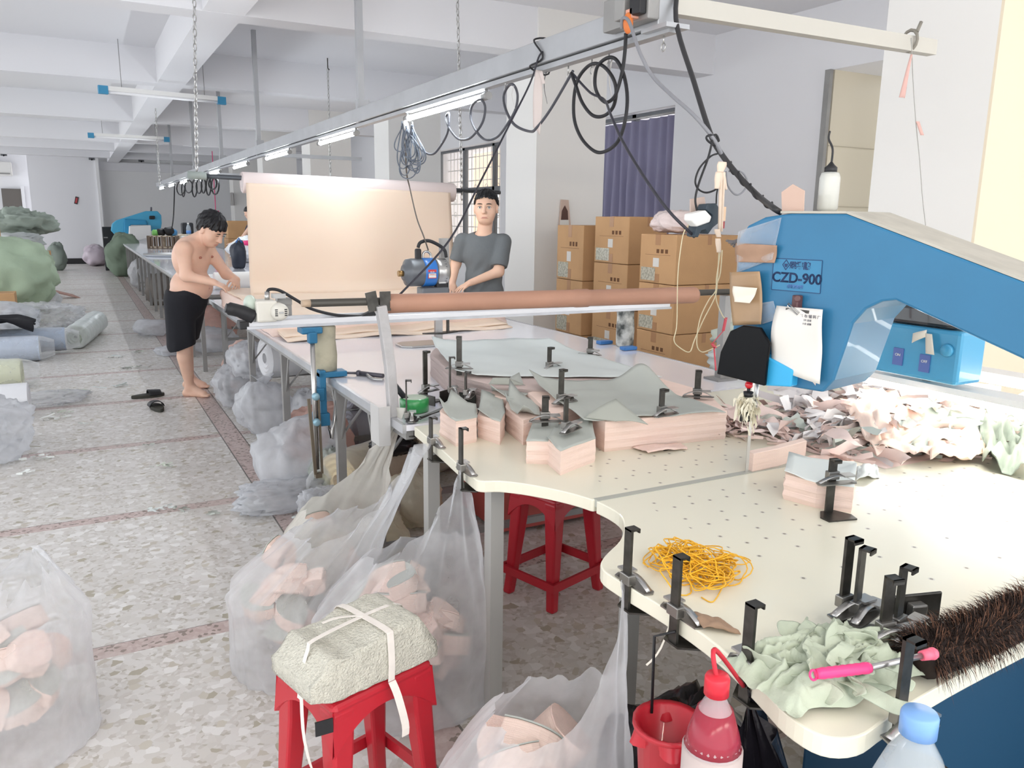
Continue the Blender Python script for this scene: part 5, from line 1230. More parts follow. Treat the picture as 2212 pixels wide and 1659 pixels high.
def pfn():
    s = MB(); nu, nv = 44, 22; vs = []; hw, hd_, hh = .150, .098, .118
    for i in range(nu+1):
        x = -1+2*i/nu; e = (max(0, abs(x)-.84)/.16)**.8
        for k in range(nv*2):
            a = 2*math.pi*k/(nv*2); cx, cz_ = math.cos(a), math.sin(a); pw = .17
            Y_ = math.copysign(abs(cx)**pw, cx)*hd_; Z_ = (math.copysign(abs(cz_)**pw, cz_)*.5+.5)*hh
            sag_ = .012*math.sin(x*3)+.006*nz((x*3, a, 0), 1.5)
            Z_ = Z_*(1-.62*e)+.02*e*(x < 0); Y_ *= (1-.06*e); X_ = x*hw*(1+.16*e)
            p = pcc+u_*(X_+.005*nz((a, x, 1), 3))+v_*(Y_+.006*nz((x*2, a*2, 5), 2))+Vector((0, 0, Z_+(sag_ if Z_ > .06 else 0))); vs.append(p)
    W = nv*2; fs = [(i*W+k, i*W+(k+1) % W, (i+1)*W+(k+1) % W, (i+1)*W+k) for i in range(nu) for k in range(W)]
    fs += [tuple(range(W))[::-1], tuple(nu*W+k for k in range(W))]; return s.add(vs, fs, True)
pfn().build('wrapped_body', TW, pc)
TAPEW = mat('white cotton tape', 'e9e2da', .7, vary=.06, vscale=30)
def tape_loop(pts, w, name, up):
    P = cat_rom(pts, 3); m = MB(); m.grid(lambda u, v: P[int(round(u*(len(P)-1)))]+up*(v-.5)*w, len(P)-1, 2, .0012, smooth=False); m.build(name, TAPEW, pc)
zt = .115+.012
def pp_(x, y, z): return pcc+u_*x+v_*y+Vector((0, 0, z))
tape_loop([pp_(.03, -.101, .0), pp_(.03, -.104, .05), pp_(.03, -.100, .112), pp_(.028, -.09, zt), pp_(.02, 0, zt+.003), pp_(.01, .09, zt), pp_(.01, .103, .08), pp_(.01, .1, 0)], .018, 'tape_band', u_)
tape_loop([pp_(-.168, -.02, .0), pp_(-.158, -.02, .06), pp_(-.14, -.02, .112), pp_(-.12, -.015, zt), pp_(.02, 0, zt+.004), pp_(.12, .005, zt), pp_(.15, .01, .09), pp_(.163, .01, .02)], .012, 'tape_band', v_)
tape_loop([pp_(.03, -.104, .0), pp_(.032, -.125, -.03), pp_(.034, -.15, -.09), pp_(.032, -.153, -.12)], .02, 'tape_end', u_)
tape_loop([pp_(-.165, -.03, .03), pp_(-.175, -.05, -.06), pp_(-.17, -.06, -.13), pp_(-.15, -.05, -.19), pp_(-.13, -.06, -.23)], .014, 'tape_end', v_)
tape_loop([pp_(.02, .0, zt+.004), pp_(-.03, .03, zt+.004), pp_(-.07, .035, zt+.002)], .008, 'tape_tail', v_)
MB().box(pp_(-.15, -.1, -.04), (.04, .003, .035)).build('hang_tag', BLACK, pc)
# ---------------------------------------------------------------- cut blocks on the tables
def block(name, base, h, label, mt=LAYS, lift=None, cover=SAGE2, group=None, cat='fabric block', z0=TT, cov=True, thick=.0025, seed=0, curl=None, coverpts=None, topz=False):
    """layered block from its footprint seen at the table height"""
    P = [at(x, y, Z=z0+(h if topz else 0)) for x, y in base]; P = [Vector((p.x, p.y, z0)) for p in P]; c = sum(P, Vector())/len(P); t = thing(name, label, cat, (c.x, c.y, z0), group)
    ring = []
    for a, b in zip(P, P[1:]+P[:1]):
        K = max(2, int((b-a).length/.03))
        for i in range(K):
            p = a.lerp(b, i/K); d = (p-c).normalized(); p = p+d*(.004*nz(p, 12, seed)); ring.append(p)
    rows = max(4, int(h/.012)); vs = []
    for r in range(rows+1):
        for p in ring:
            d = (p-c); d.z = 0; d.normalize(); k = .0035*nz((p.x*9, p.y*9, r*1.7), 1, seed)+.0015*((r % 2)*2-1); vs.append(p+d*k+Vector((0, 0, h*r/rows)))
    n = len(ring); fs = [(r*n+i, r*n+(i+1) % n, (r+1)*n+(i+1) % n, (r+1)*n+i) for r in range(rows) for i in range(n)]
    MB().add(vs, fs, False).add([vs[rows*n+i] for i in range(n)], [tuple(range(n))]).build('layers', mt, t)
    return t, P, c
def cover_sheet(t, fn, nu, nv, m=SAGE2): MB().grid(fn, nu, nv, .0022).build('cover_sheet', m, t)
# far block (pale) and near block (grey lined)
LAYG = mat('greyish layered edges', 'd9c6c0', .9, bump=1.0, bscale=8, stretch=(.3, .3, 90), vary=.12, vscale=20)
tA, PA, cA = block('fabric_block', [(929, 764), (985, 812), (1060, 832), (1140, 842), (1300, 850), (1425, 816), (1300, 775), (1185, 739), (945, 747)], .105, 'far wide fabric block with a pale green sheet on top', LAYG, seed=2, topz=True)
def bil(q, u, v): return q[0].lerp(q[1], u).lerp(q[3].lerp(q[2], u), v)
qa = [at(932, 750, Z=.95), at(1185, 737, Z=.95), at(1430, 815, Z=.935), at(985, 812, Z=.935)]
cover_sheet(tA, lambda u, v: bil(qa, u, v)+Vector((0, 0, .008*nz((u*5, v*5, 0), 1)+.03*max(0, .18-v)/.18*(1-.5*u)+.022*max(0, .1-u)/.1)), 40, 26, PALE)
tB, PB, cB = block('fabric_block', [(1140, 905), (1190, 960), (1250, 940), (1305, 977), (1565, 948), (1520, 900), (1400, 862), (1230, 872)], .10, 'near wide fabric block with a grey lining sheet curling up at the edges', LAYS, seed=5)
qb_ = [at(1142, 832, Z=.925), at(1400, 830, Z=.925), at(1568, 890, Z=.925), at(1262, 908, Z=.925)]
def cb_(u, v):
    p = bil(qb_, u, v); lift = .075*math.exp(-((u-.93)/.17)**2)*max(0, (.42-v)/.42)**1.3+.03*max(0, (.2-v)/.2)*(1-u)
    lift += .03*max(0, .12-u)/.12*(1-v); return p+Vector((0, 0, lift+.005*nz((u*6, v*6, 1), 1)+.003*math.sin(u*14+v*9)))
cover_sheet(tB, cb_, 44, 30, SAGE2)
fl = [at(1262, 903, Z=.927), at(1330, 862, Z=.985), at(1400, 918, Z=.925), at(1340, 908, Z=.925)]
cover_sheet(tB, lambda u, v: bil([fl[0], fl[1], fl[2], fl[0].lerp(fl[2], .5)], u, v)+Vector((0, 0, .006*math.sin(u*3.1))), 10, 8, mat('darker grey lining', 'a3a59c', .85))
f2 = [at(1055, 830, Z=.93), at(1065, 816, Z=.955), at(1098, 815, Z=.955), at(1135, 832, Z=.93)]
cover_sheet(tA, lambda u, v: f2[0].lerp(f2[3], u)*(1-v)+f2[1].lerp(f2[2], u)*v, 6, 4, mat('darker grey lining'))
def curl_top(t, P, h, m=SAGE2, corners=((0, .04),)):
    z = TT+h+.002; Q = [Vector((p.x, p.y, z)) for p in P]; c = sum(Q, Vector())/len(Q); mb = MB(); n = len(Q); R_ = 5; vs = [c+Vector((0, 0, .001))]
    for r in range(1, R_+1):
        for i, q in enumerate(Q):
            for s_ in range(3):
                e = q.lerp(Q[(i+1) % n], s_/3); k = r/R_; p = c.lerp(e, k*1.02); lf = 0
                for ci, am in corners:
                    dd = (e-Q[ci % n]).length; lf += am*k**3*math.exp(-(dd/.045)**2)
                vs.append(p+Vector((0, 0, lf+.003*nz(p, 20))))
    N3 = n*3; fs = [(0, 1+i, 1+(i+1) % N3) for i in range(N3)]
    for r in range(R_-1):
        for i in range(N3): fs.append((1+r*N3+i, 1+(r+1)*N3+i, 1+(r+1)*N3+(i+1) % N3, 1+r*N3+(i+1) % N3))
    o = mb.add(vs, fs, True).build('cover_sheet', m, t); o.modifiers.new('s', 'SOLIDIFY').thickness = .002
G = 'small pink cut blocks at the front of the cream table'
for base, h, lab, cor in (
    ([(950, 940), (985, 965), (1030, 955), (1028, 925), (975, 915)], .085, 'small pink wedge bundle farthest left of the small cut blocks', ((0, .05), (4, .04))),
    ([(1032, 945), (1080, 962), (1090, 940), (1085, 905), (1040, 905)], .08, 'small pointed pink bundle, second from the left of the small cut blocks', ((4, .03), (0, .02))),
    ([(1092, 930), (1130, 962), (1165, 950), (1160, 915), (1100, 900)], .085, 'small rounded pink bundle with upright grey lining flaps', ((0, .05), (1, .05), (4, .06))),
    ([(1060, 905), (1110, 915), (1150, 900), (1120, 880), (1070, 880)], .09, 'small pink bundle wedged behind the others against the far block', ((0, .04), (3, .05))),
    ([(1136, 1002), (1196, 1003), (1205, 965), (1150, 960)], .072, 'small pink cube with a shiny clamp on it', ((2, .01),)),
    ([(1182, 1003), (1210, 1028), (1284, 998), (1275, 960), (1200, 965)], .075, 'frontmost pink block on the cream table, sage sheet on top', ((0, .012), (3, .03)))):
    t, P, c = block('cut_block', base, h, lab, group=G, seed=base[0][0]); curl_top(t, P, h, SAGE2, cor)
t, P, c = block('cut_block', [(1691, 1078), (1760, 1098), (1838, 1108), (1842, 1070), (1840, 1052), (1700, 1038)], .07, 'pale pink block alone on the perforated table held by the brownish clamp', seed=9)
curl_top(t, P, .07, mat('white lining', 'e6eae6', .8), ((0, .01), (5, .015), (3, .02)))
CUTS = 'loose cut pieces on the cream table'
def flat_piece(pts, label, m=PINK, lift=.004, wav=.01, z=TT+.004, seed=0):
    q = [at(x, y, Z=z) for x, y in pts]
    o = MB().grid(lambda u, v: bil(q, u, v)+Vector((0, 0, .002+abs(wav*nz((u*3, v*3, seed), 1))+wav*.3*math.sin(u*5))), 14, 8, .0025).build('cut_piece', m); return top(o, label, 'fabric piece', CUTS)
flat_piece([(1366, 968), (1470, 958), (1485, 970), (1400, 980)], 'thin pale pink sliver in front of the near fabric block', seed=1)
flat_piece([(1850, 1015), (1895, 1005), (1900, 1030), (1850, 1040)], 'white fabric corner behind the lone pink block', mat('white lining'), seed=2, wav=.02)
flat_piece([(1740, 990), (1840, 985), (1845, 1000), (1755, 1005)], 'flat pink off-cut left of the heap of scraps', seed=3)
# standing strip with two panels at the knife
q0, q1, q2 = at(1625, 1020, Z=TT), at(1680, 1008, Z=TT), at(1740, 990, Z=TT)
MBp = MB().prism([(q0.x, q0.y), (q1.x, q1.y), (q2.x, q2.y), (q2.x+.01, q2.y+.03), (q1.x+.005, q1.y+.03), (q0.x+.005, q0.y+.03)], TT, TT+.058)
top(MBp.build('cut_strip', LAYS, bevel=.002), 'standing pink strip of layers beside the band knife', 'fabric strip')
w0 = [at(x, y, Z=TT) for x, y in ((1795, 960), (1868, 975), (1880, 955), (1860, 930))]
t = thing('cut_wedge', 'pink fan-shaped wedge leaning at the front of the heap of scraps', 'fabric wedge', w0[0]); MB().prism([fc_ for fc_ in [(w0[0].x, w0[0].y), (w0[1].x, w0[1].y), (w0[2].x, w0[2].y), (w0[3].x, w0[3].y)]], TT, TT+.05).build('layers', LAYS, t, bevel=.004)
# ---------------------------------------------------------------- heaps of scraps
def ribbon(m, A, dirv, L, w_, rnd, zmin, twist=2.0, bend=2.5, seg=9, up=.4):
    d = Vector(dirv).normalized(); n = Vector((rnd.uniform(-1, 1), rnd.uniform(-1, 1), 1)).normalized(); P = []; p = Vector(A)
    for i in range(seg+1):
        P.append((p.copy(), n.copy())); ax = Vector((rnd.gauss(0, 1), rnd.gauss(0, 1), rnd.gauss(0, 1)))
        d = (d+ax*.22*bend*.4).normalized(); d.z *= .7; d.normalize(); n = (n+Vector((rnd.gauss(0, 1), rnd.gauss(0, 1), rnd.gauss(0, .6)))*.16*twist).normalized(); p = p+d*L/seg
        p.z = max(p.z, zmin+.003)
    def fn(u, v):
        q, nn = P[int(round(u*seg))]; d_ = (P[min(seg, int(round(u*seg))+1)][0]-P[max(0, int(round(u*seg))-1)][0]).normalized(); s_ = d_.cross(nn).normalized(); r_ = q+s_*(v-.5)*w_*(1-.3*abs(u-.5)); r_.z = max(r_.z, zmin+.001); return r_
    m.grid(fn, seg, 2)
def heap(name, cx, cy, rx, ry, hgt, n, m, label, seed, z0=TT, wr=(.006, .022), lr=(.06, .2), cat='scraps', base=None):
    rnd = random.Random(seed); s = MB()
    for i in range(n):
        a = rnd.uniform(0, 6.28); q = rnd.random()**.6; x = cx+rx*q*math.cos(a); y = cy+ry*q*math.sin(a); z = z0+hgt*(1-q*q)*rnd.uniform(.25, 1.0)
        ribbon(s, (x, y, z), (rnd.uniform(-1, 1), rnd.uniform(-1, 1), rnd.uniform(-.3, .4)), rnd.uniform(*lr), rnd.uniform(*wr), rnd, z0)
    return top(s.build(name, m), label, cat, kind='stuff')
PINKS = mat('pink scraps', 'efd8d0', .9, vary=.08, vscale=6); WHS = mat('pale lilac scraps', 'e6e2e2', .9, vary=.06, vscale=5); SGS = mat('sage scraps', 'd0d7ce', .9, vary=.12, vscale=6)
def hp(px, py, z=TT): return at(px, py, Z=z)
c = hp(1950, 935)
def mound(x, y):
    return TT+.11*math.exp(-(((x-2.55)/.42)**2+((y-1.80)/.26)**2)*1.2)+.018*nz((x*9, y*9, 0), 1)+.02*nz((x*22, y*22, 0), 1)*0
mo = MB().grid(lambda u, v: (2.1+1.15*u, 1.5+.62*v, max(TT+.001, mound(2.1+1.15*u, 1.5+.62*v)-.03)), 50, 34)
top(mo.build('fabric_heap_core', PINKS), 'soft pink underlayer of the big heap of scraps on the cream table', 'scraps', kind='stuff')
heap('scrap_heap', 2.55, 1.78, .52, .30, .13, 260, PINKS, 'pink scraps heaped on the cream table under the blue machine', 1, wr=(.01, .06), lr=(.08, .3))
heap('scrap_heap', 2.55, 1.86, .50, .28, .15, 170, WHS, 'pale lilac scraps in the back of the big heap', 2, wr=(.015, .06), lr=(.1, .28))
heap('scrap_heap', 2.55, 1.76, .45, .26, .13, 130, SGS, 'sage green scraps mixed through the big heap', 3, wr=(.012, .05), lr=(.08, .22))
heap('scrap_heap', 2.12, 2.08, .16, .10, .07, 110, PINKS, 'thin pink strips bunched behind the band knife', 4, wr=(.004, .016))
heap('scrap_heap', 1.98, 2.08, .12, .07, .05, 50, PINKS, 'pink strips at the right end of the near fabric block', 5)
def big_sheet(pts, z, label, m, seed, amp=.03, n=26):
    q = [at(x, y, Z=z) for x, y in pts]
    def fn(u, v):
        p = bil(q, u, v); w_ = nz((u*3, v*3, seed), 1); w2 = 1-abs(nz((u*5+w_, v*5, seed), 1))*2; p.z = max(TT+.004, mound(p.x, p.y)*1.0+.022+amp*w_+amp*.6*w2-.03*max(0, abs(u-.5)*2-.7)-.03*max(0, abs(v-.5)*2-.7)); return p
    return top(MB().grid(fn, n, n, .0015).build('cloth_sheet', m), label, 'cloth', 'larger cloth pieces on the heap of scraps')
big_sheet([(1800, 850), (1880, 820), (1990, 905), (1900, 930)], .93, 'long pale pink cloth draped over the middle of the heap', PINK2, 1)
big_sheet([(1880, 812), (2040, 835), (2090, 890), (1960, 880)], .93, 'lilac white cloth at the back of the heap below the lamp', WHS, 2)
big_sheet([(1970, 880), (2160, 885), (2110, 925), (1975, 930)], .92, 'light sage mesh cloth lying across the right half of the heap', mat('light sage mesh', 'ccd3cb', .85, alpha=.9), 3)
big_sheet([(1870, 915), (2030, 930), (2020, 975), (1880, 960)], .87, 'pale pink cloth at the front of the heap', PINK2, 4)
big_sheet([(2110, 890), (2240, 890), (2240, 985), (2130, 960)], .9, 'grey-green gathered net at the right edge of the heap', mat('grey green net', 'a3ada0', .85, vary=.15, vscale=20), 5, .05)
big_sheet([(2000, 950), (2110, 940), (2140, 975), (2010, 985)], .86, 'peach cloth scrap near the front right of the heap', mat('peach scrap', 'efd2c0', .85), 6)
hs = thing('glove', 'worn dark green cloth pad behind the cream rag', 'cloth pad', hp(1762, 895)); c = hp(1762, 893)
sack('pad', c, (.035, .03, .04), mat('dark green grey cloth', '7d837a', .9), None, None, seed=40, parent=hs)
# little clamps' jaw shines, scissors, green tape, and black tools at the left end of the cream table
gt = thing('tape_roll', 'green roll of tape with a black tool standing in it at the table corner', 'tape', at(893, 892, Z=TT))
c = at(895, 888, Z=TT+.001)
MB().lathe([(.048, 0), (.056, .004), (.056, .05), (.050, .055), (.044, .052), (.044, .004)], c, 30).build('tape_body', mat('green tape', '2f8f4c', .3, coat=.4), gt)
MB().lathe([(.049, .0545), (.044, .056)], c, 30).build('tape_core', mat('pale tape edge', 'b9c8b5', .6), gt)
th_ = top(MB().bar(c+Vector((-.01, 0, .02)), c+Vector((-.075, .02, .11)), .03, .022).build('tool_grip', mat('glossy black grip', '191b1e', .15), bevel=.006), 'black tool grip leaning in the green tape roll', 'tool')
sc_ = thing('scissors', 'black-handled shears lying by the green tape roll', 'scissors', at(930, 898, Z=TT))
a = at(905, 905, Z=TT+.012); b = at(960, 880, Z=TT+.02)
MB().bar(a, b, .014, .004).bar(a+Vector((.01, .01, .004)), b+Vector((.02, -.01, 0)), .012, .004).build('blades', STEEL, sc_)
for dx, dy in ((-.03, -.01), (-.02, .03)): MB().tube([a+Vector((dx+.02*math.cos(q), dy+.014*math.sin(q), 0)) for q in [k*.6283 for k in range(10)]], .005, 6, closed=True).build('handle_loop', BLACK, sc_)
for (x0, y0, x1, y1, h, lab) in ((950, 872, 985, 862, .05, 'black steel plate upright left of the small cut blocks'), (992, 876, 1028, 882, .055, 'brownish steel plate upright behind the small cut blocks'), (905, 870, 940, 878, .04, 'low black steel plate behind the scissors'), (985, 895, 1025, 900, .04, 'black steel plate touching the first pink wedge bundle')):
    a = at(x0, y0, Z=TT+.001); b = at(x1, y1, Z=TT+.001); top(MB().bar(a+Vector((0, 0, h/2)), b+Vector((0, 0, h/2)), .004, h).build('steel_plate', STEEL, bevel=.001), lab, 'plate', 'steel plates by the scissors')
# ---------------------------------------------------------------- yellow cord, sage cloth, pink handle, fur
rnd = random.Random(11); m = MB(); cc = [(1440, 1225, .05), (1475, 1215, .06), (1520, 1235, .07), (1555, 1250, .055), (1530, 1270, .05), (1470, 1245, .05), (1490, 1210, .045), (1570, 1225, .04)]
for i in range(95):
    px, py, R_ = cc[i % 8]; c = at(px+rnd.gauss(0, 10), py+rnd.gauss(0, 7), Z=TT); R_ *= rnd.uniform(.3, .72); n_ = Vector((rnd.gauss(0, .35), rnd.gauss(0, .35), 1)).normalized(); u = n_.orthogonal().normalized(); v = n_.cross(u); hz_ = rnd.uniform(.008, .03); ph = rnd.uniform(0, 6)
    P = []
    for k in range(22):
        a = k*2*math.pi/22; p = c+(u*math.cos(a)*(1+.25*math.sin(2*a+ph))+v*math.sin(a)*(1+.2*math.cos(3*a+ph)))*R_+Vector((0, 0, hz_)); p.z = max(p.z, TT+.0018); P.append(p)
    m.tube(P, .0014, 5, closed=True)
yc = thing('cord_bundle', 'tangled bundle of yellow elastic cord on the cream table near the cutout', 'cord', at(1500, 1250, Z=TT)); m.build('cord_loops', mat('yellow cord', 'f4b92a', .45, vary=.15, vscale=12), yc)
MB().tube(cat_rom([at(1400, 1225, Z=TT+.002), at(1390, 1205, Z=TT+.003), at(1420, 1185, Z=TT+.004), at(1450, 1200, Z=TT+.01)], 6), .0013, 5).tube(cat_rom([at(1560, 1270, Z=TT+.004), at(1540, 1300, Z=TT+.002), at(1515, 1290, Z=TT+.002)], 6), .0013, 5).build('loose_ends', mat('yellow cord'), yc)
rnd = random.Random(5); pile = thing('cloth_pile', 'crumpled heap of sage green fabric offcuts on the near corner of the cream table', 'cloth', at(1780, 1450, Z=TT))
SG3 = mat('sage offcuts', 'b9c2ae', .85, vary=.1, vscale=12, bump=.15, bscale=200)
ctr = at(1785, 1455, Z=TT)
mb = MB()
def cpile(u, v):
    x = -.15+.30*u; y = -.085+.17*v; w1 = nz((u*4, v*4, 0), 1); w2 = 1-abs(nz((u*6+w1, v*6, 3), 1))*2.4; w3 = 1-abs(nz((u*11+w2, v*11, 8), 1))*2; e = min(1, 5*min(u, 1-u, v, 1-v)+.15)
    return Vector((ctr.x-.01+x*.95+.012*w1, ctr.y+y-.05*x+.02*w1, TT+.004+(.024+.022*w2+.010*w3)*e))
def edgef(u, v):
    p = cpile(u, v); p.z = max(p.z, TT+.003); return p
mb.grid(edgef, 80, 50).build('crumpled_sheet', SG3, pile)
for i in range(26):
    mr = MB(); a = rnd.uniform(0, 6.28); q = rnd.random()**.5; x = ctr.x-.01+.10*q*math.cos(a); y = ctr.y+.055*q*math.sin(a)
    ribbon(mr, (x, y, TT+.03+.03*(1-q)), (rnd.uniform(-1, 1), rnd.uniform(-.6, .6), .1), rnd.uniform(.08, .14), rnd.uniform(.02, .04), rnd, TT, 1.7, 2.0, 14); o = mr.build('offcut', SG3, pile); o.modifiers.new('s', 'SOLIDIFY').thickness = .0015; ss = o.modifiers.new('q', 'SUBSURF'); ss.levels = 1; ss.render_levels = 1
ph_ = thing('scraper', 'tool with a ribbed pink handle, steel rod and pink end lying on the sage cloth', 'tool', at(1880, 1440, Z=TT+.06))
A, B, Cc, Dd = at(1763, 1456, Z=TT+.068), at(1880, 1442, Z=TT+.072), at(1990, 1417, Z=TT+.076), at(2014, 1412, Z=TT+.076)
HP = mat('hot pink plastic', 'e8407f', .35); P = [A.lerp(B, k/16) for k in range(17)]
MB().tube(P, [.0075]+[.0082+.0008*(k % 2) for k in range(14)]+[.009, .0075], 16).build('handle', HP, ph_)
MB().cyl(B, Cc, .0048, n=12).build('steel_rod', BRIGHT, ph_); MB().cyl(Cc, Dd, .0075, .0095, n=14).sphere(Dd, .0098, 8).build('end_cap', mat('coral pink end', 'e0647c', .4), ph_)
MB().tube([A+Vector((math.cos(q)*.007-.006, 0.003*math.sin(q), math.sin(q)*.0065)) for q in [k*.6283 for k in range(10)]], .002, 6, closed=True).build('hanging_eye', HP, ph_)
fu = thing('fur_collar', 'dark brown fur strip lying along the near right edge of the cream table', 'fur', at(2100, 1385, Z=TT))
FU = mat('dark brown fur', '2a1c16', .75, vary=.4, vscale=40); FU2 = mat('brown fur tips', '6b4a38', .7)
fp = [at(1985, 1425, Z=TT+.035), at(2060, 1398, Z=TT+.04), at(2140, 1365, Z=TT+.045), at(2230, 1325, Z=TT+.045), at(2330, 1290, Z=TT+.045)]
FP = cat_rom(fp, 6); MB().tube(FP, [.018]+[.034]*(len(FP)-2)+[.03], 14).build('fur_core', FU, fu)
rnd = random.Random(8)
def strand(m, n, L0, L1, w_, updir):
    for i in range(n):
        t = rnd.random()*(len(FP)-1.01); k = int(t); p = FP[k].lerp(FP[k+1], t-k); d = (FP[k+1]-FP[k]).normalized(); a = rnd.uniform(-1.9, 1.9); n_ = (Vector((0, 0, 1))*math.cos(a)+d.cross(Vector((0, 0, 1)))*math.sin(a)).normalized()
        r0_ = p+n_*.030; dr = (n_+d*rnd.uniform(-1.1, -.1)+Vector((rnd.gauss(0, .3),)*3)).normalized(); L = rnd.uniform(L0, L1); q1_ = r0_+dr*L*.6; q2_ = r0_+dr*L+Vector((0, 0, -L*.25)); s_ = dr.cross(Vector((rnd.random(), rnd.random(), rnd.random()))).normalized()*w_
        for q in (q1_, q2_): q.z = max(q.z, TT+.002) if q.y > .7 else q.z
        m.add([r0_-s_, r0_+s_, q1_+s_*.7, q1_-s_*.7, q2_], [(0, 1, 2, 3), (3, 2, 4)])
m = MB(); strand(m, 4200, .02, .045, .0007, 0); o = m.build('fur_hairs', FU, fu); o['kind'] = 'stuff'
m = MB(); strand(m, 1300, .03, .055, .0006, 0); o = m.build('fur_tips', FU2, fu); o['kind'] = 'stuff'
flat_piece([(1490, 1330), (1560, 1340), (1600, 1370), (1520, 1360)], 'brown cloth scrap on the rim between the two black clamps', mat('brown scrap cloth', '9a7f69', .8), seed=7)
rm = MB(); ribbon(rm, at(1460, 1320, Z=.80)+Vector((-.012, 0, 0)), (-.05, -.02, -1), .12, .006, random.Random(3), .3, .5, .3, 8)
top(rm.build('thread_tail', CREAM), 'thin white ribbon tail dangling from the rim below the yellow cord', 'ribbon')
# ---------------------------------------------------------------- cables under the trunking
def wire(name, label, pts, r, m=RUB, cat='cable', group=None, n=6, k=6):
    return top(MB().tube(cat_rom(pts, k), r, n).build(name, m), label, cat, group)
def onT(px, py, dx=0): return at(px, py, X=TX+dx)
FES = [(1238, 153), (1190, 235), (1160, 275), (1145, 284), (1112, 270), (1093, 238), (1088, 208), (1098, 186), (1110, 184), (1118, 205), (1114, 235), (1098, 265), (1075, 295), (1050, 302), (1030, 285), (1017, 255), (1020, 228), (1038, 215), (1048, 232), (1042, 265), (1020, 295), (1000, 302), (985, 296), (968, 272), (964, 252), (970, 246), (968, 282), (955, 310), (935, 333), (913, 325), (890, 297), (880, 266)]
wire('festoon_cable', 'long festooned cable looping along below the nearest glowing tube', [onT(x, y, -.01*(i % 3)) for i, (x, y) in enumerate(FES)], .0065, mat('dark grey cable', '4a4b52', .5))
BL = [(1352, 72), (1350, 110), (1345, 150), (1335, 190), (1325, 212), (1308, 221), (1292, 205), (1285, 180), (1290, 145), (1310, 126), (1330, 128), (1347, 160), (1355, 210), (1350, 262), (1335, 305), (1310, 326), (1285, 327), (1257, 300), (1241, 260), (1240, 210), (1250, 168), (1275, 140), (1300, 141), (1322, 165), (1331, 195), (1325, 230), (1305, 250), (1280, 249), (1258, 222), (1244, 185), (1234, 158)]
wire('looped_power_cable', 'thick black power cable hung in big loops below the orange plug', [onT(x, y, -.045+.012*math.sin(i*1.3)) for i, (x, y) in enumerate(BL)], .0068, RUB, n=8)
rnd = random.Random(4); cb = thing('cable_coil', 'untidy bundle of thin cable loops hanging at the far end of the nearest tube', 'cable coil', onT(880, 300))
m = MB()
for i in range(13):
    tx = 868+rnd.uniform(0, 26); ty = 268+rnd.uniform(-6, 6); w_ = rnd.uniform(18, 48); h = rnd.uniform(55, 115); sh = rnd.uniform(-12, 26)
    P = [onT(tx+sh*(1-math.cos(a))*.5+math.sin(a)*w_*.55*(1-math.cos(a))*.7, ty+h*(1-math.cos(a))*.5, -.03+rnd.uniform(-.01, .01)) for a in [k*2*math.pi/14 for k in range(14)]]
    m.tube(cat_rom(P, 3, True), .004, 5, closed=True)
m.build('loops', mat('blue grey cable', '6c7480', .5), cb); MB().tube([onT(875, 262, -.03), onT(878, 280, -.03)], .014, 8).build('tie', WHITE, cb)
wire('drop_cable', 'thin twisted cable dropping from the coil to the straight knife machine', [onT(876, 300, -.03), onT(878, 370, -.03), at(885, 405, Y=4.9), at(900, 470, Y=4.6), at(915, 510, Y=KY+.0), K(925, 540)], .0045, mat('brown grey cable', '5d554e', .5))
wire('stay_cable', 'thin dark cable running diagonally from the trunking down to the brown covered bar', [onT(1172, 112, -.045), onT(1163, 125, -.05), at(1145, 180, Y=3.15), at(1100, 270, Y=3.1), at(1040, 388, Y=3.0), at(970, 520, Y=2.9), at(862, 638, Y=2.82)], .0042, mat('dark violet cable', '2c2c35', .4))
top(MB().tube(cat_rom([onT(1172, 118, -.046), onT(1166, 132, -.046), Vector((TX-.046, 3.22, 2.2)), Vector((TX+.05, 3.22, 2.18)), Vector((TX+.046, 3.2, 2.31)), Vector((TX-.044, 3.19, 2.306))], 5, True), .004, 5, closed=True).build('cable_tie', RUB), 'dark tie wound round the trunking where the diagonal cable starts', 'cable tie')
st = MB(); q = [onT(1158, 150, -.03), onT(1170, 153, -.03), onT(1168, 292, -.02), onT(1150, 275, -.02)]
st.grid(lambda u, v: bil(q, u, v)+Vector((-.006*math.sin(u*3+v*4), 0, 0)), 5, 16, .0015); q2 = [onT(1162, 152, -.04), onT(1172, 154, -.04), onT(1178, 180, -.05), onT(1172, 182, -.05)]; st.grid(lambda u, v: bil(q2, u, v), 3, 5, .0015)
top(st.build('cloth_strip', mat('pinkish strip', 'dccfc9', .85)), 'long pinkish cloth strip hanging from the trunking beside the festoon', 'cloth strip')
hk = 0
for px, py, l in ((1092, 172, 'hook holding the first small cable loop'), (1228, 142, 'hook pair where thin and thick cables meet'), (1279, 128, 'hook over the left black loop'), (1316, 116, 'hook over the right black loop'), (1434, 74, 'ring hook at the near end of the trunking')):
    p = onT(px, py); t = thing('trunking_hook', l, 'hook', p, 'hooks along the trunking rail'); MB().tube([p, p-Vector((0, 0, .03))], .003, 6).build('shank', BRIGHT, t); c = p-Vector((0, 0, .042)); MB().tube([c+Vector((0, math.cos(a)*.011, math.sin(a)*.014)) for a in [k*.6283 for k in range(10)]], .0024, 5, closed=True).build('ring', BRIGHT, t)
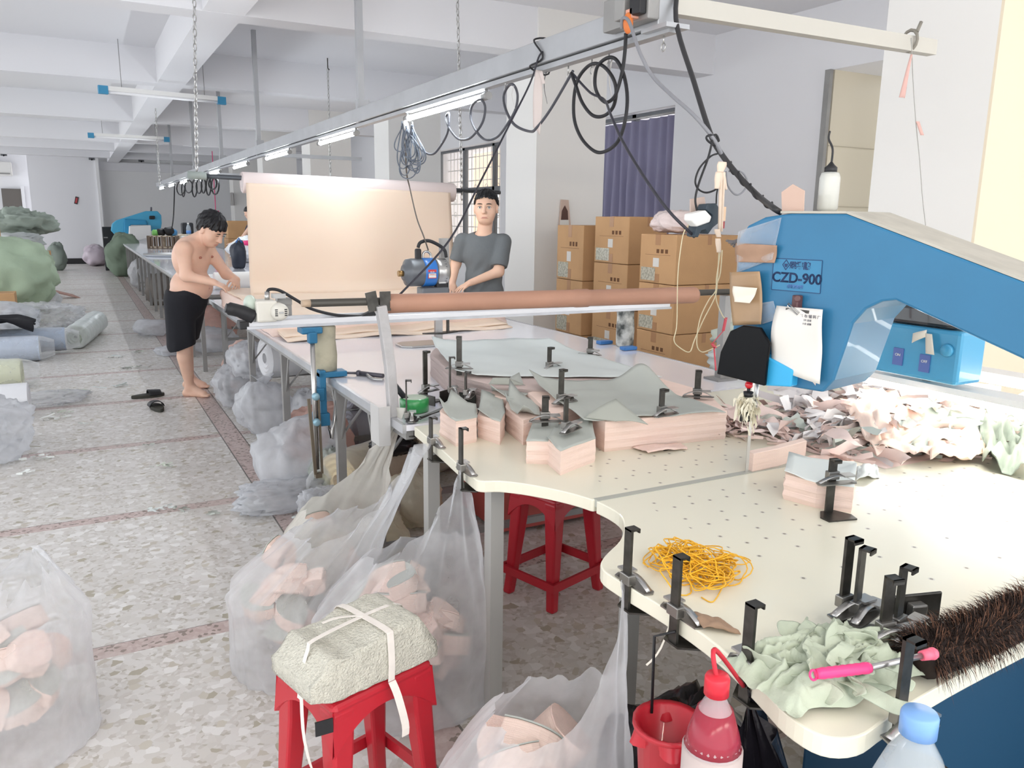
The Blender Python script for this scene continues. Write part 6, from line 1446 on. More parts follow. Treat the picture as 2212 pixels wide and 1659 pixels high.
for px, py, ln, l in ((1284, 140, .13, 'torn pale cloth tie on the left black loop'), (1322, 128, .15, 'torn pale cloth tie on the right black loop'), (1110, 185, .10, 'pale tie on the small cable loop'), (1180, 155, .13, 'thin dark string next to the pinkish strip')):
    p = onT(px, py, -.03); m = MB(); w_ = .009 if 'cloth' in l else .004
    m.grid(lambda u, v: p+Vector((-.01*math.sin(v*4), (u-.5)*w_*(1.3-v), -ln*v)), 3, 10, .001); top(m.build('tie_tail', mat('pale tie cloth', 'c9c5c0', .8) if 'dark' not in l else RUB), l, 'tie', 'ties along the trunking')
# cables to the blue machine
CYp = 1.95
def n_(px, py, Y=CYp): return at(px, py, Y=Y)
top_ = Vector((TX+.02, 2.36, 2.32))
wire('machine_cable', 'thick black cable bundle from the top edge down to the blue machine head', [top_+Vector((.05, 0, .1)), n_(1460, 40, 2.3), n_(1500, 180, 2.15), n_(1535, 290, 2.0), n_(1560, 335), n_(1600, 385, 1.88), n_(1640, 425, 1.78), on_face(1672, 450, .03), on_face(1685, 458, .05)], .0085, mat('black taped bundle', '2f2f31', .5), n=10)
wire('grey_cable', 'grey cable from the orange plug curving down to the black cable bundle', [onT(1343, 62, -.13), onT(1345, 40, -.14), onT(1358, 45, -.14), n_(1372, 85, 2.3), n_(1385, 120, 2.25), n_(1410, 165, 2.2), n_(1450, 205, 2.1), n_(1500, 250, 2.0), n_(1540, 298), n_(1560, 335), n_(1575, 360)], .006, mat('grey sheath', '85868b', .5), n=8)
wire('twisted_cable', 'dark twisted cable crossing in front of the purple curtain to the socket strip', [onT(1238, 160, -.03), onT(1275, 200, -.04), onT(1305, 215, -.05), at(1320, 250, Y=2.35), at(1345, 305, Y=2.25), at(1390, 380, Y=2.1), at(1440, 445, Y=2.0), at(1480, 488), ] if False else [onT(1238, 160, -.03), onT(1275, 200, -.04), onT(1305, 215, -.05), n_(1320, 250, 2.35), n_(1345, 305, 2.25), n_(1390, 380, 2.1), n_(1440, 450, 2.0), n_(1480, 492), n_(1500, 512)], .0048, mat('dark violet cable'))
wire('cable_knot', 'small black cable knot high on the cable bundle', [n_(1545, 315), n_(1530, 305), n_(1526, 296), n_(1538, 292), n_(1552, 305), n_(1550, 296), n_(1545, 291), n_(1540, 300), n_(1530, 340), n_(1510, 395), n_(1502, 430), n_(1506, 456)], .0035)
wire('cable_loop', 'thin black cable loop left of the cable bundle', [n_(1550, 332), n_(1535, 338), n_(1512, 362), n_(1502, 390), n_(1508, 408), n_(1525, 416), n_(1545, 410), n_(1552, 400)], .003)
wire('cable_loop', 'thin grey cable loop right of the cable bundle', [n_(1568, 370), n_(1572, 400), n_(1588, 420), n_(1604, 415), n_(1614, 395), n_(1606, 375), n_(1590, 368), n_(1575, 370)], .003, mat('grey sheath'))
wr = MB(); 
P = [n_(1575, 355, 1.93), n_(1600, 385, 1.88), n_(1640, 425, 1.78), n_(1668, 447, 1.73)]; PP = cat_rom(P, 8); cc_ = []
for i, p in enumerate(PP): a = i*1.15; cc_.append(p+Vector((math.cos(a)*.009, 0, math.sin(a)*.012)))
wire('cable_winding', 'thin black wire wound round the lower cable bundle', cc_, .0026, k=3)
sk = thing('socket_strip', 'black extension socket with a white adapter hanging left of the blue machine', 'socket', n_(1540, 480))
def quadprism(pts, y0, y1): 
    m = MB(); a = [n_(x, y, y0) for x, y in pts]; m.prism([(p.x, p.z) for p in a], y0, y1, Matrix(((1, 0, 0), (0, 0, 1), (0, 1, 0))), (0, 0, 0)); return m
quadprism([(1528, 441), (1547, 439), (1556, 452), (1555, 480), (1540, 492), (1530, 506), (1524, 495), (1515, 498), (1508, 513), (1501, 510), (1506, 488), (1535, 480), (1540, 465), (1524, 452)], CYp-.02, CYp+.02).build('socket_body', mat('dark blue-grey plastic', '38454f', .5), sk, bevel=.002)
quadprism([(1494, 462), (1525, 454), (1538, 468), (1534, 480), (1506, 490), (1493, 476)], CYp-.035, CYp+.0).build('adapter', WHITE, sk, bevel=.004)
quadprism([(1492, 430), (1522, 425), (1526, 455), (1500, 500), (1492, 495)], CYp+.03, CYp+.035).build('backing_card', mat('pinkish card', 'c9b5aa', .6), sk)
wire('dangling_wire', 'black cord holding the socket strip', [n_(1547, 442), n_(1548, 420), n_(1552, 400)], .0025)
rg2 = MB(); 
for (x0, y0, x1, y1, w_) in ((1560, 350, 1555, 372, .03), (1552, 372, 1548, 408, .022), (1556, 372, 1552, 500, .004), (1562, 372, 1556, 500, .004), (1548, 495, 1552, 512, .018), (1550, 515, 1552, 545, .016), (1560, 372, 1566, 410, .012)):
    a, b = n_(x0, y0, 1.91), n_(x1, y1, 1.91); rg2.grid(lambda u, v: a.lerp(b, v)+Vector(((u-.5)*w_*(1+.2*math.sin(v*5)), -.008*math.sin(u*3.1), 0)), 5, 8, .002)
top(rg2.build('rag_tie', mat('peach rag', 'e3d0bd', .85)), 'knotted peach rag tying the cables above the socket strip', 'rag')
MB_s = 0; YS = mat('cream string', 'd8cba9', .7); tg = thing('round_tag', 'round peach tag with a red end behind the socket strip', 'tag', n_(1560, 470, 1.99)); MB().box(n_(1562, 462, 1.99), (.022, .003, .045)).build('tag_face', mat('peach tag', 'e8c8a8', .6), tg, bevel=.001); MB().box(n_(1561, 486, 1.99), (.014, .004, .022)).build('red_end', mat('dull red', 'a34a4a', .6), tg); MB().tube([n_(1562, 445, 1.99), n_(1560, 400, 1.93)], .0015, 5).build('tag_string', YS, tg)
YS = mat('cream string', 'd8cba9', .7)
for l, pts in (('left long cream string loop hanging from the socket strip', [(1494, 480), (1478, 500), (1470, 540), (1464, 600), (1462, 700), (1456, 735), (1470, 752), (1490, 760), (1500, 735), (1520, 690), (1545, 640), (1550, 600), (1553, 545)]),
               ('cream string tied to the red ribbon', [(1556, 545), (1548, 600), (1546, 628), (1530, 650), (1512, 690), (1505, 740), (1515, 760), (1535, 755), (1555, 745)]),
               ('short cream string ending in the red ribbon', [(1560, 540), (1556, 590), (1547, 620), (1548, 650), (1560, 680), (1568, 690)])):
    wire('string', l, [n_(x, y, 1.95) for x, y in pts], .0018, YS, 'string', 'cream strings below the socket strip', 5)
rd = MB()
for (x0, y0, x1, y1, w_) in ((1568, 686, 1562, 715, .012), (1562, 715, 1538, 742, .004), (1538, 742, 1545, 752, .014), (1542, 750, 1546, 800, .006), (1535, 742, 1546, 740, .01)):
    a, b = n_(x0, y0, 1.95), n_(x1, y1, 1.95); rd.grid(lambda u, v: a.lerp(b, v)+Vector(((u-.5)*w_, 0, 0)), 3, 5, .0015)
top(rd.build('red_ribbon', mat('red ribbon', 'c94b58', .6)), 'red ribbon with a small knot beside the black guard', 'ribbon')
sv = MB()
for i in range(6):
    a = on_face(1612+i*6, 505-i*4, .02); b = n_(1570+i*5, 520+i*4, 1.82); sv.tube(cat_rom([a, a.lerp(b, .5)+Vector((0, 0, -.01+.004*i)), b], 4), .004, 6)
top(sv.build('wrapped_leads', mat('dark film wrapped leads', '6d6b70', .2, .3)), 'dark wrapped leads sticking out left of the blue machine head', 'leads')
# cross pipe knot, string and cloth tags
CPY = 2.31
wire('hanging_string', 'thin grey string hanging from the end of the cross pipe', [at(1968, 82, Y=CPY), at(1970, 115, Y=CPY), at(1972, 170, Y=CPY), at(1978, 260, Y=CPY), at(1986, 340, Y=CPY), at(1993, 430, Y=CPY), at(2000, 492, Y=CPY)], .0018, mat('grey string', 'a8a6a0', .7), 'string', n=5)
m = MB(); a, b = at(1968, 118, Y=CPY-.01), at(1948, 208, Y=CPY-.01); m.grid(lambda u, v: a.lerp(b, v)+Vector(((u-.5)*(.006+.03*v), -.006*math.sin(u*3), .006*math.sin(v*5))), 4, 12, .0015)
top(m.build('cloth_tag', mat('rose cloth tag', 'd3aba2', .8)), 'long rose cloth tag hanging at the end of the cross pipe', 'cloth tag')
m = MB(); a, b = at(1978, 262, Y=CPY-.01), at(1988, 292, Y=CPY-.01); m.grid(lambda u, v: a.lerp(b, v)+Vector(((u)*.022, -.004*math.sin(u*3), 0)), 4, 6, .0015); top(m.build('cloth_tag', mat('rose cloth tag')), 'short rose cloth tag halfway down the thin string', 'cloth tag')
kn_ = at(1965, 88, Y=2.36); top(MB().tube([kn_+Vector((0, math.cos(a)*.036, math.sin(a)*.042)) for a in [k*.5236 for k in range(12)]], .007, 6, closed=True).tube([kn_+Vector((0, -.03, .03)), kn_+Vector((.02, -.03, .07))], .008, 6).build('pipe_binding', mat('grey cloth binding', '8f8a80', .9)), 'grey cloth binding knotted round the end of the cross pipe', 'binding')
wd = thing('wall_pocket', 'small beige cardboard pocket with a dark arch taped on the white column', 'pocket', at(1218, 475, Y=6.95))
def wp(x, y, Y=6.975): return at(x, y, Y=Y)
def yprism(pts, Y, d):
    m = MB(); a = [wp(x, y, Y) for x, y in pts]; m.prism([(p.x, p.z) for p in a], Y-d, Y, Matrix(((1, 0, 0), (0, 0, 1), (0, 1, 0))), (0, 0, 0)); return m
yprism([(1211, 431), (1226, 432), (1233, 515), (1222, 503), (1205, 502)], 6.975, .02).build('backing', mat('beige card', 'c9b2a4', .7), wd)
yprism([(1220, 444), (1226, 456), (1227, 475), (1212, 475), (1214, 455)], 6.952, .004).build('dark_arch', mat('dark arch', '5a4038', .7), wd); yprism([(1210, 475), (1228, 475), (1229, 497), (1208, 497)], 6.954, .006).build('paper_insert', PAPER, wd)
# items on the cartons: pink bag, fabric pile
sack('plastic_bag', (3.98, 4.80, 1.455), (.20, .16, .085), mat('pinkish film', 'eedcd8', .25, bump=.4), 'pinkish plastic bag lying on the big top carton', seed=51, flat=False)
FP_ = [CREAM, PALE, SAGE, PALE, mat('peach fold', 'eed3c2', .85), CREAM]
fpx = 3.05; tf = None
for i, (z, l) in enumerate(((.78, 'cream'), (.88, 'pale green'), (.97, 'sage'), (1.04, 'pale green'), (.70, 'peach'), (1.12, 'cream'))): pass
sack('fabric_pile', (3.30, 3.20, .45), (.30, .28, .16), mat('peach fold'), 'peach folded cloth at the bottom of the fabric pile behind the socket strip', 'cloth', 'folded cloths piled right of the cutting table', seed=61, fold=.2, flat=False)
sack('fabric_pile', (3.33, 3.24, .70), (.27, .24, .09), PALE, 'pale green folded cloth in the middle of the fabric pile', 'cloth', 'folded cloths piled right of the cutting table', seed=62, fold=.25, flat=False)
sack('fabric_pile', (3.36, 3.26, .84), (.26, .22, .08), SAGE, 'sage folded cloth above the pale green one in the fabric pile', 'cloth', 'folded cloths piled right of the cutting table', seed=63, fold=.25, flat=False)
sack('fabric_pile', (3.42, 3.28, .96), (.24, .2, .12), CREAM, 'big cream cloth on top of the fabric pile behind the hanging strings', 'cloth', 'folded cloths piled right of the cutting table', seed=64, fold=.2, flat=False)
carton(3.05, 2.95, 0, .6, .5, .46, 'brown carton under the pile of folded cloths', group=None)
ta = thing('table_gadget', 'grey hex wrench holder tool lying on the white table beside the bent post', 'tool', at(770, 806, Z=TT)); a, b, c = at(722, 805, Z=TT+.012), at(775, 806, Z=TT+.012), at(828, 812, Z=TT+.012)
MB().cyl(a, b, .006, n=8).cyl(b, c, .012, .010, n=10).sphere(b, .015, 8).build('tool_rod', mat('tool grey', '5b5961', .4, .5), ta); MB().tube(cat_rom([b+Vector((.03, -.01, 0)), at(805, 818, Z=TT+.01), at(828, 820, Z=TT+.01)], 4), .007, 6).build('tool_fork', BRIGHT, ta)
# ---------------------------------------------------------------- under the tables
UG = 'bags and rolls stored under the white cutting table'
sack('plastic_bag', (1.02, 4.42, 0), (.26, .26, .20), FILMW, 'large milky bag bulging onto the aisle under the front of the white table', group=UG, seed=2, fold=.2)
sack('plastic_bag', (1.22, 4.75, .02), (.20, .18, .20), mat('rosy film', 'f0cfc4', .25, tl=.75, bump=.5), 'rose tinted bag behind the large milky bag under the white table', group=UG, seed=3)
sack('plastic_film_heap', (.86, 4.15, 0), (.26, .13, .085), FILMW, 'flat crumpled film spilling onto the aisle below the blue clamp', 'plastic film', UG, seed=4, fold=.35, ridge=8)
sack('plastic_film_heap', (1.00, 3.90, 0), (.12, .10, .09), FILMW, 'small twisted film lump at the pink floor strip', 'plastic film', UG, seed=5, fold=.35, ridge=8)
sack('plastic_bag', (1.12, 4.2, 0), (.12, .12, .14), mat('green tinted film', 'dfe6e0', .25, tl=.7, bump=.5), 'pale green tinted bag left of the cream wrapped bolt', group=UG, seed=15, fold=.3)
lie_roll((1.12, 4.02, .16), (2.1, 4.55, .16), .15, mat('cream wrapped bolt', 'ecdcb8', .35, bump=.3, bscale=30), mat('cream bolt end', 'e6d2a6', .6, bump=.4), 'cream yellow bolt in clear film lying under the white table', film=FILMC, group=UG)
sack('black_bundle', (1.42, 3.95, .29), (.14, .09, .055), BLK, 'black plastic wrapped bundle lying on the cream yellow bolt', 'bundle', seed=7, flat=False)
sack('plastic_bag', (1.14, 3.62, 0), (.15, .14, .13), mat('pink grey film', 'dccfc8', .3, tl=.8, bump=.5), 'pinkish grey bag in front of the cream yellow bolt', group=UG, seed=8)
sack('plastic_bag', (1.40, 3.62, 0), (.13, .12, .15), mat('cream film', 'ece5d2', .3, tl=.85, bump=.5), 'cream bag close to the creamy hung bag', group=UG, seed=9)
sack('plastic_bag', (1.12, 3.40, 0), (.14, .13, .10), mat('cream film'), 'small cream bag nearest the creamy hung bag', group=UG, seed=10)
sack('plastic_bag', (1.08, 5.75, 0), (.19, .22, .19), FILMW, 'knotted milky bag beside the second table leg from the front', group=UG, seed=11, fold=.2, knot=.07)
sack('plastic_bag', (1.36, 5.55, 0), (.16, .2, .17), FILMW, 'milky bag right of the knotted one under the white table', group=UG, seed=12, fold=.2)
sack('plastic_bag', (1.04, 6.75, 0), (.17, .3, .17), FILMW, 'milky bag slumped on the floor behind the barefoot person', group=UG, seed=13, fold=.3)
sack('plastic_bag', (1.12, 6.45, .30), (.16, .26, .13), FILMW, 'milky bag stacked on the slumped bag under the white table', group=UG, seed=14, fold=.3, flat=False)
lie_roll((1.14, 5.95, .52), (2.4, 6.2, .52), .15, mat('white wrapped bolt', 'e7e8ea', .4, bump=.3, bscale=20), mat('white bolt end', 'dcdcde', .6), 'white wrapped bolt high under the white table', film=None, group=UG)
for i, (y, z, l) in enumerate(((4.9, .17, 'grey bolt on the floor under the white table'), (4.95, .47, 'grey bolt stacked on the other grey bolt under the white table'))):
    lie_roll((1.45, y, z), (2.6, y+.1, z), .15, mat('grey film bolt', 'a9a9b0', .4, bump=.3, bscale=20), mat('grey bolt end', '8f9098', .6), l, group=UG)
zx = thing('red_white_carton', 'red and white printed carton under the white table behind the blue clamp', 'box', (1.75, 4.0, 0)); 
MB().bb((1.38, 4.85, .0), (1.40, 4.86, .01)).build('corner_scrap', PAPER, zx)
zx.location = (2.0, 3.55, 0)
MB().bb((1.72, 3.30, .02), (2.5, 3.75, .55)).build('carton_body', mat('dull red carton', 'b5544c', .6), zx, bevel=.005)
MB().bb((1.715, 3.30, .44), (2.5, 3.755, .552)).build('white_band', mat('carton white band', 'd8cfcb', .6), zx)
text_mesh('ZHI XUAN', .075, Matrix(((0, -1, 0), (0, 0, 1), (-1, 0, 0))).transposed(), Vector((1.712, 3.52, .495)), 'carton_lettering', mat('grey print'), zx)
text_mesh('ZHI XUAN', .075, Matrix(((1, 0, 0), (0, 0, 1), (0, -1, 0))).transposed(), Vector((2.0, 3.297, .495)), 'carton_lettering', mat('grey print'), zx)
sack('pink_bundle', (1.25, 7.35, 0), (.2, .3, .22), mat('dusty pink cloth', 'cfb0a6', .85), 'dusty pink cloth bundle on the floor behind the bare calf', 'bundle', seed=16)
rnd = random.Random(2)
for i, (x, y, rx, rz_, m_, l) in enumerate(((1.15, 18.2, .3, .33, FILMW, 'milky bag under the far table beside the green sack'), (1.2, 15.2, .25, .28, mat('grey brown film', 'a9a29c', .4, tl=.9), 'grey bag under the far table near its middle'), (1.25, 12.2, .22, .2, FILMW, 'small milky bag under the far table'), (1.4, 10.6, .3, .2, mat('rosy film'), 'rose tinted bag low under the near part of the far table'), (1.25, 9.6, .28, .14, FILMW, 'flat milky bag at the near end of the far table'), (.75, 11.3, .22, .1, FILMW, 'crumpled clear film on the aisle floor left of the person'), (.82, 9.6, .16, .05, FILMW, 'flat film scrap on the aisle floor behind the person'))):
    sack('plastic_bag', (x, y, 0), (rx, rx*1.2, rz_), m_, l, group='bags under the far table', seed=70+i, fold=.25, n=16)
# ---------------------------------------------------------------- far end
GRN = mat('green woven sack', '94a78f', .8, bump=.4, bscale=60, vary=.1, vscale=3)
sack('woven_sack', (.98, 22.6, 0), (.42, .6, .52), mat('dark green sack', '71806f', .8), 'dark green woven sack under the far corner of the far table', 'sack', seed=80, n=20)
bm = thing('band_knife_machine', 'far bright blue band knife machine at the end of the long table', 'machine', (1.4, 24.6, .82)); BB_ = mat('bright far blue', '4cb0d8', .4)
def F_(px, py, Y=24.5): return at(px, py, Y=Y)
def fprism(pts, Y, d, m_, name): 
    m = MB(); a = [F_(x, y, Y) for x, y in pts]; m.prism([(p.x, p.z) for p in a], Y-d, Y, Matrix(((1, 0, 0), (0, 0, 1), (0, 1, 0))), (0, 0, 0)); return m.build(name, m_, bm, bevel=.02)
fprism([(239, 498), (241, 484), (250, 476), (314, 456), (338, 456), (346, 465), (347, 482), (344, 500), (320, 498), (316, 484), (268, 484), (268, 518), (246, 505)], 24.6, .35, BB_, 'arm_casting')
fprism([(268, 473), (280, 473), (316, 476), (318, 486), (282, 486), (278, 518), (268, 518)], 24.25, .06, mat('deeper far blue', '2f95c4', .4), 'front_panel')
fprism([(278, 488), (324, 486), (326, 512), (300, 518), (277, 518)], 24.2, .3, WHITE, 'white_cabinet'); fprism([(322, 466), (334, 466), (334, 474), (322, 474)], 24.2, .1, BLACK, 'control_knob'); fprism([(324, 447), (328, 447), (328, 456), (324, 456)], 24.4, .1, mat('tool grey'), 'top_spout')
bc_ = thing('black_cabinet', 'black narrow panel standing left of the far blue machine', 'cabinet', (.75, 24.9, 0)); a, b = F_(220, 490, 24.9), F_(252, 572, 24.9); MB().bb((a.x, 24.8, 0), (b.x, 25.1, a.z)).build('panel', mat('black panel', '242529', .5), bc_, bevel=.01); MB().bb((a.x+.02, 24.79, a.z-.3), (a.x+.12, 24.8, a.z-.27)).build('panel_label', GREYP, bc_)
sack('plastic_bag', (.42, 27.2, 0), (.36, .4, .31), mat('lilac pink film', 'cfc2cc', .3, bump=.4), 'lilac and pink clear bag against the far wall', seed=81, n=18)
# ring of clamps on the far table
rc = thing('clamp_carousel', 'round stand crowded with brown clamps on the far table', 'clamp stand', (2.05, 19.5, TT)); c = Vector((at(353, 520, Y=19).x, 19, TT))
MB().lathe([(.28, 0), (.3, .02), (.3, .04), (.05, .05), (.05, .24), (.29, .25), (.29, .27)], c, 24).build('stand', mat('beige stand', 'c3b4a0', .6), rc)
for i in range(18):
    a = i*.349; p = c+Vector((math.cos(a)*.31, math.sin(a)*.31, 0)); MB().bar(p, p+Vector((0, 0, .27)), .035, .02).build('clamp_bar', mat('brownish clamp bar', '77675a', .5, .3), rc)
for i, (dx, dz, s_, m_, l) in enumerate(((-.05, .30, .09, BLACK, 'black tool on the clamp stand'), (.12, .36, .11, BLACK, 'dark motor on the clamp stand'), (.2, .30, .08, mat('far blue tool', '4f8fc0', .4), 'blue tool on the clamp stand'), (-.16, .32, .07, mat('green tin', '6fae5a', .4), 'green tin on the clamp stand'))):
    sack('machine_tool', (c.x+dx, 19-.1, TT+.27), (s_, s_, s_*.9), m_, l, 'tool', 'tools on the clamp stand', seed=90+i, n=8, flat=False)
MBk = MB().bb((c.x+.36, 19.2, TT), (c.x+.78, 19.6, TT+.3)); top(MBk.build('beige_box', mat('beige box', 'c9bba7', .6), bevel=.02), 'beige box beside the clamp stand on the far table', 'box')
top(MB().bb((c.x+.42, 19.25, TT+.3), (c.x+.66, 19.5, TT+.55)).build('black_case', mat('black panel'), bevel=.03), 'black case standing on the beige box', 'case')
gp = thing('round_glass_tray', 'round clear metal-rimmed plate on the far table before the clamp stand', 'plate', (c.x+.1, 15.5, TT)); MB().lathe([(.38, 0), (.42, .02), (.42, .03), (.01, .03)], Vector((at(365, 540, Y=15.5).x, 15.5, TT)), 28).build('plate', mat('glassy plate', 'd9dfe6', .1), gp)
MB().lathe([(.40, .03), (.43, .03), (.43, .045), (.40, .045)], Vector((at(365, 540, Y=15.5).x, 15.5, TT)), 28).build('rim', BRIGHT, gp)
b_ = at(408, 508, Y=19); bottle((b_.x, 19, b_.z-.02), .05, .27, 'small clear water bottle with a blue label on the far table', mat('clear water bottle'), WHITE, ((.2, .45, mat('blue label')),))
top(MB().bb((b_.x-.15, 18.85, TT), (b_.x+.5, 19.2, b_.z-.02)).build('white_crate', WHITE, bevel=.02), 'white crate under the small water bottle on the far table', 'crate')
wire('hanging_lead', 'thin black lead hanging from the far trunking to the clamp stand', [at(377, 400, Y=17), at(376, 440, Y=17.4), at(374, 475, Y=18), at(370, 500, Y=18.9)], .012)
m = MB(); rnd = random.Random(6)
for i in range(9):
    x = 388+i*10+rnd.uniform(-4, 4); w_ = rnd.uniform(6, 16); h = rnd.uniform(18, 42); yT = 392-(x-388)*.12
    P = [onT(x+math.sin(a)*w_*.6, yT+h*(1-math.cos(a))*.5, 0) for a in [k*2*math.pi/12 for k in range(12)]]; m.tube(P, .012, 5, closed=True)
top(m.build('far_cable_loops', RUB), 'row of thin black cable loops hanging from the far end of the trunking', 'cable coil')
# right side far: cartons, pile of white bags, dark backpack, roll
G7 = 'cartons stacked at the right of the far table'
for k, (x, z, l) in enumerate(((3.0, 0, 'lower carton right of the far table'), (3.0, .62, 'middle carton right of the far table'), (3.0, 1.02, 'top carton right of the far table near the small grey panel'))):
    carton(x, 19.2, z, .9, .6, .62 if k == 0 else .4, l, group=G7)
sack('white_bag_heap', (2.42, 13.2, TT), (.34, .4, .2), mat('white bags', 'e9ebee', .3, bump=.6), 'heap of shiny white bags with pink and blue bits on the far table', 'bags', seed=95, fold=.35, n=20)
for i, (x, y, z, m_, l) in enumerate(((2.28, 12.85, 1.12, HP, 'hot pink wrapper on the heap of white bags'), (2.5, 12.9, 1.2, BB_, 'light blue wrapper on top of the heap of white bags'))): sack('wrapper', (x, y, z-.03), (.08, .06, .04), m_, l, 'wrapper', seed=97+i, n=8, flat=False)
bp_ = thing('backpack', 'dark navy backpack standing on the far table next to the heap of white bags', 'bag', (2.35, 11.6, TT)); q = at(516, 570, Y=11.6); sack('pack_body', (q.x, 11.6, TT), (.11, .14, .19), mat('navy nylon', '2b303c', .5), None, None, seed=99, n=14, fold=.08, parent=bp_)
MB().tube([(q.x-.04, 11.5, TT+.36), (q.x, 11.5, TT+.42), (q.x+.04, 11.5, TT+.36)], .012, 6).build('grab_loop', mat('blue strap', '3f6fae', .6), bp_)
lie_roll((1.15, 8.35, TT+.09), (2.7, 8.35, TT+.09), .085, mat('white paper roll', 'efece8', .6), mat('roll end layers'), 'white paper roll lying across the near end of the far table', 'paper_roll', 'paper roll')
top(MB().box((1.9, 9.0, TT+.015), (1.5, .5, .03)).build('blue_grey_board', mat('blue grey board', 'b5bcc9', .4), bevel=.005), 'blue-grey flat board on the far table behind the paper roll', 'board')
top(MB().bb((1.3, 9.75, TT), (1.5, 9.9, TT+.05)).build('small_white_box', WHITE, bevel=.004), 'small white box at the left edge of the far table', 'box')
m = MB(); a = at(466, 455, Y=22); m.grid(lambda u, v: a+Vector(((u-.5)*.16*(1+v*.5), .03*math.sin(v*4), -.45*v)), 4, 8, .01); m.tube([a, (a.x, a.y, 3.12)], .01, 5); top(m.build('pink_cloth', HP), 'hot pink cloth hanging on the far white column', 'cloth')
# ---------------------------------------------------------------- left side of the aisle
LG = 'goods piled along the left of the aisle'
GR2 = mat('pale green sack', 'b3c6ac', .8, bump=.35, bscale=60, vary=.08, vscale=3); GGR = mat('grey green sack', 'a4b0a5', .75, vary=.12, vscale=4)
sack('woven_sack', (-1.12, 14.6, .0), (.78, .7, .60), GR2, 'huge pale green woven sack bulging at the left edge', 'sack', LG, seed=101, fold=.2, n=40, ridge=3.2, warp=.15)
sack('woven_sack', (-.95, 18.7, 1.08), (.55, .5, .26), GGR, 'grey-green sack on top of the pile of cartons below the dark door', 'sack', LG, seed=102, fold=.45, n=22, flat=False)
sack('woven_sack', (-1.0, 17.9, .88), (.42, .4, .14), mat('light grey sack', 'bcc2c2', .7), 'lighter grey sack just under the grey-green one', 'sack', LG, seed=103, fold=.4, n=18, flat=False)
sack('woven_sack', (-.55, 25.3, 0), (.22, .3, .38), mat('dull grey-green sack', '8b958c', .8), 'narrow grey-green sack standing by the far wall, left of the black skirting', 'sack', LG, seed=104, n=16)
for k, (x, y, z, dx, dy, dz, l) in enumerate(((-.98, 17.3, 0, .5, .5, .42, 'lower brown carton beside the huge green sack'), (-.98, 17.3, .42, .5, .5, .42, 'upper brown carton beside the huge green sack'), (-1.6, 17.6, 0, .6, .5, .85, 'tall brown carton behind the huge green sack'), (-1.75, 16.4, 1.0, .55, .5, .5, 'brown carton high at the left edge above the green sack'), (-1.75, 16.4, .0, .55, .5, 1.0, 'lower brown carton at the left edge behind the green sack'), (-1.35, 13.1, 0, .5, .4, .44, 'brown carton in front of the huge green sack at the left edge'))): carton(x, y, z, dx, dy, dz, l, group=LG)
top(MB().box((-.32, 16.9, .09), (.5, .3, .02), M=Matrix.Rotation(.35, 3, 'Y')@Matrix.Rotation(.5, 3, 'Z')).build('flattened_carton', mat('pinkish cardboard', 'b9958a', .8)), 'flattened pinkish carton leaning on the floor beside the cartons', 'cardboard')
sack('plastic_bag', (-.6, 15.2, 0), (.26, .3, .16), FILMW, 'white bag on the floor at the foot of the cartons', group=LG, seed=105, fold=.3, n=18)
sack('plastic_film_heap', (-.5, 12.5, 0), (.5, .7, .17), FILMC, 'shiny clear film heaped behind the pale green bolt', 'plastic film', LG, seed=106, fold=.4, ridge=8, n=30)
sack('plastic_bag', (-.95, 11.9, 0), (.4, .6, .2), FILMW, 'milky film heap behind the black cloth', group=LG, seed=107, fold=.3)
SB_ = mat('pale blue wrapped bolt', 'c3cede', .3, bump=.2); PB_ = mat('pale bolt end', 'd5d9dc', .6)
lie_roll((-2.2, 9.75, .14), (-.46, 9.75, .14), .13, SB_, PB_, 'pale blue bolt in clear film lying nearer of the two below the black cloth', film=FILMC, group=LG)
lie_roll((-2.2, 10.25, .16), (-.22, 10.2, .16), .13, mat('blue grey wrapped bolt', 'a9b6c8', .3), PB_, 'blue-grey bolt in clear film right behind the nearer pale blue bolt', film=FILMC, group=LG)
lie_roll((-.12, 10.45, .14), (.12, 11.9, .14), .135, mat('pale green bolt', 'd5ddd6', .3, bump=.2), mat('green grey bolt end', 'b0b8ab', .6), 'pale green bolt pointing down the aisle', film=FILMC, group=LG, core=.12)
lie_roll((-2.0, 8.35, .13), (-.55, 8.3, .13), .13, mat('yellow green bolt', 'dde0c3', .35), mat('yellow green bolt end', 'cdd0b2', .6), 'pale yellow-green bolt in a long clear bag', film=FILMC, group=LG)
lie_roll((-2.0, 7.1, .14), (-.44, 7.05, .14), .125, mat('white film roll', 'e9ebef', .3), mat('white film roll end', 'e2e4e9', .4), 'white roll of plastic film with a dark core hole at the left edge', 'film_roll', group=LG, core=.12)
bc2 = MB(); q = Vector((-1.0, 10.1, .29))
def blackc(u, v): x = -.55+1.05*u; y = -.3+.6*v; e = 1 if (u-.5)**2+(v-.5)**2 < .25 else 1; return q+Vector((x+.06*nz((u*3, v*3, 1), 1), y, .10+.10*nz((u*2.2, v*2.2, 4), 1)-.35*max(0, u-.86)+.05*math.sin(v*3)))
bc2.grid(blackc, 34, 20, .02); top(bc2.build('black_cloth', mat('black cloth', '15151c', .9)), 'black cloth thrown over the pale blue bolts', 'cloth')
sack('plastic_bag', (-.62, 6.0, 0), (.26, .42, .17), FILMW, 'white crumpled bag on the floor at the left edge in front of the film roll', group=LG, seed=108, fold=.25)
sack('plastic_film_heap', (-.35, 7.5, 0), (.30, .22, .04), FILMC, 'flat clear film on the floor between the bolts and the film roll', 'plastic film', LG, seed=109, fold=.4, ridge=9)
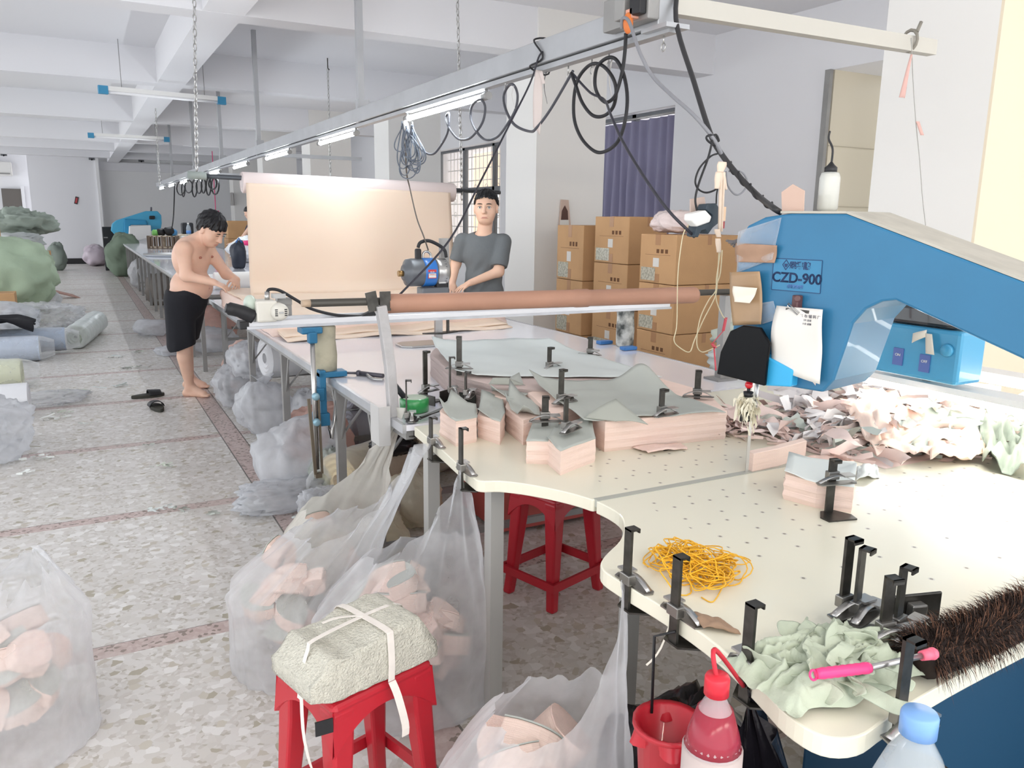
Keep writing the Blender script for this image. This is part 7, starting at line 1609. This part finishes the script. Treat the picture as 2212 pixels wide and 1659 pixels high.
# slippers
def slipper(px, py, rz, label, stripes):
    c = at(px, py, Z=0); t = thing('slipper', label, 'slipper', (0, 0, 0), 'pair of black striped slippers'); sole = []
    for k in range(24):
        a = k*2*math.pi/24; sole.append((.135*math.cos(a), .048*math.sin(a)*(1+.18*math.cos(a))))
    MB().prism(sole, 0, .028).build('sole', mat('dark olive rubber', '3a3a33', .7), t, bevel=.006)
    s = MB(); s.grid(lambda u, v: Vector((.0+.10*u, math.cos(math.pi*v)*.052, .02+math.sin(math.pi*v)*(.042-.008*u))), 8, 16, .005); s.build('strap', BLACK, t)
    for i in range(3): s = MB(); s.grid(lambda u, v: Vector((.018+.025*i+.009*u, math.cos(math.pi*v)*.0535, .02+math.sin(math.pi*v)*(.0445-.008*(.2+.25*i)))), 2, 14); s.build('stripe', mat('stripe white', stripes, .6), t)
    t.location = c; t.rotation_euler = (0, 0, rz)
slipper(320, 858, .15, 'black slipper with white stripes, the farther one lying sideways', 'e0ddcf'); slipper(340, 884, 1.7, 'black slipper with yellowish stripes, the nearer one pointing away', 'c9bd84')
# floor scraps: each little cluster its own thing
rnd = random.Random(21)
FS = [(150, 850, 50, 'long grey scrap trail left of the slippers'), (230, 838, 40, 'scrap trail between the bolts and the slippers'), (285, 797, 38, 'dark edged scrap cluster above the slippers'), (290, 762, 20, 'small scrap farther up the aisle'), (250, 773, 26, 'thin scrap strip farther up the aisle'), (310, 967, 20, 'small sage scrap on a pink cross strip'), (345, 1012, 30, 'curled sage scrap in the middle of the aisle'), (340, 1105, 32, 'sage scraps lying on the second pink strip from the front'), (377, 1105, 12, 'single pale scrap at the edge of the shade'), (190, 918, 24, 'white scrap strips left of the middle of the aisle'), (70, 995, 40, 'scrap cluster at the foot of the white crumpled bag'), (120, 905, 40, 'white paper strip curling from the film roll'), (45, 1027, 14, 'single white flat scrap in the left of the aisle'), (640, 1120, 14, 'grey scrap on the dark joint under the table'), (450, 1115, 8, 'tiny scrap near the film heap'), (130, 895, 22, 'grey green curled strip beside the film roll')]
for i, (px, py, w_, l) in enumerate(FS):
    c = at(px, py, Z=0); L = (at(px+w_, py, Z=0)-c).length; m = MB()
    for k in range(3+w_//7):
        a = rnd.uniform(-L, L)*.8; ribbon(m, (c.x+a, c.y+rnd.gauss(0, L*.12), .006+rnd.random()*.02), (1, rnd.gauss(0, .4), 0), rnd.uniform(.3, .8)*max(L, .08), rnd.uniform(.12, .3)*max(.06, L*.35), rnd, 0, 1.6, 2.0, 7)
    o = m.build('floor_scrap', [SAGE, PALE, SAGE2][i % 3] if 'white' not in l else mat('white lining')); top(o, l, 'scrap', 'scraps on the aisle floor')
